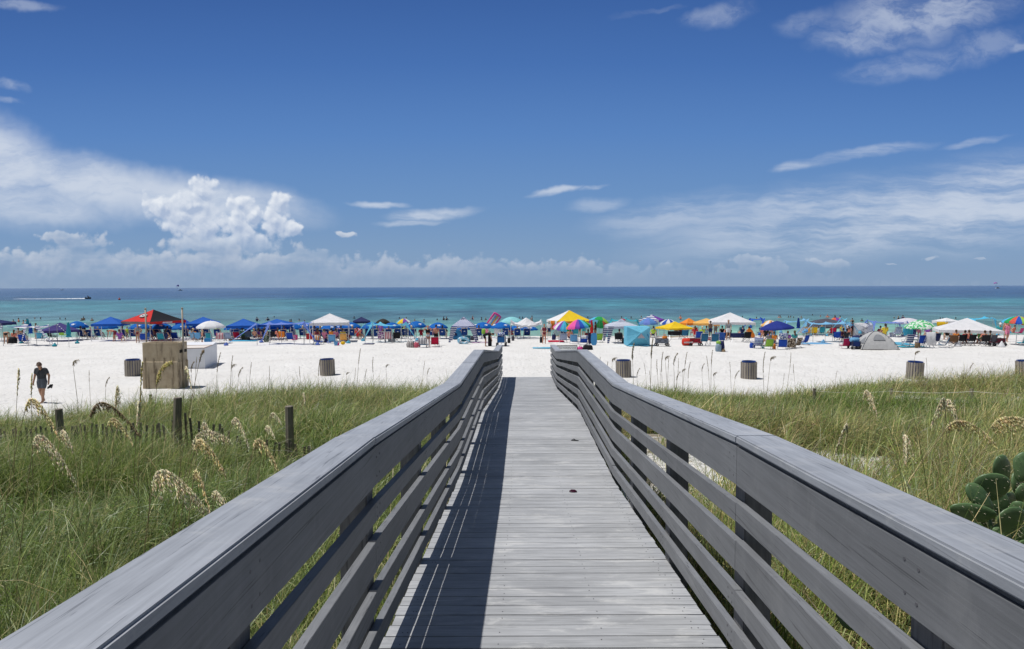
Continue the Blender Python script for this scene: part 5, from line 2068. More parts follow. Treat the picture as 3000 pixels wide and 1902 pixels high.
def build_fence():
    D = 12.0
    g0 = P(521, 1300, D)
    o = thing('slat_fence', 'grey picket sand fence on timber posts, sunk in the dune grass', 'fence', (g0.x, g0.y, 0))
    off = Vector((g0.x, g0.y, 0))
    pm = MATS['pile_wood']
    for (pxx, pyy, w, d, lean, h) in ((521, 1165, 24, 12.0, 0.06, 1.5), (847, 1190, 24, 11.8, 0.0, 1.5), (172, 1198, 20, 13.6, -0.03, 1.3)):
        t = P(pxx, pyy, d)
        r = w * d / F / 2
        mb = MB()
        b = Vector((t.x - lean * h, t.y, gz(t.x, t.y) - 0.3))
        n = 8
        mb.tube([b - off, t - off - Vector((0, 0, 0.01)), t - off], [r * 1.04, r, r * 0.93], 8)
        mb.build('post', pm, o, bevel=0.0)
    line = [(-60, 1262, 13.6), (172, 1250, 13.4), (300, 1244, 12.8), (500, 1240, 12.2), (545, 1216, 12.1), (580, 1234, 12.1), (640, 1244, 12.0), (725, 1288, 11.9), (800, 1296, 11.8), (872, 1302, 11.6), (960, 1330, 11.2)]
    pts = [P(*q) for q in line]
    sl, wr = MB(), []
    rs = random.Random(9)
    k = 0
    for a, b in zip(pts, pts[1:]):
        L = (b - a).length
        n = max(1, int(L / 0.115))
        for i in range(n):
            p = a.lerp(b, i / n)
            z1 = p.z + rs.uniform(-0.05, 0.04)
            z0 = gz(p.x, p.y) - 0.1
            lx = rs.uniform(-0.05, 0.05)
            sl.bar(Vector((p.x - lx, p.y, z0)) - off, Vector((p.x + lx, p.y, z1)) - off, 0.040, 0.010, 0, rs.uniform(-0.3, 0.3), up=(0, 1, 0))
            wr.append(Vector((p.x, p.y - 0.012, z1 - 0.14)) - off)
    sl.build('pickets', MATS['pile_wood'], o)
    wb = MB()
    wb.tube(wr, 0.003, 4)
    wb.tube([w - Vector((0, 0, 0.42)) for w in wr], 0.003, 4)
    wb.build('wire', plain('wire', (0.2, 0.19, 0.18), 0.5), o)


build_fence()


def rope_line(posts, D, lab, r=0.009, rope_drop=0.08, group='low rope lines at the dune foot'):
    o = None
    tops = []
    for (x, y, vis) in posts:
        t = P(x, y, D)
        if o is None:
            o = thing('rope_line', lab, 'rope fence', (t.x, t.y, 0), 0, group)
            off = Vector((t.x, t.y, 0))
        if vis:
            mb = MB()
            mb.tube([Vector((t.x, t.y, gz(t.x, t.y) - 0.3)) - off, t - off], 0.055, 8)
            mb.build('post', MATS['pile_wood'], o)
        tops.append(t - off - Vector((0, 0, rope_drop)))
    rp = []
    for a, b in zip(tops, tops[1:]):
        for i in range(10):
            u = i / 10
            p = a.lerp(b, u)
            p.z -= 0.06 * 4 * u * (1 - u)
            p.y -= 0.06
            rp.append(p)
    rp.append(tops[-1])
    mb = MB()
    mb.tube(rp, r, 5)
    mb.build('rope', plain('rope_white', (0.72, 0.70, 0.64), 0.8), o)


rope_line([(441, 1156, True), (640, 1160, False), (828, 1152, True), (1010, 1158, False)], 23.5, 'white rope slung between short posts at the dune foot left of the boardwalk', 0.016)
rope_line([(2386, 1138, True), (2610, 1138, True), (2847, 1139, True), (3060, 1142, True)], 23.0, 'thin rope slung between weathered posts at the dune foot right of the boardwalk', 0.007)


def build_sign():
    Y = 26.6
    c = P(1656, 1012, Y)
    w = 64 * Y / F
    o = thing('beach_sign', 'white sign reading BEACH WARNING FLAGS behind the end of the right railing', 'sign', (c.x, c.y, 0), R(4))
    h = 0.75
    top = c.z + 0.02
    mb = MB()
    mb.box((0, 0, -h / 2), (w - 0.05, 0.02, h - 0.05))
    tl = [mb.build('panel', plain('sign_white', (0.80, 0.81, 0.80), 0.45, 0.03), o)]
    fr = MB()
    for x in (-1, 1):
        fr.box((x * (w / 2 - 0.012), 0, -h / 2), (0.024, 0.034, h))
    for z in (-0.012, -h + 0.012):
        fr.box((0, 0, z), (w - 0.05, 0.034, 0.024))
    tl.append(fr.build('frame', plain('sign_frame', (0.03, 0.03, 0.032), 0.5), o))
    for q in tl:           # tilt added so the sun brightens the board's face
        q.location = (0, -0.30, top)
        q.rotation_euler = (-R(24), 0, 0)
    for x in (-0.3, 0.3):
        pb = MB()
        pb.box((x, 0.05, (top - 0.35) / 2), (0.07, 0.05, top - 0.05))
        pb.build('post', MATS['post_wood'], o)
    cu = bpy.data.curves.new('lettering', 'FONT')
    cu.body = 'BEACH WARNING FLAGS'
    cu.size = 0.098
    cu.align_x = 'CENTER'
    cu.align_y = 'CENTER'
    cu.extrude = 0.001
    cu.space_character = 0.98
    t = bpy.data.objects.new('lettering', cu)
    COL.objects.link(t)
    dg = bpy.context.evaluated_depsgraph_get()
    me = bpy.data.meshes.new_from_object(t.evaluated_get(dg))
    wd = max(v.co.x for v in me.vertices) - min(v.co.x for v in me.vertices)
    bpy.data.objects.remove(t)
    s = (w - 0.11) / wd
    me.materials.append(plain('sign_frame', (0.03, 0.03, 0.032), 0.5))
    lo = bpy.data.objects.new('lettering', me)
    COL.objects.link(lo)
    lo.parent = o
    lo.scale = (s, s * 1.25, 1)
    M = Matrix.Rotation(-R(24), 3, 'X')
    lo.location = Vector((0, -0.30, top)) + M @ Vector((0, -0.0125, -0.105))
    lo.rotation_euler = (R(66), 0, 0)


build_sign()


def build_walker():
    g = G(125.5, 1180)
    H = 1.72
    k = dict(H=H, neck=(0, 0.028, 0.842), head=(0, 0.062, 0.905), chest=(0, 0.008, 0.73),
             arms=(((-0.168, -0.01, 0.655), (-0.185, 0.035, 0.525)), ((0.165, 0.0, 0.65), (0.160, 0.06, 0.51))),
             legs=(((-0.042, 0.035, 0.285), (-0.026, 0.045, 0.045)), ((0.05, 0.0, 0.285), (0.038, -0.10, 0.06))), wide=1.06)
    L = skeleton(**k)
    body = [c for c in L if c[0] != 5]

    def vec(p):
        return Vector(p) * H
    # hands with five fingers closing round nothing (right) and the sandal straps (left)
    for wr, fd, s in ((vec((-0.185, 0.035, 0.525)), Vector((-0.08, 0.22, -0.97)), -1), (vec((0.160, 0.06, 0.51)), Vector((-0.03, 0.30, -0.95)), 1)):
        fd.normalize()
        acr = fd.cross(Vector((s, 0, 0))).normalized()
        pal = Vector((s, 0, 0))
        for i, (ln, off) in enumerate(((0.070, -0.030), (0.080, -0.011), (0.074, 0.010), (0.058, 0.030))):
            b0 = wr + fd * 0.085 + acr * off
            m1 = b0 + fd * (ln * 0.5) - pal * 0.006
            m2 = m1 + (fd * 0.6 - pal * 0.8).normalized() * (ln * 0.5)
            body += [(0, tuple(wr + fd * 0.02 + acr * off * 0.6), 0.013, tuple(b0), 0.0115), (0, tuple(b0), 0.0105, tuple(m1), 0.0095), (0, tuple(m1), 0.0095, tuple(m2), 0.008)]
        t0 = wr + fd * 0.03 - acr * 0.03
        body += [(0, tuple(t0), 0.013, tuple(t0 + fd * 0.035 - acr * 0.022 - pal * 0.012), 0.011), (0, tuple(t0 + fd * 0.035 - acr * 0.022 - pal * 0.012), 0.010, tuple(t0 + fd * 0.065 - acr * 0.022 - pal * 0.026), 0.009)]
    hd = vec((0, 0.062, 0.905))
    for s in (-1, 1):
        body.append((0, tuple(hd + Vector((s * 0.085, -0.005, -0.01))), 0.014, tuple(hd + Vector((s * 0.088, -0.008, 0.025))), 0.016))      # ears
        body.append((0, tuple(hd + Vector((s * 0.03, 0.075, 0.012))), 0.013, tuple(hd + Vector((s * 0.045, 0.068, 0.012))), 0.012))            # brow
    body.append((0, tuple(hd + Vector((-0.018, 0.078, -0.062))), 0.010, tuple(hd + Vector((0.018, 0.078, -0.062))), 0.010))                 # mouth
    body = [(0,) + c[1:] for c in body]
    o = bpy.data.objects.new('person', grown('person', body, 0.0075, 1))
    o.data.materials.append(skin_m('tan'))
    COL.objects.link(o)
    o.location = g
    o.rotation_euler = (0, 0, math.pi)
    tag(o, 'barefoot man in dark shirt and cap walking up the sand, head bowed, sandals in hand', 'person')

    def cloth(name, labs, grow, m, vox=0.012, extra=()):
        cs = [(0, c[1], c[2] + grow, c[3], c[4] + grow) for c in L if c[0] in labs] + list(extra)
        me = grown(name, cs, vox, 2)
        me.materials.append(m)
        p = bpy.data.objects.new(name, me)
        COL.objects.link(p)
        p.parent = o
    cloth('shirt', (1, 2, 6), 0.014, cloth_m('charcoal'), extra=[(0, tuple(vec((-0.05, 0, 0.49))), 0.105, tuple(vec((-0.04, 0, 0.58))), 0.10), (0, tuple(vec((0.05, 0, 0.49))), 0.105, tuple(vec((0.04, 0, 0.58))), 0.10)])
    cloth('shorts', (3, 4), 0.013, fabric('cloth_slate', (0.11, 0.125, 0.15), 0.05, 0.12))
    # cap with a peak
    up = (hd - vec((0, 0.028, 0.842))).normalized()
    cp = [(0, tuple(hd + up * 0.045), 0.098, tuple(hd + up * 0.07), 0.088)]
    for x in (-0.045, -0.015, 0.015, 0.045):
        cp.append((0, tuple(hd + up * 0.050 + Vector((x, 0.08, 0))), 0.014, tuple(hd + up * 0.035 + Vector((x * 0.9, 0.165 - abs(x) * 0.6, -0.02))), 0.010))
    me = grown('cap', cp, 0.008, 1)
    me.materials.append(spotted('cap_brown', (0.10, 0.065, 0.05), (0.22, 0.16, 0.13), 22.0, 0.55, 0.0))
    p = bpy.data.objects.new('cap', me)
    COL.objects.link(p)
    p.parent = o
    # sandals held by the straps in the hand seen on the right
    hw = Matrix.Rotation(math.pi, 4, 'Z') @ (vec((-0.185, 0.035, 0.525)) + Vector((-0.012, 0.03, -0.13))) + g
    sd_ = thing('pair_of_sandals', 'pair of black sandals dangling from the walking man\'s hand', 'sandals', hw)
    for i, (dx, rx, ry) in enumerate(((0.055, 0.5, 0.35), (0.085, -0.4, 0.75))):
        mb = MB()
        M = Matrix.Rotation(ry, 3, 'Y') @ Matrix.Rotation(rx, 3, 'X')
        n = 16
        out = []
        for k2 in range(n):
            a = 2 * math.pi * k2 / n
            out.append((0.052 * math.cos(a) * (1 + 0.18 * math.sin(a)), 0.15 * math.sin(a)))
        c = Vector((dx, -0.03 * i, -0.09 - 0.02 * i))
        vs = [M @ Vector((x, y, -0.014)) + c for x, y in out] + [M @ Vector((x, y, 0.014)) + c for x, y in out]
        mb._add(vs, [tuple(range(n)), tuple(range(n, 2 * n))[::-1]] + [(j, (j + 1) % n, n + (j + 1) % n, n + j) for j in range(n)])
        mb.build('sole', plain('sandal_black', (0.02, 0.02, 0.02), 0.6), sd_)
        mb = MB()
        mb.tube([M @ Vector((-0.05, 0.02, 0.01)) + c, M @ Vector((-0.02, 0.05, 0.06)) + c, M @ Vector((0.02, 0.05, 0.06)) + c, M @ Vector((0.05, 0.02, 0.01)) + c], 0.014, 6)
        mb.tube([M @ Vector((-0.045, -0.06, 0.01)) + c, M @ Vector((0, -0.12, 0.07)) + c, M @ Vector((0.045, -0.06, 0.01)) + c], 0.012, 6)
        mb.build('strap', plain('sandal_black', (0.02, 0.02, 0.02), 0.6), sd_)


build_walker()


def build_cactus():
    g0 = P(2850, 1800, 3.9)
    z0 = gz(g0.x, g0.y)
    o = thing('prickly_pear', 'prickly pear cactus with dark green paddles beside the right railing', 'cactus', (g0.x, g0.y, z0))
    m, g = new_mat('cactus_pad')
    tc = g.n('ShaderNodeTexCoord').outputs['Object']
    n1 = g.noise(tc, 5.0, 5.0, 0.6)
    c = g.mix(g.lin(n1, 0.3, 0.7), (0.055, 0.115, 0.045), (0.13, 0.205, 0.085))
    b = g.n('ShaderNodeBsdfPrincipled', {'Base Color': c, 'Roughness': 0.42, 'Specular IOR Level': 0.45, 'Normal': bump(g, g.noise(tc, 16.0, 3.0, 0.5), 0.3, 0.01)})
    finish(g, b.outputs[0])
    spm = plain('cactus_spine', (0.40, 0.37, 0.27), 0.6)
    rs = random.Random(5)

    def pad(zx, zy, rx, ry, rot, D, yaw):
        c = P(1900 + zx / 2.189, 1302 + zy / 2.189, D) - o.location
        s = D / F / 2.189
        a, bb = rx * s, ry * s
        th = 0.015
        M = Matrix.Rotation(R(yaw), 3, 'Z') @ Matrix.Rotation(R(rs.uniform(-14, 14)), 3, 'X') @ Matrix.Rotation(R(rot), 3, 'Y')
        mb = MB()
        n, mm = 20, 8
        vs, fs = [], []
        for i in range(mm + 1):
            t = math.pi * i / mm
            for k in range(n):
                an = 2 * math.pi * k / n
                r = math.sin(t)
                egg = (1 + 0.16 * math.sin(an)) * (1 + 0.045 * math.sin(3 * an + zx) + 0.03 * math.sin(5 * an + zy))
                vs.append(M @ Vector((a * r * math.cos(an) * egg, -th * math.cos(t), bb * r * math.sin(an))) + c)
        for i in range(mm):
            for k in range(n):
                fs.append((i * n + k, (i + 1) * n + k, (i + 1) * n + (k + 1) % n, i * n + (k + 1) % n))
        mb._add(vs, fs)
        p = mb.build('pad', m, o, smooth=True)
        sb = MB()
        for i in range(-3, 4):
            for j in range(-3, 4):
                if rs.random() < 0.45:
                    continue
                u, v = (i + (j % 2) * 0.5) / 3.3 + rs.uniform(-0.08, 0.08), j / 3.3 + rs.uniform(-0.08, 0.08)
                q = u * u + v * v
                if q > 0.9:
                    continue
                for sgn in (-1, 1):
                    y = sgn * th * math.sqrt(max(0.02, 1 - q))
                    f = M @ Vector((a * u, y, bb * v)) + c
                    d = M @ Vector((rs.uniform(-0.4, 0.4), sgn, rs.uniform(-0.2, 0.6))).normalized()
                    sb.tube([f, f + d * 0.014], [0.0016, 0.0005], 3)
        q_ = sb.build('spines', spm, p)
        q_['kind'] = 'stuff'
    pads = [(2265, 170, 72, 112, -16, 4.0, 15), (2195, 275, 112, 102, -10, 3.9, -10), (2125, 345, 62, 118, -40, 3.85, 5), (2075, 440, 145, 66, 8, 3.8, -6), (2325, 490, 104, 98, 0, 3.7, 10), (2262, 580, 62, 46, 20, 3.75, 0),
            (2400, 145, 55, 100, 10, 4.1, -20), (2310, 390, 84, 90, 20, 4.05, 30), (2420, 330, 80, 90, -20, 4.1, 12), (2200, 560, 40, 100, 0, 3.95, 60), (2420, 600, 90, 90, 10, 3.9, 0), (2140, 520, 80, 50, 10, 4.1, 0),
            (1860, 425, 34, 30, 20, 4.6, 0), (1540, 905, 82, 44, 35, 3.5, 10), (1665, 1000, 84, 66, 25, 3.4, -10), (1285, 1120, 95, 62, 40, 3.3, 0), (1700, 1040, 60, 60, 0, 3.6, 40), (2300, 760, 110, 120, 0, 3.9, 20), (2420, 820, 110, 120, 10, 3.8, -20), (2365, 250, 62, 78, 12, 4.15, 25), (2240, 380, 70, 84, -8, 4.0, -15), (2370, 430, 58, 72, 24, 3.95, -30), (2180, 470, 66, 80, -30, 4.0, 20), (2300, 560, 84, 70, 0, 3.85, -8), (2390, 690, 96, 84, -12, 3.8, 16), (2150, 760, 100, 110, -15, 4.1, 0)]
    for p in pads:
        pad(*p)


build_cactus()


def small_bits():
    # things dropped on the deck
    for (pxx, pyy, lab, nm, cat, colr) in ((1684, 1246, 'small black hair clip lying by the right rail of the deck', 'hair_clip', 'hair clip', (0.015, 0.015, 0.016)),):
        d = 9.9
        p = P(pxx, pyy, d)
        o = thing(nm, lab, cat, (p.x, p.y, deck_z(p.y) + 0.006), R(70))
        o.scale = (0.42, 0.42, 0.42)
        mb = MB()
        n = 16
        out = [(0.05 * math.cos(2 * math.pi * k / n) * (1 + 0.2 * math.sin(2 * math.pi * k / n)), 0.14 * math.sin(2 * math.pi * k / n)) for k in range(n)]
        vs = [(x, y, -0.009) for x, y in out] + [(x, y, 0.009) for x, y in out]
        mb._add(vs, [tuple(range(n)), tuple(range(n, 2 * n))[::-1]] + [(j, (j + 1) % n, n + (j + 1) % n, n + j) for j in range(n)])
        mb.build('clasp', plain('sandal_black', (0.02, 0.02, 0.02), 0.6), o)
        mb = MB()
        mb.tube([(-0.04, -0.02, 0.01), (-0.02, 0.04, 0.05), (0, 0.08, 0.02), (0.02, 0.04, 0.05), (0.04, -0.02, 0.01)], 0.009, 5)
        mb.build('strap', plain('sandal_black', (0.02, 0.02, 0.02), 0.6), o)
    p = P(1679, 1449, 7.2)
    mb = MB()
    mb.tube([(-0.05, 0, 0.006), (-0.02, 0.012, 0.022), (0.02, 0.006, 0.022), (0.05, -0.01, 0.006)], 0.012, 6)
    mb.tube([(-0.03, -0.012, 0.008), (0.03, -0.016, 0.010)], 0.010, 6)
    o = mb.build('hair_tie', plain('scrunchie', (0.06, 0.01, 0.03), 0.8), None, smooth=True, loc=(p.x, p.y, deck_z(p.y) + 0.004))
    o.scale = (0.75, 0.75, 0.75)
    tag(o, 'small dark purple hair tie lying mid-deck on the boardwalk', 'hair tie')


small_bits()


# ------------------------------------------------------------------ on the water
def hull(mb, L, Wd, H, mi=0):
    secs = []
    for i in range(9):
        t = i / 8
        w = Wd / 2 * (1 - max(0, (t - 0.55) / 0.45) ** 2 * 0.98)
        sh = H * (1 + 0.35 * t * t)
        x = (t - 0.5) * L
        secs.append([(x, -w, sh), (x, -w * 0.82, 0.05 + 0.15 * H * t), (x, 0, -0.1 + 0.25 * H * t * t), (x, w * 0.82, 0.05 + 0.15 * H * t), (x, w, sh)])
    mb.sheet(secs, 0, mi)
    mb._add([q for q in secs[0]], [(0, 1, 2, 3, 4)], mi)
    # deck
    mb.sheet([[(s[0][0], s[0][1] * 0.96, s[0][2] - 0.04), (s[4][0], s[4][1] * 0.96, s[4][2] - 0.04)] for s in secs], 0, mi)


def motorboat():
    p = G(259, 876, True)
    o = thing('motorboat', 'small dark motorboat racing right and trailing a long white wake', 'boat', p, R(-12))
    mb = MB()
    hull(mb, 3.4, 1.5, 0.65)
    mb.build('hull', plain('hull_dark', (0.10, 0.08, 0.07), 0.4), o)
    mb = MB()
    mb.box((-1.55, 0, 0.75), (0.35, 0.35, 0.7))
    mb.build('outboard', plain('rubber_black', (0.02, 0.02, 0.022), 0.7), o, bevel=0.05)
    mb = MB()
    mb.box((0.2, 0, 1.0), (0.5, 0.6, 0.7))
    mb.build('console', plain('hull_grey', (0.25, 0.22, 0.2), 0.5), o, bevel=0.05)
    person('person in dark shirt steering the small motorboat', p + Vector((-0.3, 0, 0.35)), 'stand', R(-90), 1.7, 'tan', 'charcoal', None, 'navy', 'navy', 'dark', 'charcoal')
    # wake: broken foam lying on the water
    rs = np.random.RandomState(3)
    mb = MB()
    for i in range(420):
        t = rs.rand() ** 0.8
        x = -2.0 - t * 40
        sp = 0.5 + t * 3.0
        y = rs.normal(0, sp * 0.5)
        s = (0.9 + 1.1 * rs.rand()) * (1.0 + t) * (1 - 0.45 * t)
        h = 0.28 * (1 - t) ** 2 + 0.03
        mb.ell((p.x + x, p.y + y + t * 6, SEA_Z + 0.01), (s, s * 0.45, h * (0.5 + rs.rand())), 7, 4)
    w = mb.build('wake', plain('foam', (0.86, 0.88, 0.90), 0.8, 0.03), None, smooth=True)
    tag(w, 'long white foaming wake behind the motorboat', kind='stuff')


motorboat()


def buoy():
    p = G(350, 879, True)
    o = thing('buoy', 'round red buoy floating right of the motorboat', 'buoy', p)
    mb = MB()
    mb.ell((0, 0, 0.3), (0.5, 0.5, 0.55), 12, 8)
    mb.build('float', plain('buoy_red', (0.5, 0.06, 0.03), 0.5), o, smooth=True)
    mb = MB()
    mb.tube([(0, 0, 0.7), (0, 0, 1.25)], 0.08, 6)
    mb.build('stem', plain('buoy_red', (0.5, 0.06, 0.03), 0.5), o)


buoy()


def parasail(pxx, pyy, Y, w, boat_px, lab, blab, col, tiltv):
    x = (pxx - CX) / F * Y
    v = uv(pxx, pyy)[1]
    c = Vector((x, Y, EYE + v * Y))
    o = thing('parasail', lab, 'parasail', c)
    mb = MB()
    n = 14
    rows = []
    for i in range(7):
        t = i / 6
        rows.append([(w / 2 * math.cos(math.pi * j / n) * math.sin(0.25 + t * 1.3), w * 0.25 * (t - 0.5), w * 0.42 * math.sin(math.pi * j / n) * math.sin(0.35 + t * 1.2) * (1 + tiltv * math.cos(math.pi * j / n))) for j in range(n + 1)])
    mb.sheet(rows)
    mb.build('canopy', col, o, smooth=True)
    lb = MB()
    for sx in (-0.45, -0.2, 0.2, 0.45):
        lb.tube([(sx * w, 0, 0.1), (0, -0.5, -w * 0.55)], 0.05, 4)
    lb.build('lines', plain('line_dark', (0.05, 0.05, 0.08), 0.6), o)
    sb = MB()
    sb.ell((0, -0.5, -w * 0.58), (0.35, 0.35, 0.7), 8, 6)
    sb.build('harness', plain('line_dark', (0.05, 0.05, 0.08), 0.6), o)
    bp = Vector(((boat_px - CX) / F * (Y * 0.8), Y * 0.8, SEA_Z))
    b = thing('towboat', blab, 'boat', bp)
    mb = MB()
    hull(mb, 9, 3, 1.1)
    mb.build('hull', plain('hull_white', (0.75, 0.76, 0.78), 0.4), b)
    mb = MB()
    mb.box((-0.5, 0, 1.9), (2.6, 1.8, 1.3))
    mb.box((-0.5, 0, 2.65), (3.2, 2.2, 0.15))
    mb.build('cabin', plain('hull_grey', (0.25, 0.22, 0.2), 0.5), b)


parasail(521, 839.5, 1700, 8.5, 531, 'dark purple wing of a parasail low over the horizon, left half of the photo', 'small towboat on the horizon below the dark purple parasail', fabric('sail_purple', (0.09, 0.06, 0.30), 0.2), 0.9)
parasail(2915, 831.5, 1700, 10.0, 2922, 'pink and purple parasail just above the horizon near the right edge', 'small towboat on the horizon below the pink parasail', fabric('sail_pink', (0.42, 0.22, 0.50), 0.2), 0.1)
_b = thing('speedboat', 'tiny white speedboat on the horizon at far left', 'boat', G(182, 850.5, True))
_m = MB()
hull(_m, 9, 3, 1.3)
_m.build('hull', plain('hull_white', (0.75, 0.76, 0.78), 0.4), _b)
_m = MB()
_m.box((-0.5, 0, 1.8), (2.4, 1.6, 1.0))
_m.build('cabin', plain('hull_white', (0.75, 0.76, 0.78), 0.4), _b, bevel=0.1)


# ------------------------------------------------------------------ the crowd
_tn = 'first second third fourth fifth sixth seventh eighth ninth'.split()
ORD = _tn + 'tenth eleventh twelfth thirteenth fourteenth fifteenth sixteenth seventeenth eighteenth nineteenth'.split()
for _a, _b in (('twentieth', 'twenty'), ('thirtieth', 'thirty'), ('fortieth', 'forty')):
    ORD += [_a] + [_b + '-' + q for q in _tn]
Fb = lambda n, c, t=0.28: fabric('canvas_' + n, c, t)
BLUE, NAVY, PURPLE, WHITEF = Fb('blue', (0.03, 0.14, 0.55)), Fb('navy', (0.035, 0.045, 0.14)), Fb('violet', (0.075, 0.06, 0.22)), Fb('white', (0.78, 0.78, 0.80))
RENT = Fb('rental_blue', (0.008, 0.13, 0.48), 0.22)
AQUA, PERI, SKYB = Fb('aqua', (0.16, 0.52, 0.70), 0.35), Fb('periwinkle', (0.17, 0.26, 0.66), 0.35), Fb('sky_blue', (0.22, 0.50, 0.76), 0.35)
YEL, ORA, PEACH, REDF, BLACKF = Fb('yellow', (0.86, 0.60, 0.03)), Fb('orange', (0.85, 0.30, 0.05)), Fb('peach', (0.88, 0.52, 0.16)), Fb('red', (0.66, 0.045, 0.04)), Fb('black', (0.02, 0.02, 0.024), 0.1)
CORALF, GREENF, LIME, PINKF, TEALF, GREYF = Fb('coral', (0.72, 0.12, 0.08)), Fb('green', (0.03, 0.36, 0.10)), Fb('lime', (0.36, 0.62, 0.10)), Fb('pink', (0.82, 0.12, 0.40)), Fb('teal', (0.05, 0.38, 0.48)), Fb('dark_grey', (0.085, 0.085, 0.11), 0.1)
CYAN, VIO, ROYAL = Fb('cyan', (0.10, 0.50, 0.75)), Fb('purple', (0.22, 0.07, 0.42)), Fb('royal', (0.03, 0.10, 0.50))
STR_N = striped('stripe_navy_white', (0.04, 0.06, 0.24), (0.78, 0.78, 0.80), 2, 0.16)
STR_R = striped('stripe_red_white', (0.5, 0.04, 0.10), (0.78, 0.76, 0.76), 0, 0.14)
STR_T = striped('stripe_blue_chair', (0.05, 0.14, 0.40), (0.70, 0.74, 0.80), 2, 0.09)
STR_G = striped('stripe_teal_white', (0.05, 0.30, 0.36), (0.70, 0.74, 0.74), 2, 0.09)
CAMO = spotted('towel_brown', (0.10, 0.07, 0.05), (0.50, 0.42, 0.33), 9.0, 0.5)
FLOR = spotted('towel_floral', (0.30, 0.08, 0.30), (0.75, 0.72, 0.74), 9.0, 0.52)
PAT = spotted('towel_blue_white', (0.05, 0.10, 0.35), (0.72, 0.75, 0.78), 11.0, 0.5)
SPOT = spotted('parasol_green_spots', (0.10, 0.48, 0.18), (0.74, 0.80, 0.74), 5.0, 0.52)
WOODF = plain('chair_wood', (0.62, 0.60, 0.56), 0.6, 0.1)
ALU = plain('aluminium', (0.55, 0.56, 0.58), 0.35, 0.05, 6, 0.5, 0.6)
STEEL = plain('dark_steel', (0.05, 0.05, 0.055), 0.45, 0.1)

# ---- pop-up canopies
tent(1, -150, 92, 486, 444, 690, [NAVY], 'navy canopy tent cut by the left edge of the photo')
tent(1, 432, 898, 572, 478, 692, [PURPLE], 'dusty purple canopy tent standing cornerwise, nearest canopy at left', rz=38)
tent(1, 1056, 1412, 496, 412, 690, [BLUE], 'blue canopy tent left of the red and black one', rz=12)
t_ = tent(1, 1412, 2020, 472, 332, 692, [REDF, BLACKF, REDF, BLACKF], 'red and black canopy tent with an oval G emblem, behind the concrete block', rz=-24, vmat=[Fb('faded_grey', (0.22, 0.18, 0.19)), REDF, REDF, REDF])


def emblem(t):
    """oval with a letter on the front roof panel and white lettering bars on the right drop edge"""
    roof = next(c for c in t.children if c.name.startswith('roof')).data
    co = [v.co for v in roof.vertices]
    p00, p10, p01 = co[0], co[6], co[7 * 6 + 3]
    mid = (p00 + p10) / 2
    ax = (p10 - p00).normalized()
    up = (p01 - mid).normalized()
    n = ax.cross(up).normalized()
    c = mid + (p01 - mid) * 0.46 + n * 0.045

    def disc(a, b, off, mat, nm):
        mb = MB()
        k = 24
        f = [c + ax * (a * math.cos(2 * math.pi * i / k)) + up * (b * math.sin(2 * math.pi * i / k)) + n * off for i in range(k)]
        g_ = [q + n * 0.004 for q in f]
        mb._add(f + g_, [tuple(range(k))[::-1], tuple(range(k, 2 * k))] + [(i, (i + 1) % k, k + (i + 1) % k, k + i) for i in range(k)])
        return mb.build(nm, mat, t)
    bk, wh = plain('emblem_black', (0.015, 0.015, 0.018), 0.6), plain('logo_white', (0.80, 0.82, 0.84), 0.6, 0.03)
    e = disc(0.44, 0.30, 0.0, bk, 'emblem')
    disc(0.40, 0.265, 0.006, wh, 'emblem_ring')
    disc(0.35, 0.225, 0.012, bk, 'emblem_field')
    mb = MB()
    k = 14
    prev = None
    for i in range(k + 1):                      # the letter G
        a = R(40) + (R(320) - 0) * i / k
        q = c + ax * (0.24 * math.cos(a)) + up * (0.15 * math.sin(a)) + n * 0.02
        if prev is not None:
            mb.bar(prev, q, 0.07, 0.006, up=n)
        prev = q
    mb.bar(c + ax * 0.25 - up * 0.02 + n * 0.02, c + ax * 0.06 - up * 0.02 + n * 0.02, 0.06, 0.006, up=n)
    mb.build('emblem_letter', wh, t)
    # drop-edge lettering, not readable at this distance
    val = next(c for c in t.children if c.name.startswith('valance')).data
    q = [v.co for v in val.vertices]
    a0, a1 = q[18], q[26]
    d = (a1 - a0).normalized()
    nn = Vector((d.y, -d.x, 0))
    s = a0 + (a1 - a0) * 0.34
    mb = MB()
    for i in range(7):
        z = s + d * (0.15 * i) + Vector((0, 0, -0.11)) + nn * 0.015
        mb.bar(z, z + d * 0.11, 0.012, 0.11)
    mb.build('lettering', wh, t)


emblem(t_)
tent(2, 312, 492, 316, 246, 540, [ROYAL], 'royal blue canopy half hidden behind the red and black tent', rz=10)
tent(2, 425, 965, 332, 232, 556, [BLUE], 'blue canopy tent behind the white parasol', rz=20)
tent(2, 1018, 1508, 362, 258, 570, [BLUE], 'blue canopy tent right of the white parasol', rz=14)
tent(2, 1485, 1985, 345, 262, 556, [BLUE], 'blue canopy tent behind the periwinkle shade', rz=10)
tent(3, 8, 785, 398, 230, 745, [WHITEF], 'white canopy tent standing left of centre, left of the boardwalk', rz=12, val=0.26)
tent(3, 778, 1132, 376, 290, 640, [NAVY], 'slate navy canopy with small peak behind the white tent', rz=12)
tent(5, 22, 792, 372, 173, 650, [YEL, YEL, WHITEF, WHITEF], 'yellow, orange and white canopy tent, tallest one right of the boardwalk', rz=13, vmat=[ORA, WHITEF, WHITEF, WHITEF])
tent(5, 1622, 2105, 352, 252, 640, [STR_N, VIO, STR_N, VIO], 'purple and striped canopy tent behind the light blue beach tent', rz=-28)
tent(6, -140, 476, 498, 372, 655, [YEL], 'bright yellow canopy tent sagging at its corners', rz=16, val=0.16, curve=0.35)
tent(6, 268, 566, 408, 312, 640, [ORA], 'orange canopy tent behind the bright yellow one', rz=18)
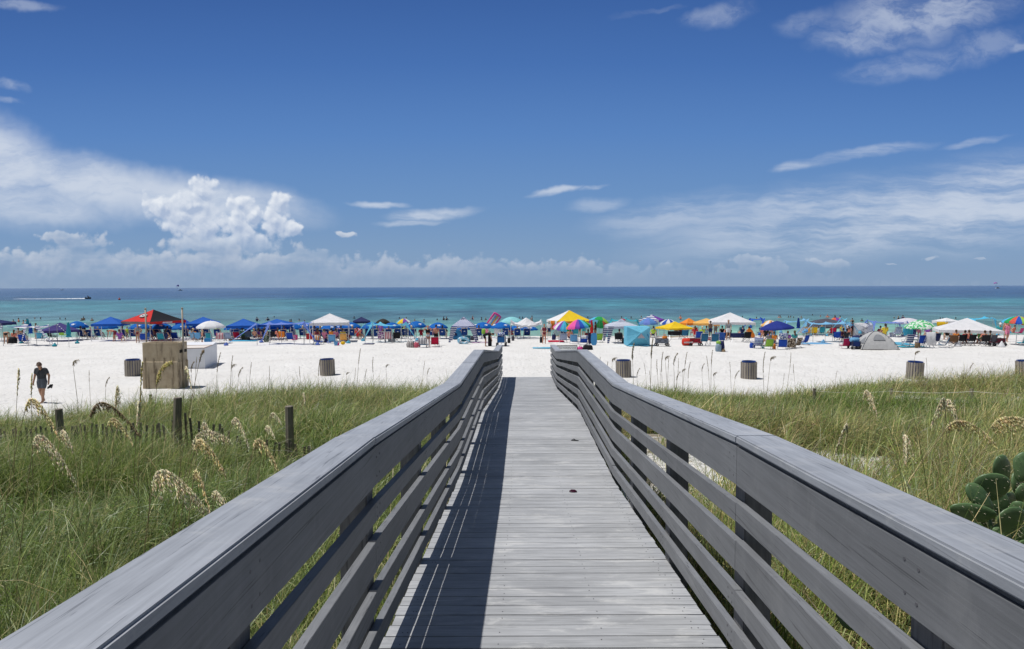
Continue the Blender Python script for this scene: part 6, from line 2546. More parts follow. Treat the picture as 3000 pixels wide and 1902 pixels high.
tent(6, 446, 1000, 412, 316, 655, [PEACH], 'pale orange canopy tent beside the big white one', rz=-16)
tent(6, 745, 1540, 392, 214, 668, [WHITEF], 'white canopy tent over a navy table, right of the bright yellow canopy', rz=-7, val=0.24)
tent(8, 870, 1230, 372, 310, 640, [WHITEF], 'small white canopy tent behind the big low white one', rz=10)
tent(8, 830, 2000, 545, 310, 790, [Fb('white_big', (0.76, 0.76, 0.78))], 'big low white canopy tent with sandbagged legs, at far right', rz=-24, val=0.22, depth=0.8)
tent(7, 410, 1085, 470, 318, 620, [GREYF], 'dark grey canopy tent, its roof caved in', rz=-12, curve=-0.55, val=0.2)


def crumpled():
    """white canopy whose cloth hangs slack between its raised corners"""
    g = base(4, 1760, 690)
    Y = g.y
    c = Vector(((px(4, 1760, 690)[0] - CX) / F * Y, Y, 0))
    c.z = gz(c.x, c.y)
    o = thing('canopy_tent', 'crumpled white canopy, slack between raised corners, left of the yellow and orange tent', 'canopy tent', c)
    m = mpp(4, Y)
    w = 560 * m
    z1, z2 = zat(4, 0, 365, Y) - c.z, zat(4, 0, 450, Y) - c.z
    zp = zat(4, 0, 318, Y) - c.z
    rows = []
    n = 14
    for i in range(n + 1):
        v = i / n
        row = []
        for j in range(n + 1):
            u = j / n
            x, y = (u - 0.5) * w, (v) * w * 0.8
            r = max(abs(u - 0.5), abs(v - 0.5)) * 2
            corner = (abs(u - 0.5) * 2 * abs(v - 0.5) * 2) ** 2.5
            z = z2 + (zp - z2) * max(0, 1 - 2.4 * math.hypot(u - 0.5, v - 0.5)) ** 1.1 + (z1 - z2) * corner
            z += 0.035 * math.sin(u * 31 + v * 17) * math.sin(v * 23 + 1) * (0.4 + r)
            row.append((x, y, z))
        rows.append(row)
    mb = MB()
    mb.sheet(rows)
    mb.build('roof', WHITEF, o)
    vb = MB()
    rr = [[p for p in rows[0]], [(x, y - 0.02 * math.sin(j * 2), z - 0.2 - 0.05 * math.sin(j * 1.7)) for j, (x, y, z) in enumerate(rows[0])]]
    vb.sheet(rr)
    vb.build('valance', WHITEF, o)
    for x in (-0.5, 0.5):
        for y in (0, 0.8):
            lb = MB()
            lb.tube([(x * w * 0.99, y * w, -0.1), (x * w * 0.99, y * w, z1 - 0.03)], 0.026, 6)
            lb.build('leg', WHITE_POLE(), o)


crumpled()

# ---- rental parasols, dark blue with a white fish
_ru = [(1, 855, 90, 520, 462), (1, 1560, 120, 545, 478), (1, 1795, 120, 540, 476), (2, 372, 148, 386, 330), (2, 640, 146, 392, 338), (2, 2150, 110, 385, 312), (3, 100, 130, 485, 420), (3, 390, 185, 490, 425), (3, 770, 185, 482, 388), (3, 1140, 182, 490, 385),
       (3, 1490, 160, 498, 390), (3, 1920, 186, 474, 368), (3, 2305, 152, 500, 390), (4, 600, 190, 486, 425), (4, 990, 166, 492, 386), (4, 1312, 164, 492, 386), (4, 1600, 120, 500, 440), (4, 1790, 105, 500, 445)]
_ru += [(2, 1130, 140, 392, 335), (2, 1420, 140, 392, 335), (2, 1700, 140, 388, 335), (2, 1960, 130, 388, 330), (1, 1190, 110, 540, 478), (3, 545, 150, 488, 425)]
_ru.sort(key=lambda q: px(q[0], q[1], 0)[0])
_rp = None
for _i, (_rg, _x, _hw, _yr, _yt) in enumerate(_ru):
    _lab = 'round dark blue parasol with white fish logo, %s from the left of the rental row' % ORD[_i]
    _gr = 'blue rental parasols along the waterline'
    _Y = 67.0 + (_i % 3) * 0.8
    _c = Vector(((px(_rg, _x, 0)[0] - CX) / F * _Y, _Y, 0))
    _c.z = gz(_c.x, _c.y)
    _rad = _hw * mpp(_rg, _Y)
    if _rp is None:
        _rp = umbrella(1, 0, 0, 0, 0, 0, [RENT], _lab, logo=1, group=_gr, loc=_c, dims=(1.06, 1.12, 1.60), scallop=0.05, valance=0.08)
        _u = _rp
    else:
        _u = dup_thing(_rp, _lab, _c, 0, _gr)
    _s = 1.0 if _hw > 160 and _rg > 2 else min(1.06, max(0.94, _rad / 1.06))
    _u.scale = (_s, _s, (zat(_rg, _x, _yt, _Y) - _c.z) / 1.60)
    _u.rotation_euler = (0, 0, R((_i * 37) % 30 - 15))

# ---- other parasols
RB = [CORALF, ORA, YEL, LIME, GREENF, CYAN, ROYAL, VIO]
umbrella(2, 600, 1000, 372, 290, 610, [WHITEF], 'white dome parasol on a white pole, behind the white storage box', pole='white', scallop=0.04, dome=2.0)
umbrella(3, 1172, 1490, 420, 326, 640, [Fb('olive_black', (0.035, 0.032, 0.026), 0.1)], 'black dome parasol behind the aqua shade', tilt=-14, tdir=20)
umbrella(3, 1560, 1842, 392, 322, 640, [YEL, YEL, WHITEF, ROYAL, AQUA, YEL, VIO, WHITEF], 'yellow, white and blue panelled parasol behind the rental row')
umbrella(4, 1288, 1712, 380, 290, 650, [Fb('mint', (0.30, 0.68, 0.72), 0.35)], 'pale aqua parasol above the crumpled white canopy')
umbrella(5, 118, 462, 502, 362, 690, [CYAN, CYAN, GREENF, GREENF, WHITEF, PINKF, WHITEF, VIO], 'striped pink, blue and green parasol leaning left below the yellow and orange tent', tilt=14, tdir=70, pole='white', pole_x=372, n=16)
umbrella(5, 352, 798, 462, 336, 735, [ROYAL, CYAN, GREENF, LIME, YEL, ORA, CORALF, PINKF, VIO, ROYAL, CYAN, YEL, ORA, PINKF, PINKF, VIO], 'rainbow parasol in front of the yellow and orange tent', pole='white', n=16, pole_x=560, tilt=6, tdir=-90)
umbrella(5, 752, 1128, 400, 288, 650, [ORA, CORALF, GREENF, AQUA, VIO, CYAN, GREENF, LIME], 'tilted rainbow parasol right of the yellow and orange tent', tilt=-28, tdir=-35)
umbrella(5, 1636, 1972, 402, 312, 650, [Fb('steel_blue', (0.12, 0.28, 0.58)), PERI], 'light blue two-tone parasol in front of the purple striped tent', pole='white')
umbrella(5, 2008, 2318, 402, 332, 640, [WHITEF, ROYAL], 'blue and white striped parasol behind the bright yellow canopy', n=12)
umbrella(6, 1688, 2010, 435, 352, 640, [PEACH, WHITEF], 'pale orange and white parasol behind the navy parasol', n=12)
umbrella(6, 1688, 2262, 484, 362, 770, [Fb('deep_blue', (0.025, 0.045, 0.26))], 'deep blue square-cut parasol over the low chairs right of the big white tent', n=6, tilt=4, tdir=-90, pole_x=1972, dome=1.35, scallop=0.02)
umbrella(7, 755, 1046, 398, 304, 600, [PINKF, YEL, LIME, ORA, CORALF, VIO, PINKF, ORA], 'rainbow parasol behind the dark grey canopy', tilt=-8, tdir=30)
umbrella(8, 128, 606, 382, 312, 640, [Fb('lace_white', (0.72, 0.70, 0.76), 0.3)], 'white scallop-edged parasol behind the green spotted one', n=14, scallop=0.12)
umbrella(8, 328, 872, 472, 344, 700, [SPOT], 'white parasol with green spots on a black pole', pole_x=618, dome=1.7)
umbrella(8, 2072, 2560, 392, 280, 780, [CORALF, YEL, ROYAL, CYAN, GREENF, CORALF, ROYAL, LIME], 'rainbow parasol on a white pole cut by the right edge of the photo', pole='white', pole_x=2285, n=16, tilt=6, tdir=90)
for _rg, _x, _yt, _yb2, _yb, _m, _l in ((1, 756, 470, 640, 755, TEALF, 'closed slim blue parasol on a pole right of the dusty purple tent'), (1, 332, 480, 600, 680, BLUE, 'closed blue parasol between the striped shade and the dusty purple tent'),
                                       (1, 302, 432, 540, 680, TEALF, 'closed teal parasol behind the striped shade at far left'), (5, 806, 342, 580, 670, REDF, 'closed red and purple parasol right of the rainbow parasol'),
                                       (6, 2350, 302, 492, 640, Fb('closed_blue', (0.02, 0.06, 0.30)), 'closed dark blue parasol standing alone against the green water')):
    closed_umbrella(_rg, _x, _yt, _yb2, _yb, _m, _l)

# ---- stretch shades on poles
stretch_shade(1, [(20, 512), (300, 520), (395, 515)], [(-120, 770), (640, 735)], 24, 740, STR_N, 'blue-edged striped stretch shade over the group at far left', depth=2.2, bag=TEALF)
stretch_shade(2, [(1450, 325), (1625, 330), (1975, 318), (2110, 318)], [(1045, 670), (2330, 665)], 22, 630, PERI, 'periwinkle stretch shade on thin poles right of the blue tents', depth=2.0)
stretch_shade(3, [(1015, 408), (1150, 398), (1655, 402), (1722, 388)], [(740, 780), (1950, 705)], 62, 745, AQUA, 'aqua stretch shade strung low between the rental parasols', depth=1.6)
stretch_shade(5, [(1160, 345), (1410, 312), (1612, 352)], [(1045, 710), (1700, 640)], 40, 640, TEALF, 'teal stretch shade behind the fringed cabana', depth=2.0)
stretch_shade(6, [(1545, 338), (1740, 322)], [(1475, 470), (1640, 600)], 16, 640, ROYAL, 'small royal blue shade behind the big white tent', depth=1.6)
stretch_shade(7, [(55, 370), (405, 330)], [(-100, 560), (305, 560)], 34, 640, SKYB, 'light blue shade left of the caved-in grey canopy', depth=1.5)
stretch_shade(7, [(505, 395), (850, 402), (1168, 382)], [(335, 540), (640, 765)], 34, 740, SKYB, 'long sky blue stretch shade in front of the caved-in grey canopy', depth=2.0)
stretch_shade(7, [(1085, 322), (1165, 385)], [(980, 420), (1290, 570)], 14, 640, AQUA, 'aqua shade flap right of the rainbow parasol and grey canopy', depth=1.6)
stretch_shade(7, [(1215, 412), (1535, 388)], [(1120, 440), (1710, 535)], 26, 640, SKYB, 'sky blue shade stretched over the white bird-print tent', depth=1.6)
stretch_shade(7, [(1590, 368), (1955, 392), (2158, 368)], [(1520, 600), (2290, 640)], 22, 650, PERI, 'blue and white striped-leg shade behind the grey dome tent', depth=2.0, bag=STR_N)
stretch_shade(8, [(1545, 328), (1868, 296), (2065, 335)], [(1480, 520), (2110, 560)], 24, 620, CYAN, 'cyan stretch shade behind the big low white tent', depth=1.8)


# ---- cabanas with striped leg wraps
def cabana(reg, xl, xr, ye, yt, yb, roof, wrap, label, foot=0.12, fringe=False):
    g = base(reg, (xl + xr) / 2, yb)
    Y = g.y
    c = Vector(((px(reg, (xl + xr) / 2, yb)[0] - CX) / F * Y, Y, 0))
    c.z = gz(c.x, c.y)
    o = thing('cabana', label, 'cabana', c)
    m = mpp(reg, Y)
    w = (xr - xl) * m
    ze, zt = zat(reg, 0, ye, Y) - c.z, zat(reg, 0, yt, Y) - c.z
    hx, hy = w / 2, w / 2
    cs = [(-hx, -hy), (hx, -hy), (hx, hy), (-hx, hy)]
    mb = MB()
    for f in range(4):
        p, q = cs[f], cs[(f + 1) % 4]
        mb.sheet([[((p[0] + (q[0] - p[0]) * j / 6) * (1 - t * 0.94), hy + (p[1] + (q[1] - p[1]) * j / 6) * (1 - t * 0.94), ze + (zt - ze) * (0.80 * math.sin(t * 1.5) + 0.2 * t)) for j in range(7)] for t in (0, 0.2, 0.4, 0.6, 0.8, 1)])
    mb.build('roof', roof, o)
    vb = MB()
    for k, (s, dz) in enumerate(((0.28, 0.03), (0.18, 0.13))):
        for f in range(4):
            p, q = cs[f], cs[(f + 1) % 4]
            vb.sheet([[((p[0] + (q[0] - p[0]) * j / 8) * s, hy + (p[1] + (q[1] - p[1]) * j / 8) * s, zt + dz - 0.05 - (0.05 * (j % 2))) for j in range(9)], [(0, hy, zt + dz + 0.06)] * 9])
    vb.build('vent', roof, o)
    fb = MB()
    for f in range(4):
        p, q = cs[f], cs[(f + 1) % 4]
        nj = 16
        fb.sheet([[((p[0] + (q[0] - p[0]) * j / nj) * 1.003, hy + (p[1] + (q[1] - p[1]) * j / nj) * 1.003, ze - z - (0.07 * (j % 2) if z else 0)) for j in range(nj + 1)] for z in (0, 0.16 if fringe else 0.10)])
    fb.build('valance', roof, o)
    for (x, y) in cs:
        lb = MB()
        sg = 1 if x > 0 else -1
        fx = x + sg * w * foot
        rows = []
        for i in range(9):
            t = i / 8
            wd = 0.34 * (1 - t) ** 1.4 + 0.13
            xx = x + (fx - x) * t
            rows.append([(xx + sg * 0.04, hy + y - 0.05, ze - (ze - 0.02) * t), (xx - sg * wd, hy + y - 0.02, ze - (ze - 0.02) * t), (xx - sg * wd, hy + y + 0.02, ze - (ze - 0.02) * t), (xx + sg * 0.04, hy + y + 0.05, ze - (ze - 0.02) * t), (xx + sg * 0.04, hy + y - 0.05, ze - (ze - 0.02) * t)])
        lb.sheet(rows)
        lb.build('leg_wrap', wrap, o)
    return o


cabana(4, 436, 834, 462, 340, 745, striped('stripe_cabana', (0.05, 0.09, 0.36), (0.80, 0.80, 0.82), 2, 0.085), STR_N, 'blue and white striped cabana with splayed striped legs, left of the boardwalk end')
cabana(5, 1105, 1650, 466, 388, 770, Fb('fringe_white', (0.60, 0.64, 0.74), 0.4), STR_N, 'pale fringed cabana with navy striped legs left of the light blue beach tent', foot=0.03, fringe=True)


# ---- ground tents
def blue_beach_tent():
    Y = base(5, 1635, 815).y
    c = Vector(((px(5, 1635, 0)[0] - CX) / F * Y, Y, 0))
    c.z = gz(c.x, c.y)
    o = thing('beach_tent', 'light blue cube beach tent with a mesh triangle window, behind the tall sea oats', 'beach tent', c)
    m = mpp(5, Y)
    hw = 203 * m
    H = zat(5, 0, 476, Y) - c.z

    def q(x, y):
        return (x - 1635) * m, zat(5, 0, y, Y) - c.z
    ap = q(1668, 575)
    tl, tr, br, bl = (-hw, H), (hw, H), (hw, 0.02), (-hw, 0.02)
    dep = hw * 1.7
    mb = MB()
    A = Vector((ap[0], -0.35, ap[1]))
    cn = [Vector((x, 0, z)) for x, z in (tl, tr, br, bl)]
    # each side of the front is pushed out to a ridge point
    for i, mi in ((0, 0), (1, 1), (2, 2), (3, 0)):
        a, b = cn[i], cn[(i + 1) % 4]
        rows = []
        for t in (0, 0.25, 0.5, 0.75, 1):
            rows.append([a.lerp(b, s).lerp(A, t) + Vector((0, 0.10 * 4 * s * (1 - s) * (1 - t), 0)) for s in (0, 0.25, 0.5, 0.75, 1)])
        mb.sheet(rows, 0, mi)
    bk = [p + Vector((0, dep, 0)) for p in cn]
    for i in range(4):
        j = (i + 1) % 4
        if i == 2:
            continue
        mb.sheet([[cn[i].lerp(cn[j], s / 4) + Vector((0, 0.10 * 4 * (s / 4) * (1 - s / 4), 0)) for s in range(5)], [bk[i].lerp(bk[j], s / 4) for s in range(5)]], 0, 0)
    mb.build('shell', [Fb('tent_blue', (0.20, 0.58, 0.76), 0.3), Fb('tent_blue_b', (0.24, 0.62, 0.78), 0.3), Fb('tent_blue_c', (0.13, 0.42, 0.56), 0.2)], o)
    wb = MB()
    pts = [q(1668, 585), q(1600, 668), q(1735, 668)]
    vs = [Vector((x, -0.37 + 0.16 * ((A.z - z) / A.z), z)) for x, z in pts]
    vs = [v + Vector((0, -0.05, 0)) for v in vs]
    wb._add(vs + [v + Vector((0, 0.02, 0)) for v in vs], [(0, 1, 2), (3, 5, 4), (0, 3, 4, 1), (1, 4, 5, 2), (2, 5, 3, 0)])
    wb.build('mesh_window', Fb('window_mesh', (0.55, 0.50, 0.55), 0.3), o)
    sk = MB()
    for s in (-1, 1):
        sk.ell((s * hw * 0.62, -0.18, 0.03), (0.28, 0.16, 0.07), 8, 5)
    sk.build('sand_pocket', Fb('tent_blue', (0.20, 0.58, 0.76)), o)
    sq = MB()
    sq.tube([(hw * 0.55 + 0.2 * math.cos(t), -0.02 - 0.01 * math.sin(3 * t), H * 0.52 + 0.42 * math.sin(t)) for t in [i * 0.4 for i in range(15)]], 0.018, 5)
    sq.tube([(hw * 0.68 + 0.2 * math.cos(t), -0.03, H * 0.45 + 0.3 * math.sin(t)) for t in [i * 0.4 for i in range(13)]], 0.015, 5)
    sq.build('emblem', plain('tent_mark', (0.03, 0.16, 0.40), 0.6), o)


blue_beach_tent()


def dome_tent():
    Y = base(7, 1700, 880).y
    c = Vector(((px(7, 1712, 0)[0] - CX) / F * Y, Y, 0))
    c.z = gz(c.x, c.y)
    o = thing('dome_tent', 'pale grey dome tent with an arched mesh window, right of the navy wagon', 'tent', c, R(-8))
    m = mpp(7, Y)
    hw = 318 * m
    H = (zat(7, 0, 578, Y) - c.z) * 1.03
    g1 = Fb('tent_grey', (0.50, 0.50, 0.50), 0.2)
    mb = MB()
    n = 16
    hy = hw * 0.85

    def pt(u, v):
        # square plan blending to a dome
        r = max(abs(u), abs(v))
        x, y = u * hw, v * hy
        z = H * (1 - r ** 1.9) ** 0.9 if r < 1 else 0
        return Vector((x, y + hy, z))
    rows = [[pt(-1 + 2 * j / n, -1 + 2 * i / n) for j in range(n + 1)] for i in range(n + 1)]
    mb.sheet(rows)
    mb.build('shell', g1, o, smooth=False)
    pb = MB()
    for s in (-1, 1):
        pb.tube([pt(t, t * s) + Vector((0, 0, 0.012)) for t in [-1 + 2 * i / 20 for i in range(21)]], 0.016, 5)
    pb.build('pole_sleeve', plain('tent_pole', (0.05, 0.06, 0.08), 0.5), o)
    wb = MB()
    arch = []
    for k in range(13):
        a = math.pi * k / 12
        arch.append((0.46 * math.cos(a) * abs(math.cos(a)) ** -0.2 if abs(math.cos(a)) > 1e-6 else 0, 0.42 + 0.40 * math.sin(a) ** 0.8 if 0 < a < math.pi else 0.42))

    def onface(x, t):          # t: height share along the front face
        v = -(1 - t * 0.72)
        return pt(x * abs(v), v) + Vector((0, -0.03, 0.02))
    vs = [onface(x, t) for x, t in arch]
    vs2 = [p + Vector((0, -0.012, 0)) for p in vs]
    k = len(vs)
    wb._add(vs + vs2, [tuple(range(k)), tuple(range(k, 2 * k))[::-1]] + [(i, (i + 1) % k, k + (i + 1) % k, k + i) for i in range(k)])
    wb.build('mesh_window', Fb('window_grey', (0.26, 0.27, 0.29), 0.1), o)
    sb = MB()
    vs = []
    for t, y in ((0.25, -0.55), (0.25, 0.1), (0.62, -0.35)):
        u = -(1 - t * 0.72)
        vs.append(pt(u, y * abs(u) * 1.6) + Vector((-0.03, 0, 0.02)))
    sb._add(vs + [p + Vector((-0.012, 0, 0)) for p in vs], [(0, 1, 2), (3, 5, 4), (0, 3, 4, 1), (1, 4, 5, 2), (2, 5, 3, 0)])
    sb.build('side_window', Fb('window_grey', (0.26, 0.27, 0.29), 0.1), o)
    fb = MB()
    fb.box((0, hy, 0.03), (hw * 2.01, hy * 2.01, 0.05))
    fb.build('groundsheet', plain('groundsheet', (0.10, 0.09, 0.08), 0.8), o)


dome_tent()


def bird_tent():
    Y = base(7, 1410, 640).y
    c = Vector(((px(7, 1405, 0)[0] - CX) / F * Y, Y, 0))
    c.z = gz(c.x, c.y)
    o = thing('beach_tent', 'white pop-up tent printed with dark birds, behind the navy wagon', 'beach tent', c)
    m = mpp(7, Y)

    def q(x, y, d=0.0):
        return Vector(((x - 1405) * m, d, zat(7, 0, y, Y) - c.z))
    out = [q(1232, 405), q(1320, 398), q(1420, 402), q(1510, 398), q(1598, 420), q(1580, 540), q(1530, 600), q(1430, 642), q(1290, 630), q(1235, 560)]
    ctr = q(1400, 480, -0.3)
    mb = MB()
    k = len(out)
    for i in range(k):
        a, b = out[i], out[(i + 1) % k]
        mb._add([a, b, ctr, a + Vector((0, 1.6, -0.3)), b + Vector((0, 1.6, -0.3))], [(0, 1, 2), (0, 3, 4, 1)])
    mb.build('shell', WHITEF, o)
    bm_ = MB()
    rs = random.Random(2)
    for i in range(15):
        p = q(rs.uniform(1310, 1440), rs.uniform(430, 525), 0)
        s = rs.uniform(0.05, 0.09)
        t = 1 - math.hypot(p.x, p.z - ctr.z) / 1.0
        y = -0.3 * max(0, t) - 0.05
        a = rs.uniform(-0.3, 0.3)
        for sg in (-1, 1):
            w1 = Vector((p.x + sg * s, y, p.z + s * (0.5 + a)))
            bm_.bar((p.x, y, p.z), w1, 0.02, 0.012)
    bm_.build('bird_print', plain('emblem_black', (0.015, 0.015, 0.018), 0.6), o)
    wb = MB()
    pts = [q(1315, 560, -0.30), q(1380, 560, -0.32), q(1405, 630, -0.30), q(1290, 630, -0.28)]
    wb.hexa(pts + [p + Vector((0, 0.02, 0)) for p in pts])
    wb.build('mesh_window', Fb('window_grey', (0.26, 0.27, 0.29), 0.1), o)


bird_tent()

# white sandbags at the legs of the big low tent
for _x, _y, _l in ((1240, 815, 'white cone sandbag at the front left leg of the big low white tent'), (2012, 825, 'white cone sandbag at the right leg of the big low white tent')):
    _g = base(8, _x, _y)
    _m = MB()
    _m.lathe([(0.26, 0), (0.25, 0.06), (0.16, 0.22), (0.07, 0.38), (0.03, 0.46)], 12)
    tag(_m.build('sandbag', WHITEF, None, smooth=True, loc=_g), _l, 'sandbag')

# ---- rental chairs along the water, all backs to the camera
_rc = [(1, 1000), (1, 1092), (1, 1365), (1, 1755), (1, 1870), (2, 52), (2, 205), (2, 455), (2, 605), (2, 740), (2, 895), (2, 1180), (2, 1335), (2, 1840), (2, 1960), (2, 2262), (3, 125), (3, 338), (3, 490), (3, 700), (3, 1072), (3, 1222), (3, 1440), (3, 1600),
       (3, 1832), (3, 2200), (3, 2385), (4, 285), (4, 662), (4, 915), (4, 1392), (4, 1600), (4, 1768)]
_rc += [(2, 1120), (2, 1480), (2, 1560), (2, 1700), (2, 2100), (3, 230), (3, 590), (3, 800), (3, 930), (3, 1320), (3, 1720), (1, 905), (1, 1480), (1, 1690)]
_rc.sort(key=lambda q: px(q[0], q[1], 0)[0])
_cp = None
for _i, (_rg, _x) in enumerate(_rc):
    _Y = 65.6 + (_i * 7 % 5) * 0.25
    _c = Vector(((px(_rg, _x, 0)[0] - CX) / F * _Y, _Y, 0))
    _c.z = gz(_c.x, _c.y)
    _lab = 'dark blue sling chair facing the water, %s from the left of the rental row' % ORD[_i]
    _gr = 'dark blue rental chairs along the waterline'
    if _cp is None:
        _cp = mk_sling('rental_chair', _lab, 0.56, 0.62, 0.36, Fb('sling_blue', (0.012, 0.05, 0.22), 0.12), WOODF, 0.30, logo=True, group=_gr)
        _o_ = _cp
    else:
        _o_ = dup_thing(_cp, _lab, _c, 0, _gr)
    _o_.location = _c
    _o_.rotation_euler = (0, 0, R((_i * 53) % 24 - 12))
    if _i % 5 in (0, 2, 3):
        _q = ('navy', 'coral', 'black', 'teal', 'pink', 'white', 'maroon', 'lime')[_i * 3 % 8]
        person('person in %s in the %s dark blue rental chair from the left' % (_q, ORD[_i]), _c + Vector((0, 0.06, 0.17)), ('sit', 'sit_long', 'sit_hat')[_i % 3], R((_i * 53) % 24 - 12), 1.78, ('tan', 'red', 'fair', 'brown')[_i % 4], _q, None, _q, None, ('dark', 'brown', 'straw', 'blond')[_i * 3 % 4],
               _q if _i % 2 else None, group='people in the rental chairs')

# ---- everyone's own chairs: (kind, strip, x, base y, turn, material, label)
_low = lambda nm, m: mk_sling('beach_chair', '', 0.56, 0.55, 0.22, m, ALU, 0.38)
_pc = {}


def chair(kind, reg, x, y, rz, mat, label, sc=1.0, frame=None):
    key = (kind, mat.name)
    g = base(reg, x, y)
    if key not in _pc:
        if kind == 'low':
            o = mk_sling('beach_chair', label, 0.58, 0.56, 0.22, mat, frame or ALU, 0.38)
        elif kind == 'high':
            o = mk_sling('beach_chair', label, 0.55, 0.60, 0.38, mat, frame or ALU, 0.28)
        else:
            o = mk_camp('camp_chair', label, mat, frame or STEEL)
        _pc[key] = o
    else:
        o = dup_thing(_pc[key], label, g)
    o.location = g
    o.rotation_euler = (0, 0, R(rz))
    o.scale = (sc, sc, sc)
    return o


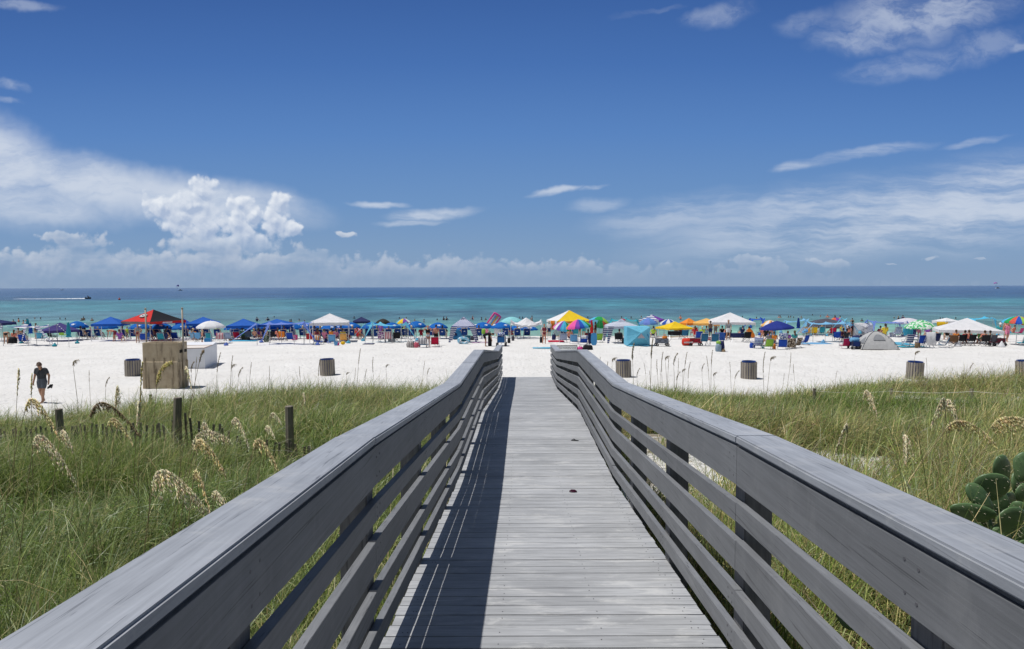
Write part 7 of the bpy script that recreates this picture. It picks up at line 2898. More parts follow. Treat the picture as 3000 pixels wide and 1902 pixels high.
STB = Fb('sling_steel_blue', (0.05, 0.20, 0.36))
RDS = Fb('sling_red', (0.60, 0.02, 0.07))
for _a in [
    ('low', 3, 2252, 822, 6, RDS, 'red low beach chair alone on the sand left of the boardwalk end', 1.0), ('low', 3, 2048, 830, -10, STB, 'steel blue low chair with a grey towel over it, left of the red low chair'),
    ('high', 3, 1312, 750, 0, FLOR, 'purple and white floral chair in the shadow of the aqua shade'), ('high', 3, 1425, 752, 0, STR_R, 'red and white striped chair in the shadow of the aqua shade'),
    ('camp', 3, 1580, 745, 10, BLACKF, 'black folding camp chair in the shadow of the aqua shade'), ('low', 3, 440, 765, 8, SKYB, 'light blue low chair under the white tent left of centre'),
    ('low', 3, 190, 772, -14, ROYAL, 'royal blue low chair with towels under the white tent left of centre'), ('low', 3, 640, 740, 10, PEACH, 'mustard low chair beside the front leg of the white tent left of centre'),
    ('high', 4, 1245, 648, 0, WHITEF, 'white high-backed chair behind the blue cart'), ('high', 5, 200, 672, 0, STR_G, 'teal striped chair under the leaning pink and blue parasol'),
    ('low', 5, 300, 745, 4, STR_T, 'blue striped low chair left of the rainbow parasol pole'), ('low', 5, 300, 660, 0, NAVY, 'navy chair under the leaning pink and blue parasol'),
    ('low', 5, 490, 770, -8, SKYB, 'light blue low chair right under the leaning parasol'), ('low', 5, 655, 785, 6, ROYAL, 'royal blue low chair with a white towel right of the rainbow parasol pole'),
    ('high', 5, 520, 655, 0, TEALF, 'teal chair behind the rainbow parasol pole'), ('low', 5, 920, 742, 20, LIME, 'lime green low chair right of the blue bodyboard'),
    ('camp', 5, 1280, 775, -14, BLACKF, 'black camp chair inside the fringed cabana'), ('high', 5, 1045, 640, 0, NAVY, 'navy striped chair at the waterline left of the fringed cabana'),
    ('camp', 6, 330, 700, 0, STB, 'blue camp chair under the bright yellow canopy'), ('low', 6, 585, 705, -5, ROYAL, 'rounded royal blue chair right of the bright yellow canopy'),
    ('high', 6, 672, 802, 6, STB, 'steel blue chair, left one of the pair in front of the big white tent'), ('high', 6, 865, 802, -6, STB, 'steel blue chair, right one of the pair in front of the big white tent'),
    ('camp', 6, 1420, 742, 8, BLACKF, 'black camp chair right of the navy table'), ('camp', 6, 1080, 690, 10, BLACKF, 'black camp chair under the middle of the white tent right of the yellow one'),
    ('low', 6, 1810, 858, 4, LIME, 'lime and green low chair nearest the camera, under the deep blue parasol'), ('low', 6, 2060, 868, -16, ROYAL, 'royal blue low chair with white arms right of the lime one'),
    ('low', 6, 2180, 850, 0, CAMO, 'low chair hidden under a brown patterned towel'), ('low', 6, 2310, 840, 30, CAMO, 'brown patterned low chair turned to the right under the deep blue parasol'),
    ('low', 6, 1620, 845, 0, PAT, 'low chair under a blue and white zigzag towel'), ('high', 6, 1690, 640, 20, STB, 'blue recliner at the waterline behind the deep blue parasol'),
    ('high', 6, 500, 640, 0, RDS, 'red chair behind the bright yellow canopy'), ('high', 6, 1330, 620, 0, TEALF, 'teal chair by the right leg of the big white tent'),
    ('low', 7, 335, 790, 34, ROYAL, 'blue reclined lounge chair alone on the sand, in front of the yellow chair'), ('low', 7, 1068, 850, 0, Fb('sling_crimson', (0.50, 0.03, 0.12)), 'crimson low chair left of the navy wagon'),
    ('high', 7, 300, 640, 0, WHITEF, 'white chair at the waterline left of the yellow one'), ('high', 7, 380, 640, 0, PEACH, 'cream chair at the waterline, left neighbour of the yellow one'), ('high', 7, 508, 640, -8, YEL, 'yellow chair at the waterline under the long sky blue shade'),
    ('high', 7, 640, 632, 0, TEALF, 'dark teal chair under the caved-in grey canopy'), ('camp', 7, 930, 735, -40, ROYAL, 'royal blue chair turned sideways left of the crimson one'), ('camp', 7, 830, 640, 0, RDS, 'red camp chair behind the pole of the long sky blue shade'),
    ('low', 7, 1370, 770, -14, NAVY, 'navy chair right of the wagon heaped with towels'), ('high', 7, 1980, 660, 0, STR_T, 'blue striped chair behind the grey dome tent'),
    ('high', 8, 370, 822, 5, STR_N, 'navy and white striped chair right of the grey dome tent'), ('high', 8, 600, 835, -6, ROYAL, 'navy chair with tote bag left of the white-draped chair'), ('high', 8, 720, 840, 0, WHITEF, 'chair draped with a long white towel'),
    ('high', 8, 838, 800, 4, NAVY, 'navy and grey chair right of the white-draped one'), ('low', 8, 1000, 835, 50, STB, 'blue lounger turned right beside the big low white tent'),
    ('camp', 8, 1290, 800, 0, BLACKF, 'black camp chair, leftmost under the big low white tent'), ('camp', 8, 1452, 805, 8, BLACKF, 'black camp chair, second under the big low white tent'), ('camp', 8, 1700, 812, -6, BLACKF, 'black camp chair, third under the big low white tent'),
    ('camp', 8, 1160, 812, -30, Fb('sling_brown', (0.20, 0.11, 0.06)), 'brown camp chair half outside the big low white tent'), ('camp', 8, 1820, 810, 20, GREYF, 'dark grey camp chair, rightmost under the big low white tent'),
    ('high', 8, 180, 640, 0, SKYB, 'light blue chair at the waterline behind the grey dome tent'), ('low', 8, 2330, 605, 20, PINKF, 'pink low chair at the right edge of the photo'), ('high', 8, 330, 640, 0, SKYB, 'pale blue chair under the green spotted parasol'),
    ('low', 8, 2400, 800, 12, TEALF, 'teal low chair cut by the right edge of the photo'),
    ('low', 1, 265, 712, 8, ROYAL, 'royal blue low chair under the striped shade at far left'), ('high', 1, 575, 680, -20, Fb('sling_dark', (0.03, 0.05, 0.06)), 'dark framed lounge chair under the dusty purple tent'), ('low', 1, 455, 680, 14, AQUA, 'aqua low chair left of the dusty purple tent'),
    ('high', 1, 700, 655, 0, LIME, 'lime chair behind the dusty purple tent'), ('low', 1, 1615, 700, 0, ROYAL, 'bright blue low chair under the left half of the red and black tent'), ('low', 1, 1810, 690, 0, TEALF, 'teal low chair under the right half of the red and black tent'),
    ('low', 2, 120, 570, 0, CYAN, 'sky blue low chair seen over the rim of the concrete block'), ('low', 2, 310, 565, 0, ROYAL, 'royal blue low chair left of the steel pole'), ('low', 2, 960, 575, 6, STR_R, 'red and white striped low chair right of the white parasol pole'),
    ('low', 2, 795, 575, 0, TEALF, 'green low chair under the white parasol'), ('low', 2, 1180, 560, 0, RDS, 'red towel-covered chair under the blue tent right of the white parasol'), ('low', 2, 1055, 575, 0, STR_T, 'blue striped low chair by the blue tent just right of the white parasol'),
    ('camp', 2, 1350, 575, 0, GREYF, 'dark grey camp chair under the blue tent right of the white parasol'), ('camp', 2, 1680, 575, 0, BLACKF, 'black camp chair under the periwinkle shade'), ('camp', 2, 1830, 580, -10, ORA, 'orange camp chair under the periwinkle shade'),
    ('low', 2, 1930, 580, 0, ROYAL, 'royal blue low chair under the right end of the periwinkle shade'), ('camp', 2, 640, 590, 0, SKYB, 'light blue camp chair behind the girl wrapped in a towel'),
]:
    chair(*_a)

# ---- towels, bags, coolers, wagons, toys
towel('grey and white striped towel over the steel blue chair', base(3, 2048, 830) + Vector((0, -0.30, 0.80)), striped('towel_grey', (0.35, 0.33, 0.36), (0.70, 0.69, 0.70), 0, 0.2), 0.62, 0.5, 0.3)
towel('red and white striped towel hung on the chair right of the white parasol pole', base(2, 960, 575) + Vector((0, -0.30, 0.79)), STR_R, 0.7, 0.55, 0.3)
towel('blue and white check towel over the royal blue chair right of the lime one', base(6, 2060, 800) + Vector((0, -0.2, 1.0)), PAT, 0.7, 0.6, 0.3)
towel('long white towel draped over the chair right of the grey dome tent', base(8, 720, 840) + Vector((0, -0.28, 1.22)), WHITEF, 0.72, 1.0, 0.3)
towel('brown and cream patterned towel over the low chair', base(6, 2180, 850) + Vector((0, -0.30, 0.82)), CAMO, 0.7, 0.7, 0.3)
towel('purple and blue zigzag towel hung on the chair under the deep blue parasol', base(6, 1620, 845) + Vector((0, -0.30, 0.83)), striped('towel_zig', (0.10, 0.06, 0.32), (0.60, 0.75, 0.85), 2, 0.14), 0.66, 0.5, 0.3)
towel('orange and white towel on the royal blue chair under the white tent left of centre', base(3, 195, 772) + Vector((0, -0.32, 0.78)), striped('towel_orange', (0.70, 0.28, 0.10), (0.75, 0.68, 0.58), 0, 0.2), 0.4, 0.4, 0.2)
towel('white towel over the royal blue chair right of the rainbow parasol pole', base(5, 655, 785) + Vector((0, -0.32, 0.80)), WHITEF, 0.45, 0.25, 0.2)
towel('aqua towel hanging in the sun under the green spotted parasol', base(8, 595, 690) + Vector((0, 0, 1.75)), AQUA, 1.0, 0.6, 0.5)
towel('pale blue towel hanging from the legs of the striped-leg shade', base(8, 360, 690) + Vector((0, 0, 1.25)), CYAN, 0.9, 0.9, 0.6)
towel('yellow and orange towel pegged behind the big low white tent', base(8, 960, 640) + Vector((0, 0, 1.5)), YEL, 1.1, 0.6, 0.4)
towel('red towel hanging under the fringed cabana', base(5, 1355, 700) + Vector((0, 0, 1.95)), RDS, 0.35, 0.3, 0.2)
towel('orange towel hanging at the left of the yellow and orange tent', base(5, 115, 660) + Vector((0, 0, 1.7)), ORA, 0.45, 0.9, 0.6)
flat_towel('light blue towel spread on the sand between the standing woman and the railing', base(4, 2090, 842), AQUA, 1.9, 1.1)
flat_towel('red towel spread under the leaning pink and blue parasol', base(5, 175, 735), RDS, 1.4, 1.6)
flat_towel('pale blue towel spread right of the blue lounge chair', base(7, 500, 765), SKYB, 2.6, 1.6)
flat_towel('pale aqua mat on the sand right of the grey dome tent', base(8, 230, 770), AQUA, 1.5, 3.0)
flat_towel('green mat under the striped chair right of the grey dome tent', base(8, 420, 820), TEALF, 2.0, 1.2)
flat_towel('blue towel heap under the blue tent right of the white parasol', base(2, 1280, 580), CYAN, 2.4, 1.2)
flat_towel('dark towel on the sand left of the aqua shade pole', base(3, 1085, 770), NAVY, 0.9, 0.9)
flat_towel('patterned towel beside the striped cabana', base(4, 950, 745), FLOR, 1.5, 1.0)

mk_wagon('beach_wagon', 'grey folding wagon with crossed bars in front of the bright yellow canopy', Fb('wagon_grey', (0.22, 0.25, 0.31), 0.05), STEEL).location = base(5, 2040, 815)
_w = mk_wagon('beach_wagon', 'navy folding wagon heaped with towels, left of the grey dome tent', Fb('wagon_navy', (0.02, 0.04, 0.16), 0.05), STEEL)
_w.location = base(7, 1220, 858)
_w.rotation_euler.z = R(82)
_w = mk_wagon('beach_wagon', 'maroon folding wagon under the right end of the big low white tent', Fb('wagon_maroon', (0.16, 0.02, 0.04), 0.05), STEEL)
_w.location = base(8, 1935, 805)
_w = mk_wagon('beach_cart', 'loaded blue beach cart standing just beyond the left railing end', Fb('cart_blue', (0.025, 0.12, 0.32), 0.05), ALU)
_w.location = base(4, 1320, 812)
_w.rotation_euler.z = R(86)
_w.scale = (1.15, 1.15, 1.25)
_w = mk_wagon('beach_wagon', 'red folding wagon behind the red and white float', Fb('wagon_red', (0.42, 0.02, 0.04), 0.05), STEEL)
_w.location = base(6, 520, 800)


def put(o, reg, x, y, rz=0.0, dz=0.0):
    o.location = base(reg, x, y) + Vector((0, 0, dz))
    o.rotation_euler.z = R(rz)
    return o


put(mk_bag('folded towels piled on the navy wagon', SKYB, 0.7, 0.5, 0.3, False), 7, 1220, 858, 0, 0.55)
put(mk_bag('bundle of blue towels riding on the beach cart', PAT, 0.6, 0.5, 0.35, False), 4, 1320, 812, 0, 0.72)
put(mk_bag('orange bag standing in the grey wagon', ORA, 0.4, 0.3, 0.4), 5, 2090, 815, 0, 0.4)
put(mk_bag('dark navy bundle heaped behind the navy wagon', NAVY, 0.9, 0.6, 0.7, False), 7, 1270, 770)
put(mk_bag('black duffel bag on the sand behind the beach sign', BLACKF, 0.78, 0.36, 0.34), 5, 735, 868)
put(mk_bag('pink bag on the sand beside the black duffel', PINKF, 0.4, 0.3, 0.2), 5, 600, 862)
put(mk_bag('striped tote bag left of the chair with the grey towel', striped('tote_grey', (0.20, 0.18, 0.18), (0.66, 0.62, 0.60), 0, 0.13), 0.62, 0.4, 0.48), 3, 1820, 825)
put(mk_bag('pink and red tote between the striped tote and the steel blue chair', Fb('tote_pink', (0.62, 0.14, 0.20)), 0.45, 0.32, 0.42), 3, 1938, 828)
put(mk_bag('clear bag of toys with a lime ball standing alone on open sand', Fb('tote_clear', (0.42, 0.55, 0.66), 0.5), 0.42, 0.34, 0.55), 6, 930, 905)
put(mk_bag('navy backpack standing beside the clear toy bag', NAVY, 0.38, 0.3, 0.75), 6, 990, 900)
put(mk_bag('tan straw hat and bag at the foot of the navy backpack', Fb('straw_tan', (0.42, 0.30, 0.18)), 0.3, 0.3, 0.16), 6, 1015, 905)
put(mk_bag('brown tote bag with handles right of the navy and white striped chair', Fb('tote_brown', (0.22, 0.16, 0.10)), 0.42, 0.3, 0.42), 8, 530, 835)
put(mk_bag('green camouflage backpack under the periwinkle shade', spotted('camo_green', (0.05, 0.08, 0.04), (0.30, 0.34, 0.28), 9, 0.5), 0.42, 0.32, 0.6), 2, 1590, 595)
put(mk_bag('woven bag left under the blue tent right of the white parasol', Fb('straw_tan', (0.42, 0.30, 0.18)), 0.5, 0.4, 0.4), 2, 1100, 570)
put(mk_bag('olive duffel under the blue tent right of the white parasol', Fb('olive', (0.12, 0.12, 0.07)), 0.8, 0.4, 0.45, False), 2, 1300, 560)
put(mk_bag('black bag behind the leaning striped-shade pole at far left', BLACKF, 0.8, 0.5, 0.55), 1, 135, 712)
put(mk_bag('dark bags under the pink-flowered chair', NAVY, 0.6, 0.4, 0.35), 3, 360, 740)
put(mk_bag('blue bag left of the lime low chair', ROYAL, 0.4, 0.3, 0.4), 6, 1530, 840)
put(mk_bag('orange bottle-shaped bag right of the lime low chair', ORA, 0.25, 0.2, 0.42, False), 6, 1912, 855)
put(mk_bag('navy bag by the left leg of the striped pink and blue parasol', NAVY, 0.36, 0.28, 0.5), 5, 135, 705)
put(mk_bag('black bag by the leg of the crumpled white canopy', BLACKF, 0.26, 0.26, 0.44, False), 4, 1452, 748)
put(mk_bag('dark sack at the second leg of the crumpled white canopy', GREYF, 0.26, 0.26, 0.44, False), 4, 1522, 716)
put(mk_bag('heap of grey and brown bags behind the rail end cart', GREYF, 0.8, 0.5, 0.4, False), 4, 760, 700)
put(mk_bag('dark bag and shoes beside the standing woman', BLACKF, 0.26, 0.24, 0.5), 4, 2022, 748)
put(mk_cooler('blue cooler with white label under the white tent, left of the navy table', plain('cooler_blue', (0.02, 0.10, 0.40), 0.4), plain('cooler_blue', (0.02, 0.10, 0.40), 0.4), (0.8, 0.5, 0.6)), 6, 960, 705)
put(mk_cooler('small red cooler with white lid under the white tent', plain('cooler_red', (0.45, 0.02, 0.03), 0.4), plain('cooler_white', (0.75, 0.75, 0.75), 0.4), (0.5, 0.34, 0.28)), 6, 770, 705)
put(mk_cooler('teal cooler beside the blue round float in the striped cabana', plain('cooler_teal', (0.03, 0.22, 0.30), 0.4), plain('cooler_teal', (0.03, 0.22, 0.30), 0.4), (0.85, 0.5, 0.5)), 4, 690, 730)
put(mk_cooler('blue cooler behind the white parasol pole', plain('cooler_sky', (0.03, 0.22, 0.50), 0.4), plain('cooler_sky', (0.03, 0.22, 0.50), 0.4), (0.6, 0.36, 0.3)), 2, 770, 590)
put(mk_cooler('pink cooler beside the red chair under the periwinkle shade', plain('cooler_pink', (0.60, 0.06, 0.25), 0.4), plain('cooler_pink', (0.60, 0.06, 0.25), 0.4), (0.5, 0.36, 0.4)), 2, 1990, 560)
put(mk_cooler('red cooler under the left side of the white tent left of centre', plain('cooler_red', (0.45, 0.02, 0.03), 0.4), plain('cooler_red', (0.45, 0.02, 0.03), 0.4), (0.75, 0.45, 0.5)), 3, 62, 690)
put(mk_cooler('grey cooler under the aqua shade beside the striped chair', plain('cooler_grey', (0.3, 0.3, 0.32), 0.4), plain('cooler_white', (0.75, 0.75, 0.75), 0.4)), 3, 1490, 735)
put(mk_cooler('dark cooler behind the black camp chair of the fringed cabana', plain('cooler_dark', (0.03, 0.03, 0.035), 0.4), plain('cooler_dark', (0.03, 0.03, 0.035), 0.4)), 5, 1400, 760)
put(mk_cooler('white cooler at the waterline behind the grey dome tent', plain('cooler_white', (0.75, 0.75, 0.75), 0.4), plain('cooler_white', (0.75, 0.75, 0.75), 0.4)), 8, 80, 640)


def table(label, reg, x, y, top):
    o = thing('folding_table', label, 'table', base(reg, x, y))
    mb = MB()
    mb.box((0, 0, 0.72), (1.2, 0.6, 0.03))
    mb.build('table_top', top, o, bevel=0.005)
    mb = MB()
    for s in (-1, 1):
        rows = [[(-0.605, s * 0.305, 0.742), (0, s * 0.305, 0.742), (0.605, s * 0.305, 0.742)], [(-0.61, s * 0.31, 0.40), (0, s * 0.325, 0.38), (0.61, s * 0.31, 0.40)]]
        mb.sheet(rows)
    mb.build('cloth', top, o)
    for sx in (-0.5, 0.5):
        mb = MB()
        mb.tube([(sx - 0.12, -0.25, 0), (sx + 0.12, 0.25, 0.705)], 0.014, 6)
        mb.tube([(sx - 0.12, 0.25, 0), (sx + 0.12, -0.25, 0.705)], 0.014, 6)
        mb.build('leg', ALU, o)


table('navy draped folding table under the white tent right of the yellow canopy', 6, 1280, 735, NAVY)
table('black camp table under the bright yellow canopy', 6, 165, 690, BLACKF)

ring_float('white and pale blue swim ring lying in front of the striped cabana', base(4, 648, 768) + Vector((0, 0, 0.28)), spotted('ring_blue', (0.30, 0.62, 0.80), (0.80, 0.82, 0.84), 4.0, 0.5), 0.40, 0.13, R(-38))
ring_float('big blue round float propped inside the striped cabana', base(4, 512, 690) + Vector((0, 0, 0.52)), Fb('float_blue', (0.04, 0.20, 0.42), 0.1), 0.34, 0.22, R(-80))
board('steel blue bodyboard standing right of the rainbow parasol', base(5, 842, 792), Fb('board_blue', (0.06, 0.24, 0.48), 0.05), 0.50, 1.02, 0.07, -0.12, R(-10))
board('darker blue bodyboard behind the steel blue one', base(5, 772, 768), NAVY, 0.30, 0.90, 0.07, -0.12, R(20))
board('orange bodyboard leaning by the chairs under the big white tent', base(6, 1500, 690) + Vector((0.3, 0, 0.2)), ORA, 0.42, 1.0, 0.06, -0.2, R(0)).rotation_euler = (0.1, -0.6, 0)
board('blue paddle board leaning at the waterline behind the deep blue parasol', base(6, 1905, 660), CYAN, 0.5, 1.3, 0.08, -0.1, R(0), 'paddle_board')


def mattress(label, loc, mats, w, l, rx, ry, name='air_mattress'):
    o = thing(name, label, 'float', loc)
    n = len(mats)
    for i, m in enumerate(mats):
        mb = MB()
        x = (i - (n - 1) / 2) * (w / n)
        mb.tube([(x, 0, 0.04), (x, 0, 0.0), (x, 0, l), (x, 0, l - 0.04)][1:3], w / n * 0.54, 8)
        mb.build('tube', m, o, smooth=True)
    mb = MB()
    mb.ell((0, -0.02, l + 0.06), (w / 2, 0.10, 0.12), 12, 6)
    mb.build('pillow', mats[0], o, smooth=True)
    o.rotation_euler = (rx, ry, 0)
    return o


_g = base(4, 1130, 650)
mattress('pink and white striped air mattress carried high behind the rental parasols', _g + Vector((-0.1, 1.0, 1.15)), [PINKF, WHITEF, SKYB, PEACH, WHITEF, PINKF], 0.95, 1.6, 0.5, 0.62)


def barrel_float():
    g = base(6, 385, 800)
    o = thing('barrel_float', 'red barrel float with a white zigzag band in front of the yellow canopy', 'float', g)
    mb = MB()
    mb.tube([(-0.42, 0, 0.30), (-0.36, 0, 0.30), (0.36, 0, 0.30), (0.42, 0, 0.30)], [0.20, 0.30, 0.30, 0.20], 18)
    mb.build('tube', Fb('float_red', (0.62, 0.05, 0.03), 0.1), o, smooth=True)
    mb = MB()
    n = 9
    for i in range(n):
        for k in range(12):
            a0, a1 = R(-60 + 10 * k * 2 - 120), R(-60 + 10 * (k * 2 + 1) - 120)
        x0 = -0.36 + 0.72 * i / n
        z = 0.30
        mb.hexa([(x0, -0.300, z - 0.02), (x0 + 0.04, -0.300, z - 0.10), (x0 + 0.08, -0.300, z - 0.02), (x0 + 0.04, -0.300, z + 0.07), (x0, -0.309, z - 0.02), (x0 + 0.04, -0.309, z - 0.10), (x0 + 0.08, -0.309, z - 0.02), (x0 + 0.04, -0.309, z + 0.07)])
    mb.build('zigzag_band', WHITEF, o)


barrel_float()
bucket('blue toy bucket in front of the white tent left of centre', base(3, 505, 800), SKYB, 0.30, 0.17)
bucket('pink toy bucket right of the blue toy bucket', base(3, 545, 795), PINKF, 0.2, 0.12)
bucket('blue toy bucket under the fringed cabana', base(5, 1480, 740), ROYAL, 0.25, 0.14)
bucket('green bucket beside the lime low chair', base(6, 1715, 850), TEALF, 0.22, 0.13)
for _rg, _x, _y, _m, _l, _r2 in ((3, 630, 790, YEL, 'yellow toy duck ball by the front leg of the white tent left of centre', 0.16), (3, 170, 790, LIME, 'lime frisbee toy on the sand by the blue chair', 0.12), (6, 930, 800, LIME, 'lime ball on top of the clear toy bag', 0.15), (8, 460, 640, PINKF, 'pink beach ball behind the grey dome tent', 0.2)):
    _m2 = MB()
    _m2.ell((0, 0, _r2), (_r2 * 1.2, _r2, _r2 * 0.9), 12, 8)
    _gg = base(_rg, _x, _y) if 'clear' not in _l else base(6, 930, 905) + Vector((0, 0, 0.5))
    tag(_m2.build('toy_ball', _m, None, smooth=True, loc=_gg), _l, 'toy')

# ---- people on the sand
Pn = lambda label, reg, x, y, pose, rz, H, **k: person(label, base(reg, x, y), pose, R(rz), H, **k)
Pn('woman in brown patterned bikini and open white shirt walking barefoot by the left railing end', 4, 2075, 768, 'stand_long', 180, 1.68, skin='red', top='maroon', belly='skin', hips='maroon', hair='brown', sleeve='white')
Pn('person in black with a lime backpack bending over bags beside the beach cart', 4, 1040, 818, 'bend', -90, 1.75, skin='tan', top='black', hips='black', thigh='black', hair='dark', sleeve='black')
put(mk_bag('lime green backpack worn by the bending person in black', LIME, 0.3, 0.2, 0.4, False), 4, 1005, 818, 0, 1.0)
put(mk_bag('tall black wheeled bag in front of the bending person', BLACKF, 0.3, 0.28, 0.9, True), 4, 1115, 815)
Pn('woman in black top and white bikini bottoms with hands raised to her hair', 3, 2130, 822, 'hands_up', 180, 1.70, skin='red', top='black', belly='skin', hips='white', hair='brown')
Pn('sunburnt man in black shorts standing with his back turned by the red low chair', 3, 2275, 800, 'stand', 10, 1.68, skin='red', top='skin', hips='black', thigh='black', hair='dark')
Pn('woman in pink bending over under the slate navy canopy', 3, 920, 690, 'bend', 60, 1.65, skin='tan', top='pink', hips='coral', thigh='coral', hair='brown')
Pn('woman in purple floral shirt bending under the aqua shade', 3, 1300, 690, 'stand', 160, 1.62, skin='tan', top='purple', hips='purple', thigh=None, hair='dark', sleeve='purple')
Pn('blond girl wrapped in a dark patterned towel behind the white storage box', 2, 690, 640, 'stand_long', 120, 1.35, skin='red', top='skin', belly='charcoal', hips='white', thigh='charcoal', hair='straw')
Pn('woman seen from behind under the striped shade at far left', 1, 70, 722, 'bend', 30, 1.66, skin='tan', top='skin', hips='black', hair='brown')
Pn('woman standing at the water behind the dusty purple tent', 1, 405, 660, 'stand', 90, 1.62, skin='tan', top='navy', hips='navy', hair='brown')
Pn('man bending over in dark red shorts under the blue canopy at left', 1, 1280, 690, 'bend', 90, 1.72, skin='red', top='skin', hips='maroon', thigh='maroon', hair='brown')
Pn('tanned woman in a bikini standing left of the concrete block, hands together', 1, 1545, 712, 'stand_long', 190, 1.62, skin='tan', top='grey', belly='skin', hips='maroon', hair='dark')
Pn('person in pink shirt and wide straw hat at the water behind the blue rental chairs', 1, 1000, 620, 'sit_hat', 160, 1.9, skin='tan', top='pink', hips='pink', hair='straw', sleeve='pink')
Pn('woman in blue swimsuit at the water beside the person in the straw hat', 1, 1072, 640, 'stand', 170, 1.55, skin='tan', top='blue', hips='blue', hair='brown')
Pn('boy in a lime shirt behind the blue canopy leg', 1, 1425, 665, 'stand', 170, 1.25, skin='tan', top='lime', hips='lime', thigh='lime', hair='brown', sleeve='lime')
Pn('man in swim shorts standing under the yellow and orange tent', 5, 665, 665, 'stand', 150, 1.75, skin='tan', top='skin', hips='teal', thigh='teal', hair='dark')
Pn('woman with hands up under the yellow and orange tent', 5, 585, 650, 'hands_up', 180, 1.6, skin='tan', top='navy', belly='skin', hips='navy', hair='brown')
Pn('person in white with a cap left of the yellow and orange tent', 5, 50, 665, 'stand', 160, 1.7, skin='fair', top='white', hips='navy', thigh='navy', hair='white', sleeve='white')
Pn('person with wet black hair standing at the water right of the rainbow parasol', 5, 868, 670, 'stand_long', 60, 1.62, skin='brown', top='black', hips='black', hair='black')
Pn('man in striped shirt and cream trousers standing under the white tent', 6, 1105, 695, 'walk', 150, 1.82, skin='tan', top='grey', hips='white', thigh='white', hair='brown', sleeve='grey')
Pn('woman in a long beige dress standing under the pale orange tent', 6, 880, 650, 'stand_long', 180, 1.68, skin='fair', top='coral', belly='grey', hips='grey', thigh='grey', hair='brown')
Pn('tanned man with bare back under the pale orange tent', 6, 790, 665, 'stand', 20, 1.7, skin='brown', top='skin', hips='navy', thigh='navy', hair='dark')
Pn('person with long towel standing at the water behind the deep blue parasol', 6, 1862, 660, 'stand_long', 180, 1.66, skin='red', top='coral', belly='skin', hips='coral', hair='blond')
Pn('woman bending at the water behind the small royal blue shade', 6, 1680, 640, 'bend', -70, 1.62, skin='brown', top='navy', belly='skin', hips='navy', hair='brown')
Pn('child in yellow shirt under the caved-in grey canopy', 7, 995, 660, 'stand', 190, 1.30, skin='tan', top='yellow', hips='yellow', thigh='blue', hair='dark', sleeve='yellow')
Pn('child in pale blue shorts beside the child in yellow', 7, 1035, 665, 'stand', 170, 1.15, skin='tan', top='pale blue', hips='blue', thigh='blue', hair='brown', sleeve='pale blue')
Pn('person in dark swimwear standing right of the long sky blue shade', 7, 1180, 640, 'stand', 30, 1.65, skin='brown', top='maroon', hips='black', thigh='black', hair='dark')
Pn('person in yellow top seated behind the grey dome tent', 7, 1745, 660, 'sit', 0, 2.1, skin='tan', top='yellow', hips='yellow', hair='dark', sleeve='yellow')
Pn('woman in pink sleeveless dress and sunglasses walking up the beach at far right', 8, 2110, 732, 'walk', 172, 1.70, skin='red', top='pink', hips='pink', thigh='pink', hair='brown')
Pn('person in teal shirt and pale sun hat by the water at far right', 8, 1972, 630, 'sit_hat', -20, 2.1, skin='tan', top='teal', hips='navy', hair='white', sleeve='teal')
Pn('person seen behind the woman in pink, only hair and shoulders showing', 8, 2090, 690, 'stand', 170, 1.74, skin='tan', top='coral', hips='navy', hair='brown')
Pn('woman in pale wrap standing under the green spotted parasol', 8, 560, 690, 'stand', 150, 1.55, skin='fair', top='pink', hips='pink', thigh='pink', hair='brown')
Pn('person in white shirt leaning under the small white canopy', 8, 1000, 690, 'bend', 70, 1.65, skin='fair', top='white', hips='navy', thigh='navy', hair='brown', sleeve='white')
Pn('person in white standing half behind the big low white tent', 8, 1130, 730, 'stand', 160, 1.6, skin='fair', top='white', hips='white', thigh='white', hair='brown', sleeve='white')
Pn('child standing with spread arms at the water behind the rental chairs, left of the cabana', 4, 240, 640, 'wade', 180, 1.2, skin='fair', top='coral', hips='coral', hair='brown')

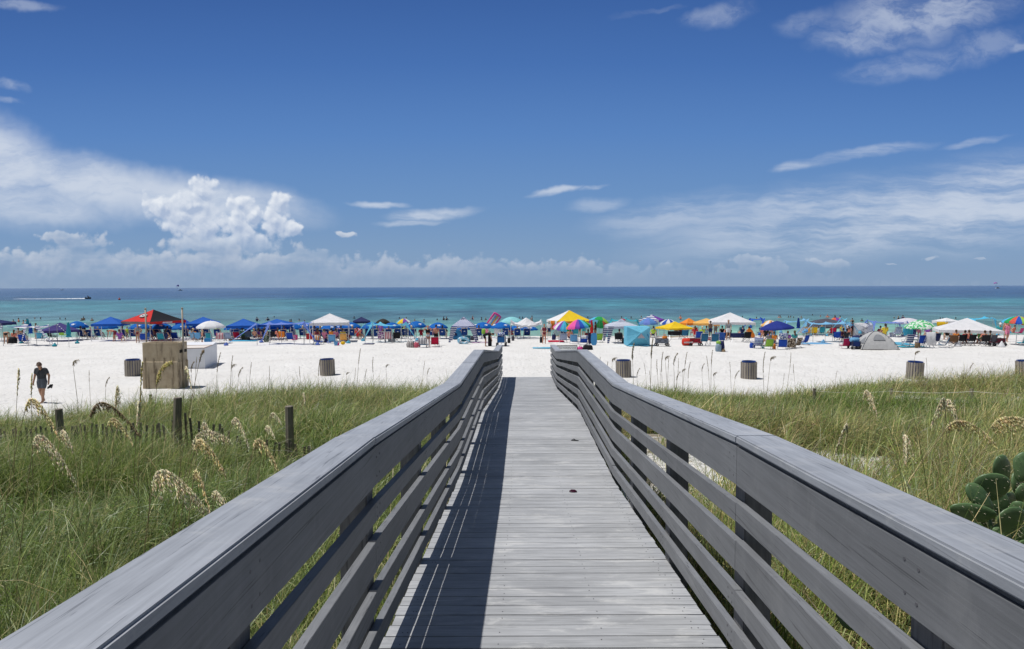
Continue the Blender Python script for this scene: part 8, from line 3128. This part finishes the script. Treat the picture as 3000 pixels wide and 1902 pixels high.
# seated ones, most seen from behind: (strip, x, base y, top, hips, hair, skin, pose, label)
for _rg, _x, _y, _tp, _hp, _hr, _sk, _po, _l in [
    (1, 265, 705, 'navy', 'navy', 'brown', 'tan', 'sit', 'person in navy seated in the royal blue chair under the striped shade'), (1, 165, 700, 'coral', 'coral', 'brown', 'red', 'sit_long', 'sunburnt person seated left under the striped shade'),
    (1, 215, 660, 'skin', 'navy', 'dark', 'tan', 'sit', 'bare-shouldered person at the back of the striped shade'), (1, 940, 665, 'skin', 'maroon', 'brown', 'tan', 'sit_long', 'tanned person seated at the right edge of the dusty purple tent'),
    (1, 970, 668, 'black', 'black', 'dark', 'red', 'sit', 'person in black seated next to the tanned one by the dusty purple tent'), (1, 1345, 700, 'purple', 'purple', 'brown', 'fair', 'sit', 'person in lilac seated under the blue canopy left of the red one'),
    (1, 1600, 690, 'pale blue', 'blue', 'straw', 'tan', 'sit_hat', 'person in a straw hat seated under the red and black tent'), (1, 1660, 690, 'blue', 'blue', 'brown', 'fair', 'sit', 'person in blue seated under the red and black tent'),
    (1, 1690, 670, 'black', 'black', 'dark', 'tan', 'sit', 'person in black shirt seated under the red and black tent'), (1, 1860, 690, 'navy', 'navy', 'dark', 'tan', 'sit_long', 'long-haired person seated under the right side of the red and black tent'),
    (2, 200, 545, 'maroon', 'navy', 'dark', 'brown', 'sit', 'person in maroon seated behind the rim of the concrete block'), (2, 575, 560, 'orange', 'navy', 'straw', 'tan', 'sit_hat', 'person in an orange top and straw hat left of the blond girl'),
    (2, 650, 550, 'grey', 'grey', 'grey', 'fair', 'sit', 'grey-haired person seated behind the blond girl'), (2, 545, 570, 'pale blue', 'pale blue', 'brown', 'fair', 'sit', 'person in pale blue seated left behind the blond girl'),
    (2, 1270, 560, 'green', 'green', 'brown', 'tan', 'sit_hat', 'person in a brown hat seated under the blue tent right of the white parasol'), (2, 1435, 565, 'skin', 'navy', 'blond', 'red', 'sit', 'bare-backed blond person under the periwinkle shade'),
    (2, 1560, 570, 'navy', 'navy', 'dark', 'fair', 'sit_long', 'dark-haired person in navy under the periwinkle shade'), (2, 1590, 560, 'white', 'navy', 'black', 'fair', 'sit_hat', 'person in white top and black hat under the periwinkle shade'),
    (2, 1760, 560, 'coral', 'coral', 'brown', 'red', 'sit_long', 'person in coral seated behind the black camp chair under the periwinkle shade'), (2, 1500, 560, 'purple', 'purple', 'brown', 'tan', 'sit', 'person in purple seated under the periwinkle shade'),
    (2, 2310, 565, 'maroon', 'maroon', 'dark', 'tan', 'sit_long', 'dark-haired person seated by the left leg of the white tent left of centre'),
    (3, 205, 690, 'black', 'black', 'dark', 'brown', 'sit', 'person in black seated inside the left half of the white tent left of centre'), (3, 440, 700, 'orange', 'orange', 'black', 'tan', 'sit_hat', 'person in orange with dark hat amid the white tent left of centre'),
    (3, 520, 715, 'pink', 'navy', 'brown', 'fair', 'sit', 'person in pink seated right of the one in orange'), (3, 640, 715, 'yellow', 'yellow', 'brown', 'tan', 'sit_hat', 'person in mustard by the front leg of the white tent left of centre'),
    (3, 710, 735, 'maroon', 'maroon', 'dark', 'tan', 'squat', 'person crouching on the right side of the white tent left of centre'), (3, 320, 715, 'pink', 'pink', 'brown', 'fair', 'sit', 'person with a pink floral towel left of the one in orange'),
    (3, 900, 690, 'red', 'red', 'brown', 'tan', 'sit', 'person in red seated right of the white tent left of centre'), (3, 1430, 650, 'navy', 'navy', 'dark', 'fair', 'sit', 'person in a dark cap seated in the blue chair under the aqua shade'),
    (3, 1585, 665, 'black', 'black', 'dark', 'tan', 'sit', 'person in black seated under the aqua shade, right of the striped chair'), (3, 1690, 665, 'charcoal', 'navy', 'dark', 'brown', 'sit_long', 'long-haired person seated under the right half of the aqua shade'),
    (3, 1880, 650, 'navy', 'white', 'black', 'fair', 'sit_hat', 'person in navy and white patterned top with dark hat right of the aqua shade'), (3, 2010, 660, 'red', 'red', 'straw', 'tan', 'sit_hat', 'person in red with a yellow hat left of the raised-arms woman'),
    (4, 325, 660, 'black', 'black', 'black', 'fair', 'sit_hat', 'person in black hat seated left of the striped cabana'), (4, 525, 670, 'navy', 'navy', 'dark', 'fair', 'sit', 'person with dark hair seated inside the striped cabana'), (4, 625, 640, 'skin', 'navy', 'blond', 'red', 'sit_hat', 'sunburnt person in a broad tan hat inside the striped cabana'),
    (4, 920, 655, 'white', 'blue', 'straw', 'tan', 'sit_hat', 'person in a straw hat right of the striped cabana'), (4, 1062, 640, 'pink', 'purple', 'brown', 'fair', 'sit', 'person in pink cap behind the bending person in black'), (4, 1260, 640, 'blue', 'blue', 'navy', 'fair', 'sit_hat', 'person in a blue cap in the white high-backed chair'),
    (4, 1400, 650, 'yellow', 'yellow', 'straw', 'fair', 'sit_hat', 'person in a straw hat right of the white high-backed chair'), (4, 1500, 655, 'maroon', 'maroon', 'brown', 'tan', 'sit', 'person in maroon seated behind the leg of the crumpled canopy'),
    (5, 190, 665, 'teal', 'teal', 'brown', 'tan', 'sit', 'person in teal under the leaning pink and blue parasol'), (5, 265, 660, 'navy', 'navy', 'brown', 'tan', 'sit_long', 'person in navy under the leaning pink and blue parasol'), (5, 420, 720, 'skin', 'navy', 'brown', 'red', 'sit', 'tanned person sitting between the two front parasols'),
    (5, 400, 680, 'skin', 'red', 'dark', 'tan', 'sit_long', 'tanned person behind the leaning parasol pole'), (5, 465, 655, 'blue', 'blue', 'dark', 'tan', 'sit', 'person in blue behind the two front parasols'), (5, 740, 740, 'maroon', 'maroon', 'brown', 'brown', 'sit_long', 'person in maroon seated left of the steel blue bodyboard'),
    (5, 1300, 740, 'grey', 'grey', 'dark', 'tan', 'sit', 'person in grey seated inside the fringed cabana'), (5, 1900, 640, 'navy', 'navy', 'dark', 'tan', 'sit', 'person in navy left of the bright yellow canopy leg'), (5, 1880, 660, 'lime', 'navy', 'dark', 'fair', 'sit', 'person in lime seated left of the grey wagon'),
    (6, 260, 645, 'maroon', 'maroon', 'brown', 'tan', 'sit', 'person in maroon seated under the bright yellow canopy'), (6, 200, 640, 'grey', 'grey', 'dark', 'fair', 'sit', 'person in grey seated at the black camp table'), (6, 520, 655, 'red', 'red', 'brown', 'red', 'sit_long', 'person in red seated right of the bright yellow canopy'),
    (6, 640, 665, 'lime', 'green', 'straw', 'tan', 'sit_hat', 'person in a lime shirt with sun hat under the pale orange tent'), (6, 720, 650, 'pale blue', 'pale blue', 'brown', 'fair', 'sit', 'person in pale blue under the pale orange tent'),
    (6, 990, 650, 'black', 'black', 'dark', 'tan', 'sit', 'person in black seated left of the man in the striped shirt'), (6, 1075, 675, 'coral', 'black', 'dark', 'tan', 'sit', 'person in coral in the black camp chair under the white tent'), (6, 1345, 640, 'navy', 'navy', 'dark', 'fair', 'sit', 'person in navy in the teal chair by the right leg of the white tent'),
    (6, 1460, 670, 'skin', 'navy', 'dark', 'red', 'sit_long', 'sunburnt person right of the white tent'), (6, 1720, 660, 'coral', 'grey', 'grey', 'red', 'sit', 'person reclining in the blue chair behind the deep blue parasol'), (6, 1760, 690, 'black', 'black', 'dark', 'tan', 'sit', 'person in black under the left of the deep blue parasol'),
    (6, 1810, 800, 'grey', 'navy', 'dark', 'tan', 'sit', 'person with dark hair in front of the deep blue parasol pole'), (6, 1905, 800, 'orange', 'navy', 'brown', 'tan', 'sit', 'person in orange under the deep blue parasol'), (6, 2140, 800, 'purple', 'navy', 'brown', 'fair', 'sit', 'person in lilac in the royal blue chair right of the lime one'),
    (6, 2260, 790, 'teal', 'teal', 'brown', 'red', 'sit_long', 'person in teal at the right edge of the deep blue parasol'),
    (7, 370, 610, 'green', 'green', 'dark', 'tan', 'sit', 'person in green at the waterline left of the yellow chair'), (7, 400, 615, 'grey', 'green', 'brown', 'tan', 'sit', 'person in grey at the waterline beside the one in green'), (7, 520, 600, 'green', 'green', 'brown', 'red', 'sit', 'person in green behind the yellow chair'),
    (7, 630, 620, 'navy', 'navy', 'blond', 'red', 'sit', 'blond person in navy under the caved-in grey canopy'), (7, 810, 630, 'red', 'navy', 'dark', 'tan', 'sit', 'person in red under the caved-in grey canopy'), (7, 1020, 720, 'maroon', 'navy', 'brown', 'tan', 'sit', 'person seated behind the crimson chair'),
    (7, 1085, 730, 'charcoal', 'navy', 'dark', 'tan', 'sit', 'person in charcoal behind the crimson chair'), (7, 1120, 640, 'coral', 'coral', 'brown', 'fair', 'sit_long', 'person in coral left of the white bird-print tent'), (7, 1660, 650, 'maroon', 'navy', 'dark', 'tan', 'sit', 'person in maroon seated behind the grey dome tent'),
    (7, 1770, 600, 'navy', 'navy', 'dark', 'tan', 'sit', 'person in navy behind the top of the grey dome tent'),
    (8, 470, 650, 'navy', 'navy', 'dark', 'fair', 'sit', 'person in navy beneath the left edge of the green spotted parasol'), (8, 700, 660, 'purple', 'grey', 'brown', 'fair', 'sit', 'person in purple right of the black parasol pole'), (8, 745, 650, 'grey', 'grey', 'grey', 'fair', 'sit', 'grey-haired person right of the black parasol pole'),
    (8, 930, 650, 'green', 'green', 'dark', 'tan', 'sit', 'person in green under the small white canopy'), (8, 1050, 700, 'black', 'white', 'black', 'fair', 'sit', 'person in black and white under the left edge of the big low white tent'), (8, 1200, 770, 'orange', 'navy', 'brown', 'red', 'sit', 'person in orange in the brown camp chair'),
    (8, 1330, 780, 'red', 'navy', 'dark', 'tan', 'sit', 'person in red under the left of the big low white tent'), (8, 1420, 775, 'coral', 'navy', 'brown', 'red', 'sit', 'sunburnt person second from left under the big low white tent'), (8, 1620, 775, 'green', 'navy', 'brown', 'tan', 'sit', 'person in green in the middle of the big low white tent'),
    (8, 1690, 780, 'coral', 'navy', 'brown', 'fair', 'sit', 'person in coral in the middle of the big low white tent'), (8, 1800, 785, 'grey', 'navy', 'dark', 'tan', 'sit', 'person in grey at the right of the big low white tent'), (8, 2215, 600, 'coral', 'coral', 'brown', 'tan', 'sit', 'person reclining by the water left of the pink chair'),
]:
    Pn(_l, _rg, _x, _y, _po, ((_x * 13) % 50) - 25, 1.75 if _po != 'squat' else 1.6, skin=_sk, top=_tp, hips=_hp, hair=_hr, sleeve=_tp if _x % 3 else None)

# ---- bathers: (strip, x, y of the waterline, share of the body above water, hair, skin)
_bath = [(1, 150, 478, 0.30, 'dark', 'tan'), (1, 210, 474, 0.42, 'brown', 'tan'), (1, 262, 492, 0.36, 'dark', 'tan'), (1, 298, 460, 0.24, 'brown', 'tan'), (1, 390, 440, 0.17, 'brown', 'red'), (1, 455, 440, 0.19, 'dark', 'brown'), (1, 672, 442, 0.17, 'dark', 'tan'),
         (1, 731, 444, 0.17, 'dark', 'brown'), (1, 912, 458, 0.24, 'brown', 'tan'), (1, 935, 454, 0.40, 'brown', 'tan'), (1, 1030, 458, 0.30, 'brown', 'tan'), (2, 1460, 296, 0.44, 'brown', 'red'), (2, 1612, 286, 0.36, 'dark', 'tan'), (2, 1700, 242, 0.14, 'dark', 'tan'),
         (2, 1925, 308, 0.26, 'dark', 'brown'), (2, 1945, 306, 0.26, 'dark', 'brown'), (2, 2055, 288, 0.2, 'brown', 'red'), (2, 2130, 304, 0.17, 'dark', 'tan'), (3, 828, 320, 0.24, 'dark', 'brown'), (3, 1628, 330, 0.2, 'dark', 'tan'), (3, 1745, 326, 0.2, 'black', 'tan'),
         (3, 1895, 366, 0.2, 'brown', 'tan'), (3, 2060, 384, 0.3, 'brown', 'red'), (3, 2292, 352, 0.16, 'dark', 'brown'), (4, 185, 356, 0.16, 'dark', 'brown'), (4, 300, 348, 0.36, 'dark', 'brown'), (4, 352, 348, 0.34, 'brown', 'tan'), (4, 812, 344, 0.42, 'brown', 'red'),
         (4, 968, 346, 0.28, 'dark', 'brown'), (4, 1040, 344, 0.24, 'blond', 'tan'), (4, 1265, 348, 0.3, 'dark', 'tan'), (4, 1640, 322, 0.2, 'dark', 'brown'), (4, 1692, 326, 0.22, 'dark', 'brown'), (4, 1858, 360, 0.5, 'brown', 'tan'), (4, 1832, 378, 0.34, 'dark', 'tan'),
         (5, 736, 320, 0.2, 'dark', 'brown'), (5, 1330, 318, 0.2, 'dark', 'brown'), (5, 1500, 318, 0.2, 'dark', 'brown'), (5, 1678, 306, 0.2, 'brown', 'tan'), (6, 262, 342, 0.46, 'dark', 'red'), (6, 1355, 306, 0.18, 'dark', 'brown'), (6, 1605, 326, 0.2, 'dark', 'tan'),
         (6, 1998, 304, 0.24, 'dark', 'brown'), (6, 2022, 304, 0.24, 'dark', 'brown'), (6, 2168, 306, 0.19, 'dark', 'brown'), (6, 2206, 304, 0.19, 'dark', 'brown'), (7, 150, 310, 0.14, 'brown', 'tan'), (7, 285, 310, 0.2, 'dark', 'tan'), (7, 485, 268, 0.15, 'dark', 'tan'),
         (7, 625, 292, 0.18, 'dark', 'tan'), (7, 750, 302, 0.32, 'dark', 'red'), (7, 880, 304, 0.28, 'dark', 'brown'), (7, 970, 316, 0.28, 'dark', 'brown'), (7, 1185, 396, 0.42, 'brown', 'tan'), (7, 1355, 370, 0.26, 'dark', 'brown'), (8, 118, 322, 0.16, 'brown', 'tan'),
         (8, 192, 330, 0.3, 'blond', 'tan'), (8, 272, 332, 0.4, 'brown', 'red'), (8, 930, 348, 0.24, 'dark', 'brown'), (8, 975, 342, 0.2, 'dark', 'brown'), (8, 1205, 330, 0.18, 'dark', 'brown'), (8, 1748, 322, 0.16, 'dark', 'brown'), (8, 1910, 420, 0.3, 'dark', 'tan')]
_anch = [(60, 'above the far left striped shade'), (120, 'left of the dusty purple tent'), (190, 'above the dusty purple tent'), (245, 'left of the blue canopy'), (750, 'between the two right-hand blue tents'), (790, 'above the periwinkle shade'),
         (870, 'left of the white tent'), (1040, 'above the slate navy canopy'), (1190, 'by the yellow parasol'), (1290, 'left of the striped cabana'), (1390, 'right of the striped cabana'), (1425, 'by the striped air mattress'), (1540, 'above the crumpled white canopy'),
         (1722, 'beside the yellow-orange tent'), (1835, 'above the fringed cabana'), (1990, 'left of the orange canopy'), (2195, 'right of a white tent peak'), (2300, 'by the closed blue parasol'), (2400, 'above the grey canopy'), (2510, 'right of the grey canopy'),
         (2640, 'above the scalloped parasol'), (2760, 'above the small white canopy'), (2905, 'by the cyan shade')]
_bl = {}
for _b in _bath:
    _sx = px(_b[0], _b[1], _b[2])[0]
    _k = min(_anch, key=lambda a: abs(a[0] - _sx))[1]
    _bl.setdefault(_k, []).append((_sx, _b))
for _k, _lst in _bl.items():
    _lst.sort(key=lambda q: q[0])
    for _i, (_sx, (_rg, _x, _y, _sh, _hr, _sk)) in enumerate(_lst):
        _p = G(*px(_rg, _x, _y), True)
        _what = 'bather with only head showing' if _sh < 0.23 else 'bather in to the shoulders' if _sh < 0.35 else 'bather standing chest-deep'
        _lab = '%s %s%s' % (_what, _k, '' if len(_lst) == 1 else (', left of two' if _i == 0 else ', right of two') if len(_lst) == 2 else ', %s from left of %d' % (ORD[_i], len(_lst)))
        _H = 1.72
        _p.z = SEA_Z - _H * (1 - _sh)
        person(_lab, _p, 'wade' if _sh > 0.3 and _i % 2 == 0 else 'stand', R((_x * 17) % 360), _H, skin=_sk, top='skin' if _x % 2 else ('navy', 'black', 'coral', 'teal')[_x % 4], hips='navy', hair=_hr, group='bathers in the shallow water')
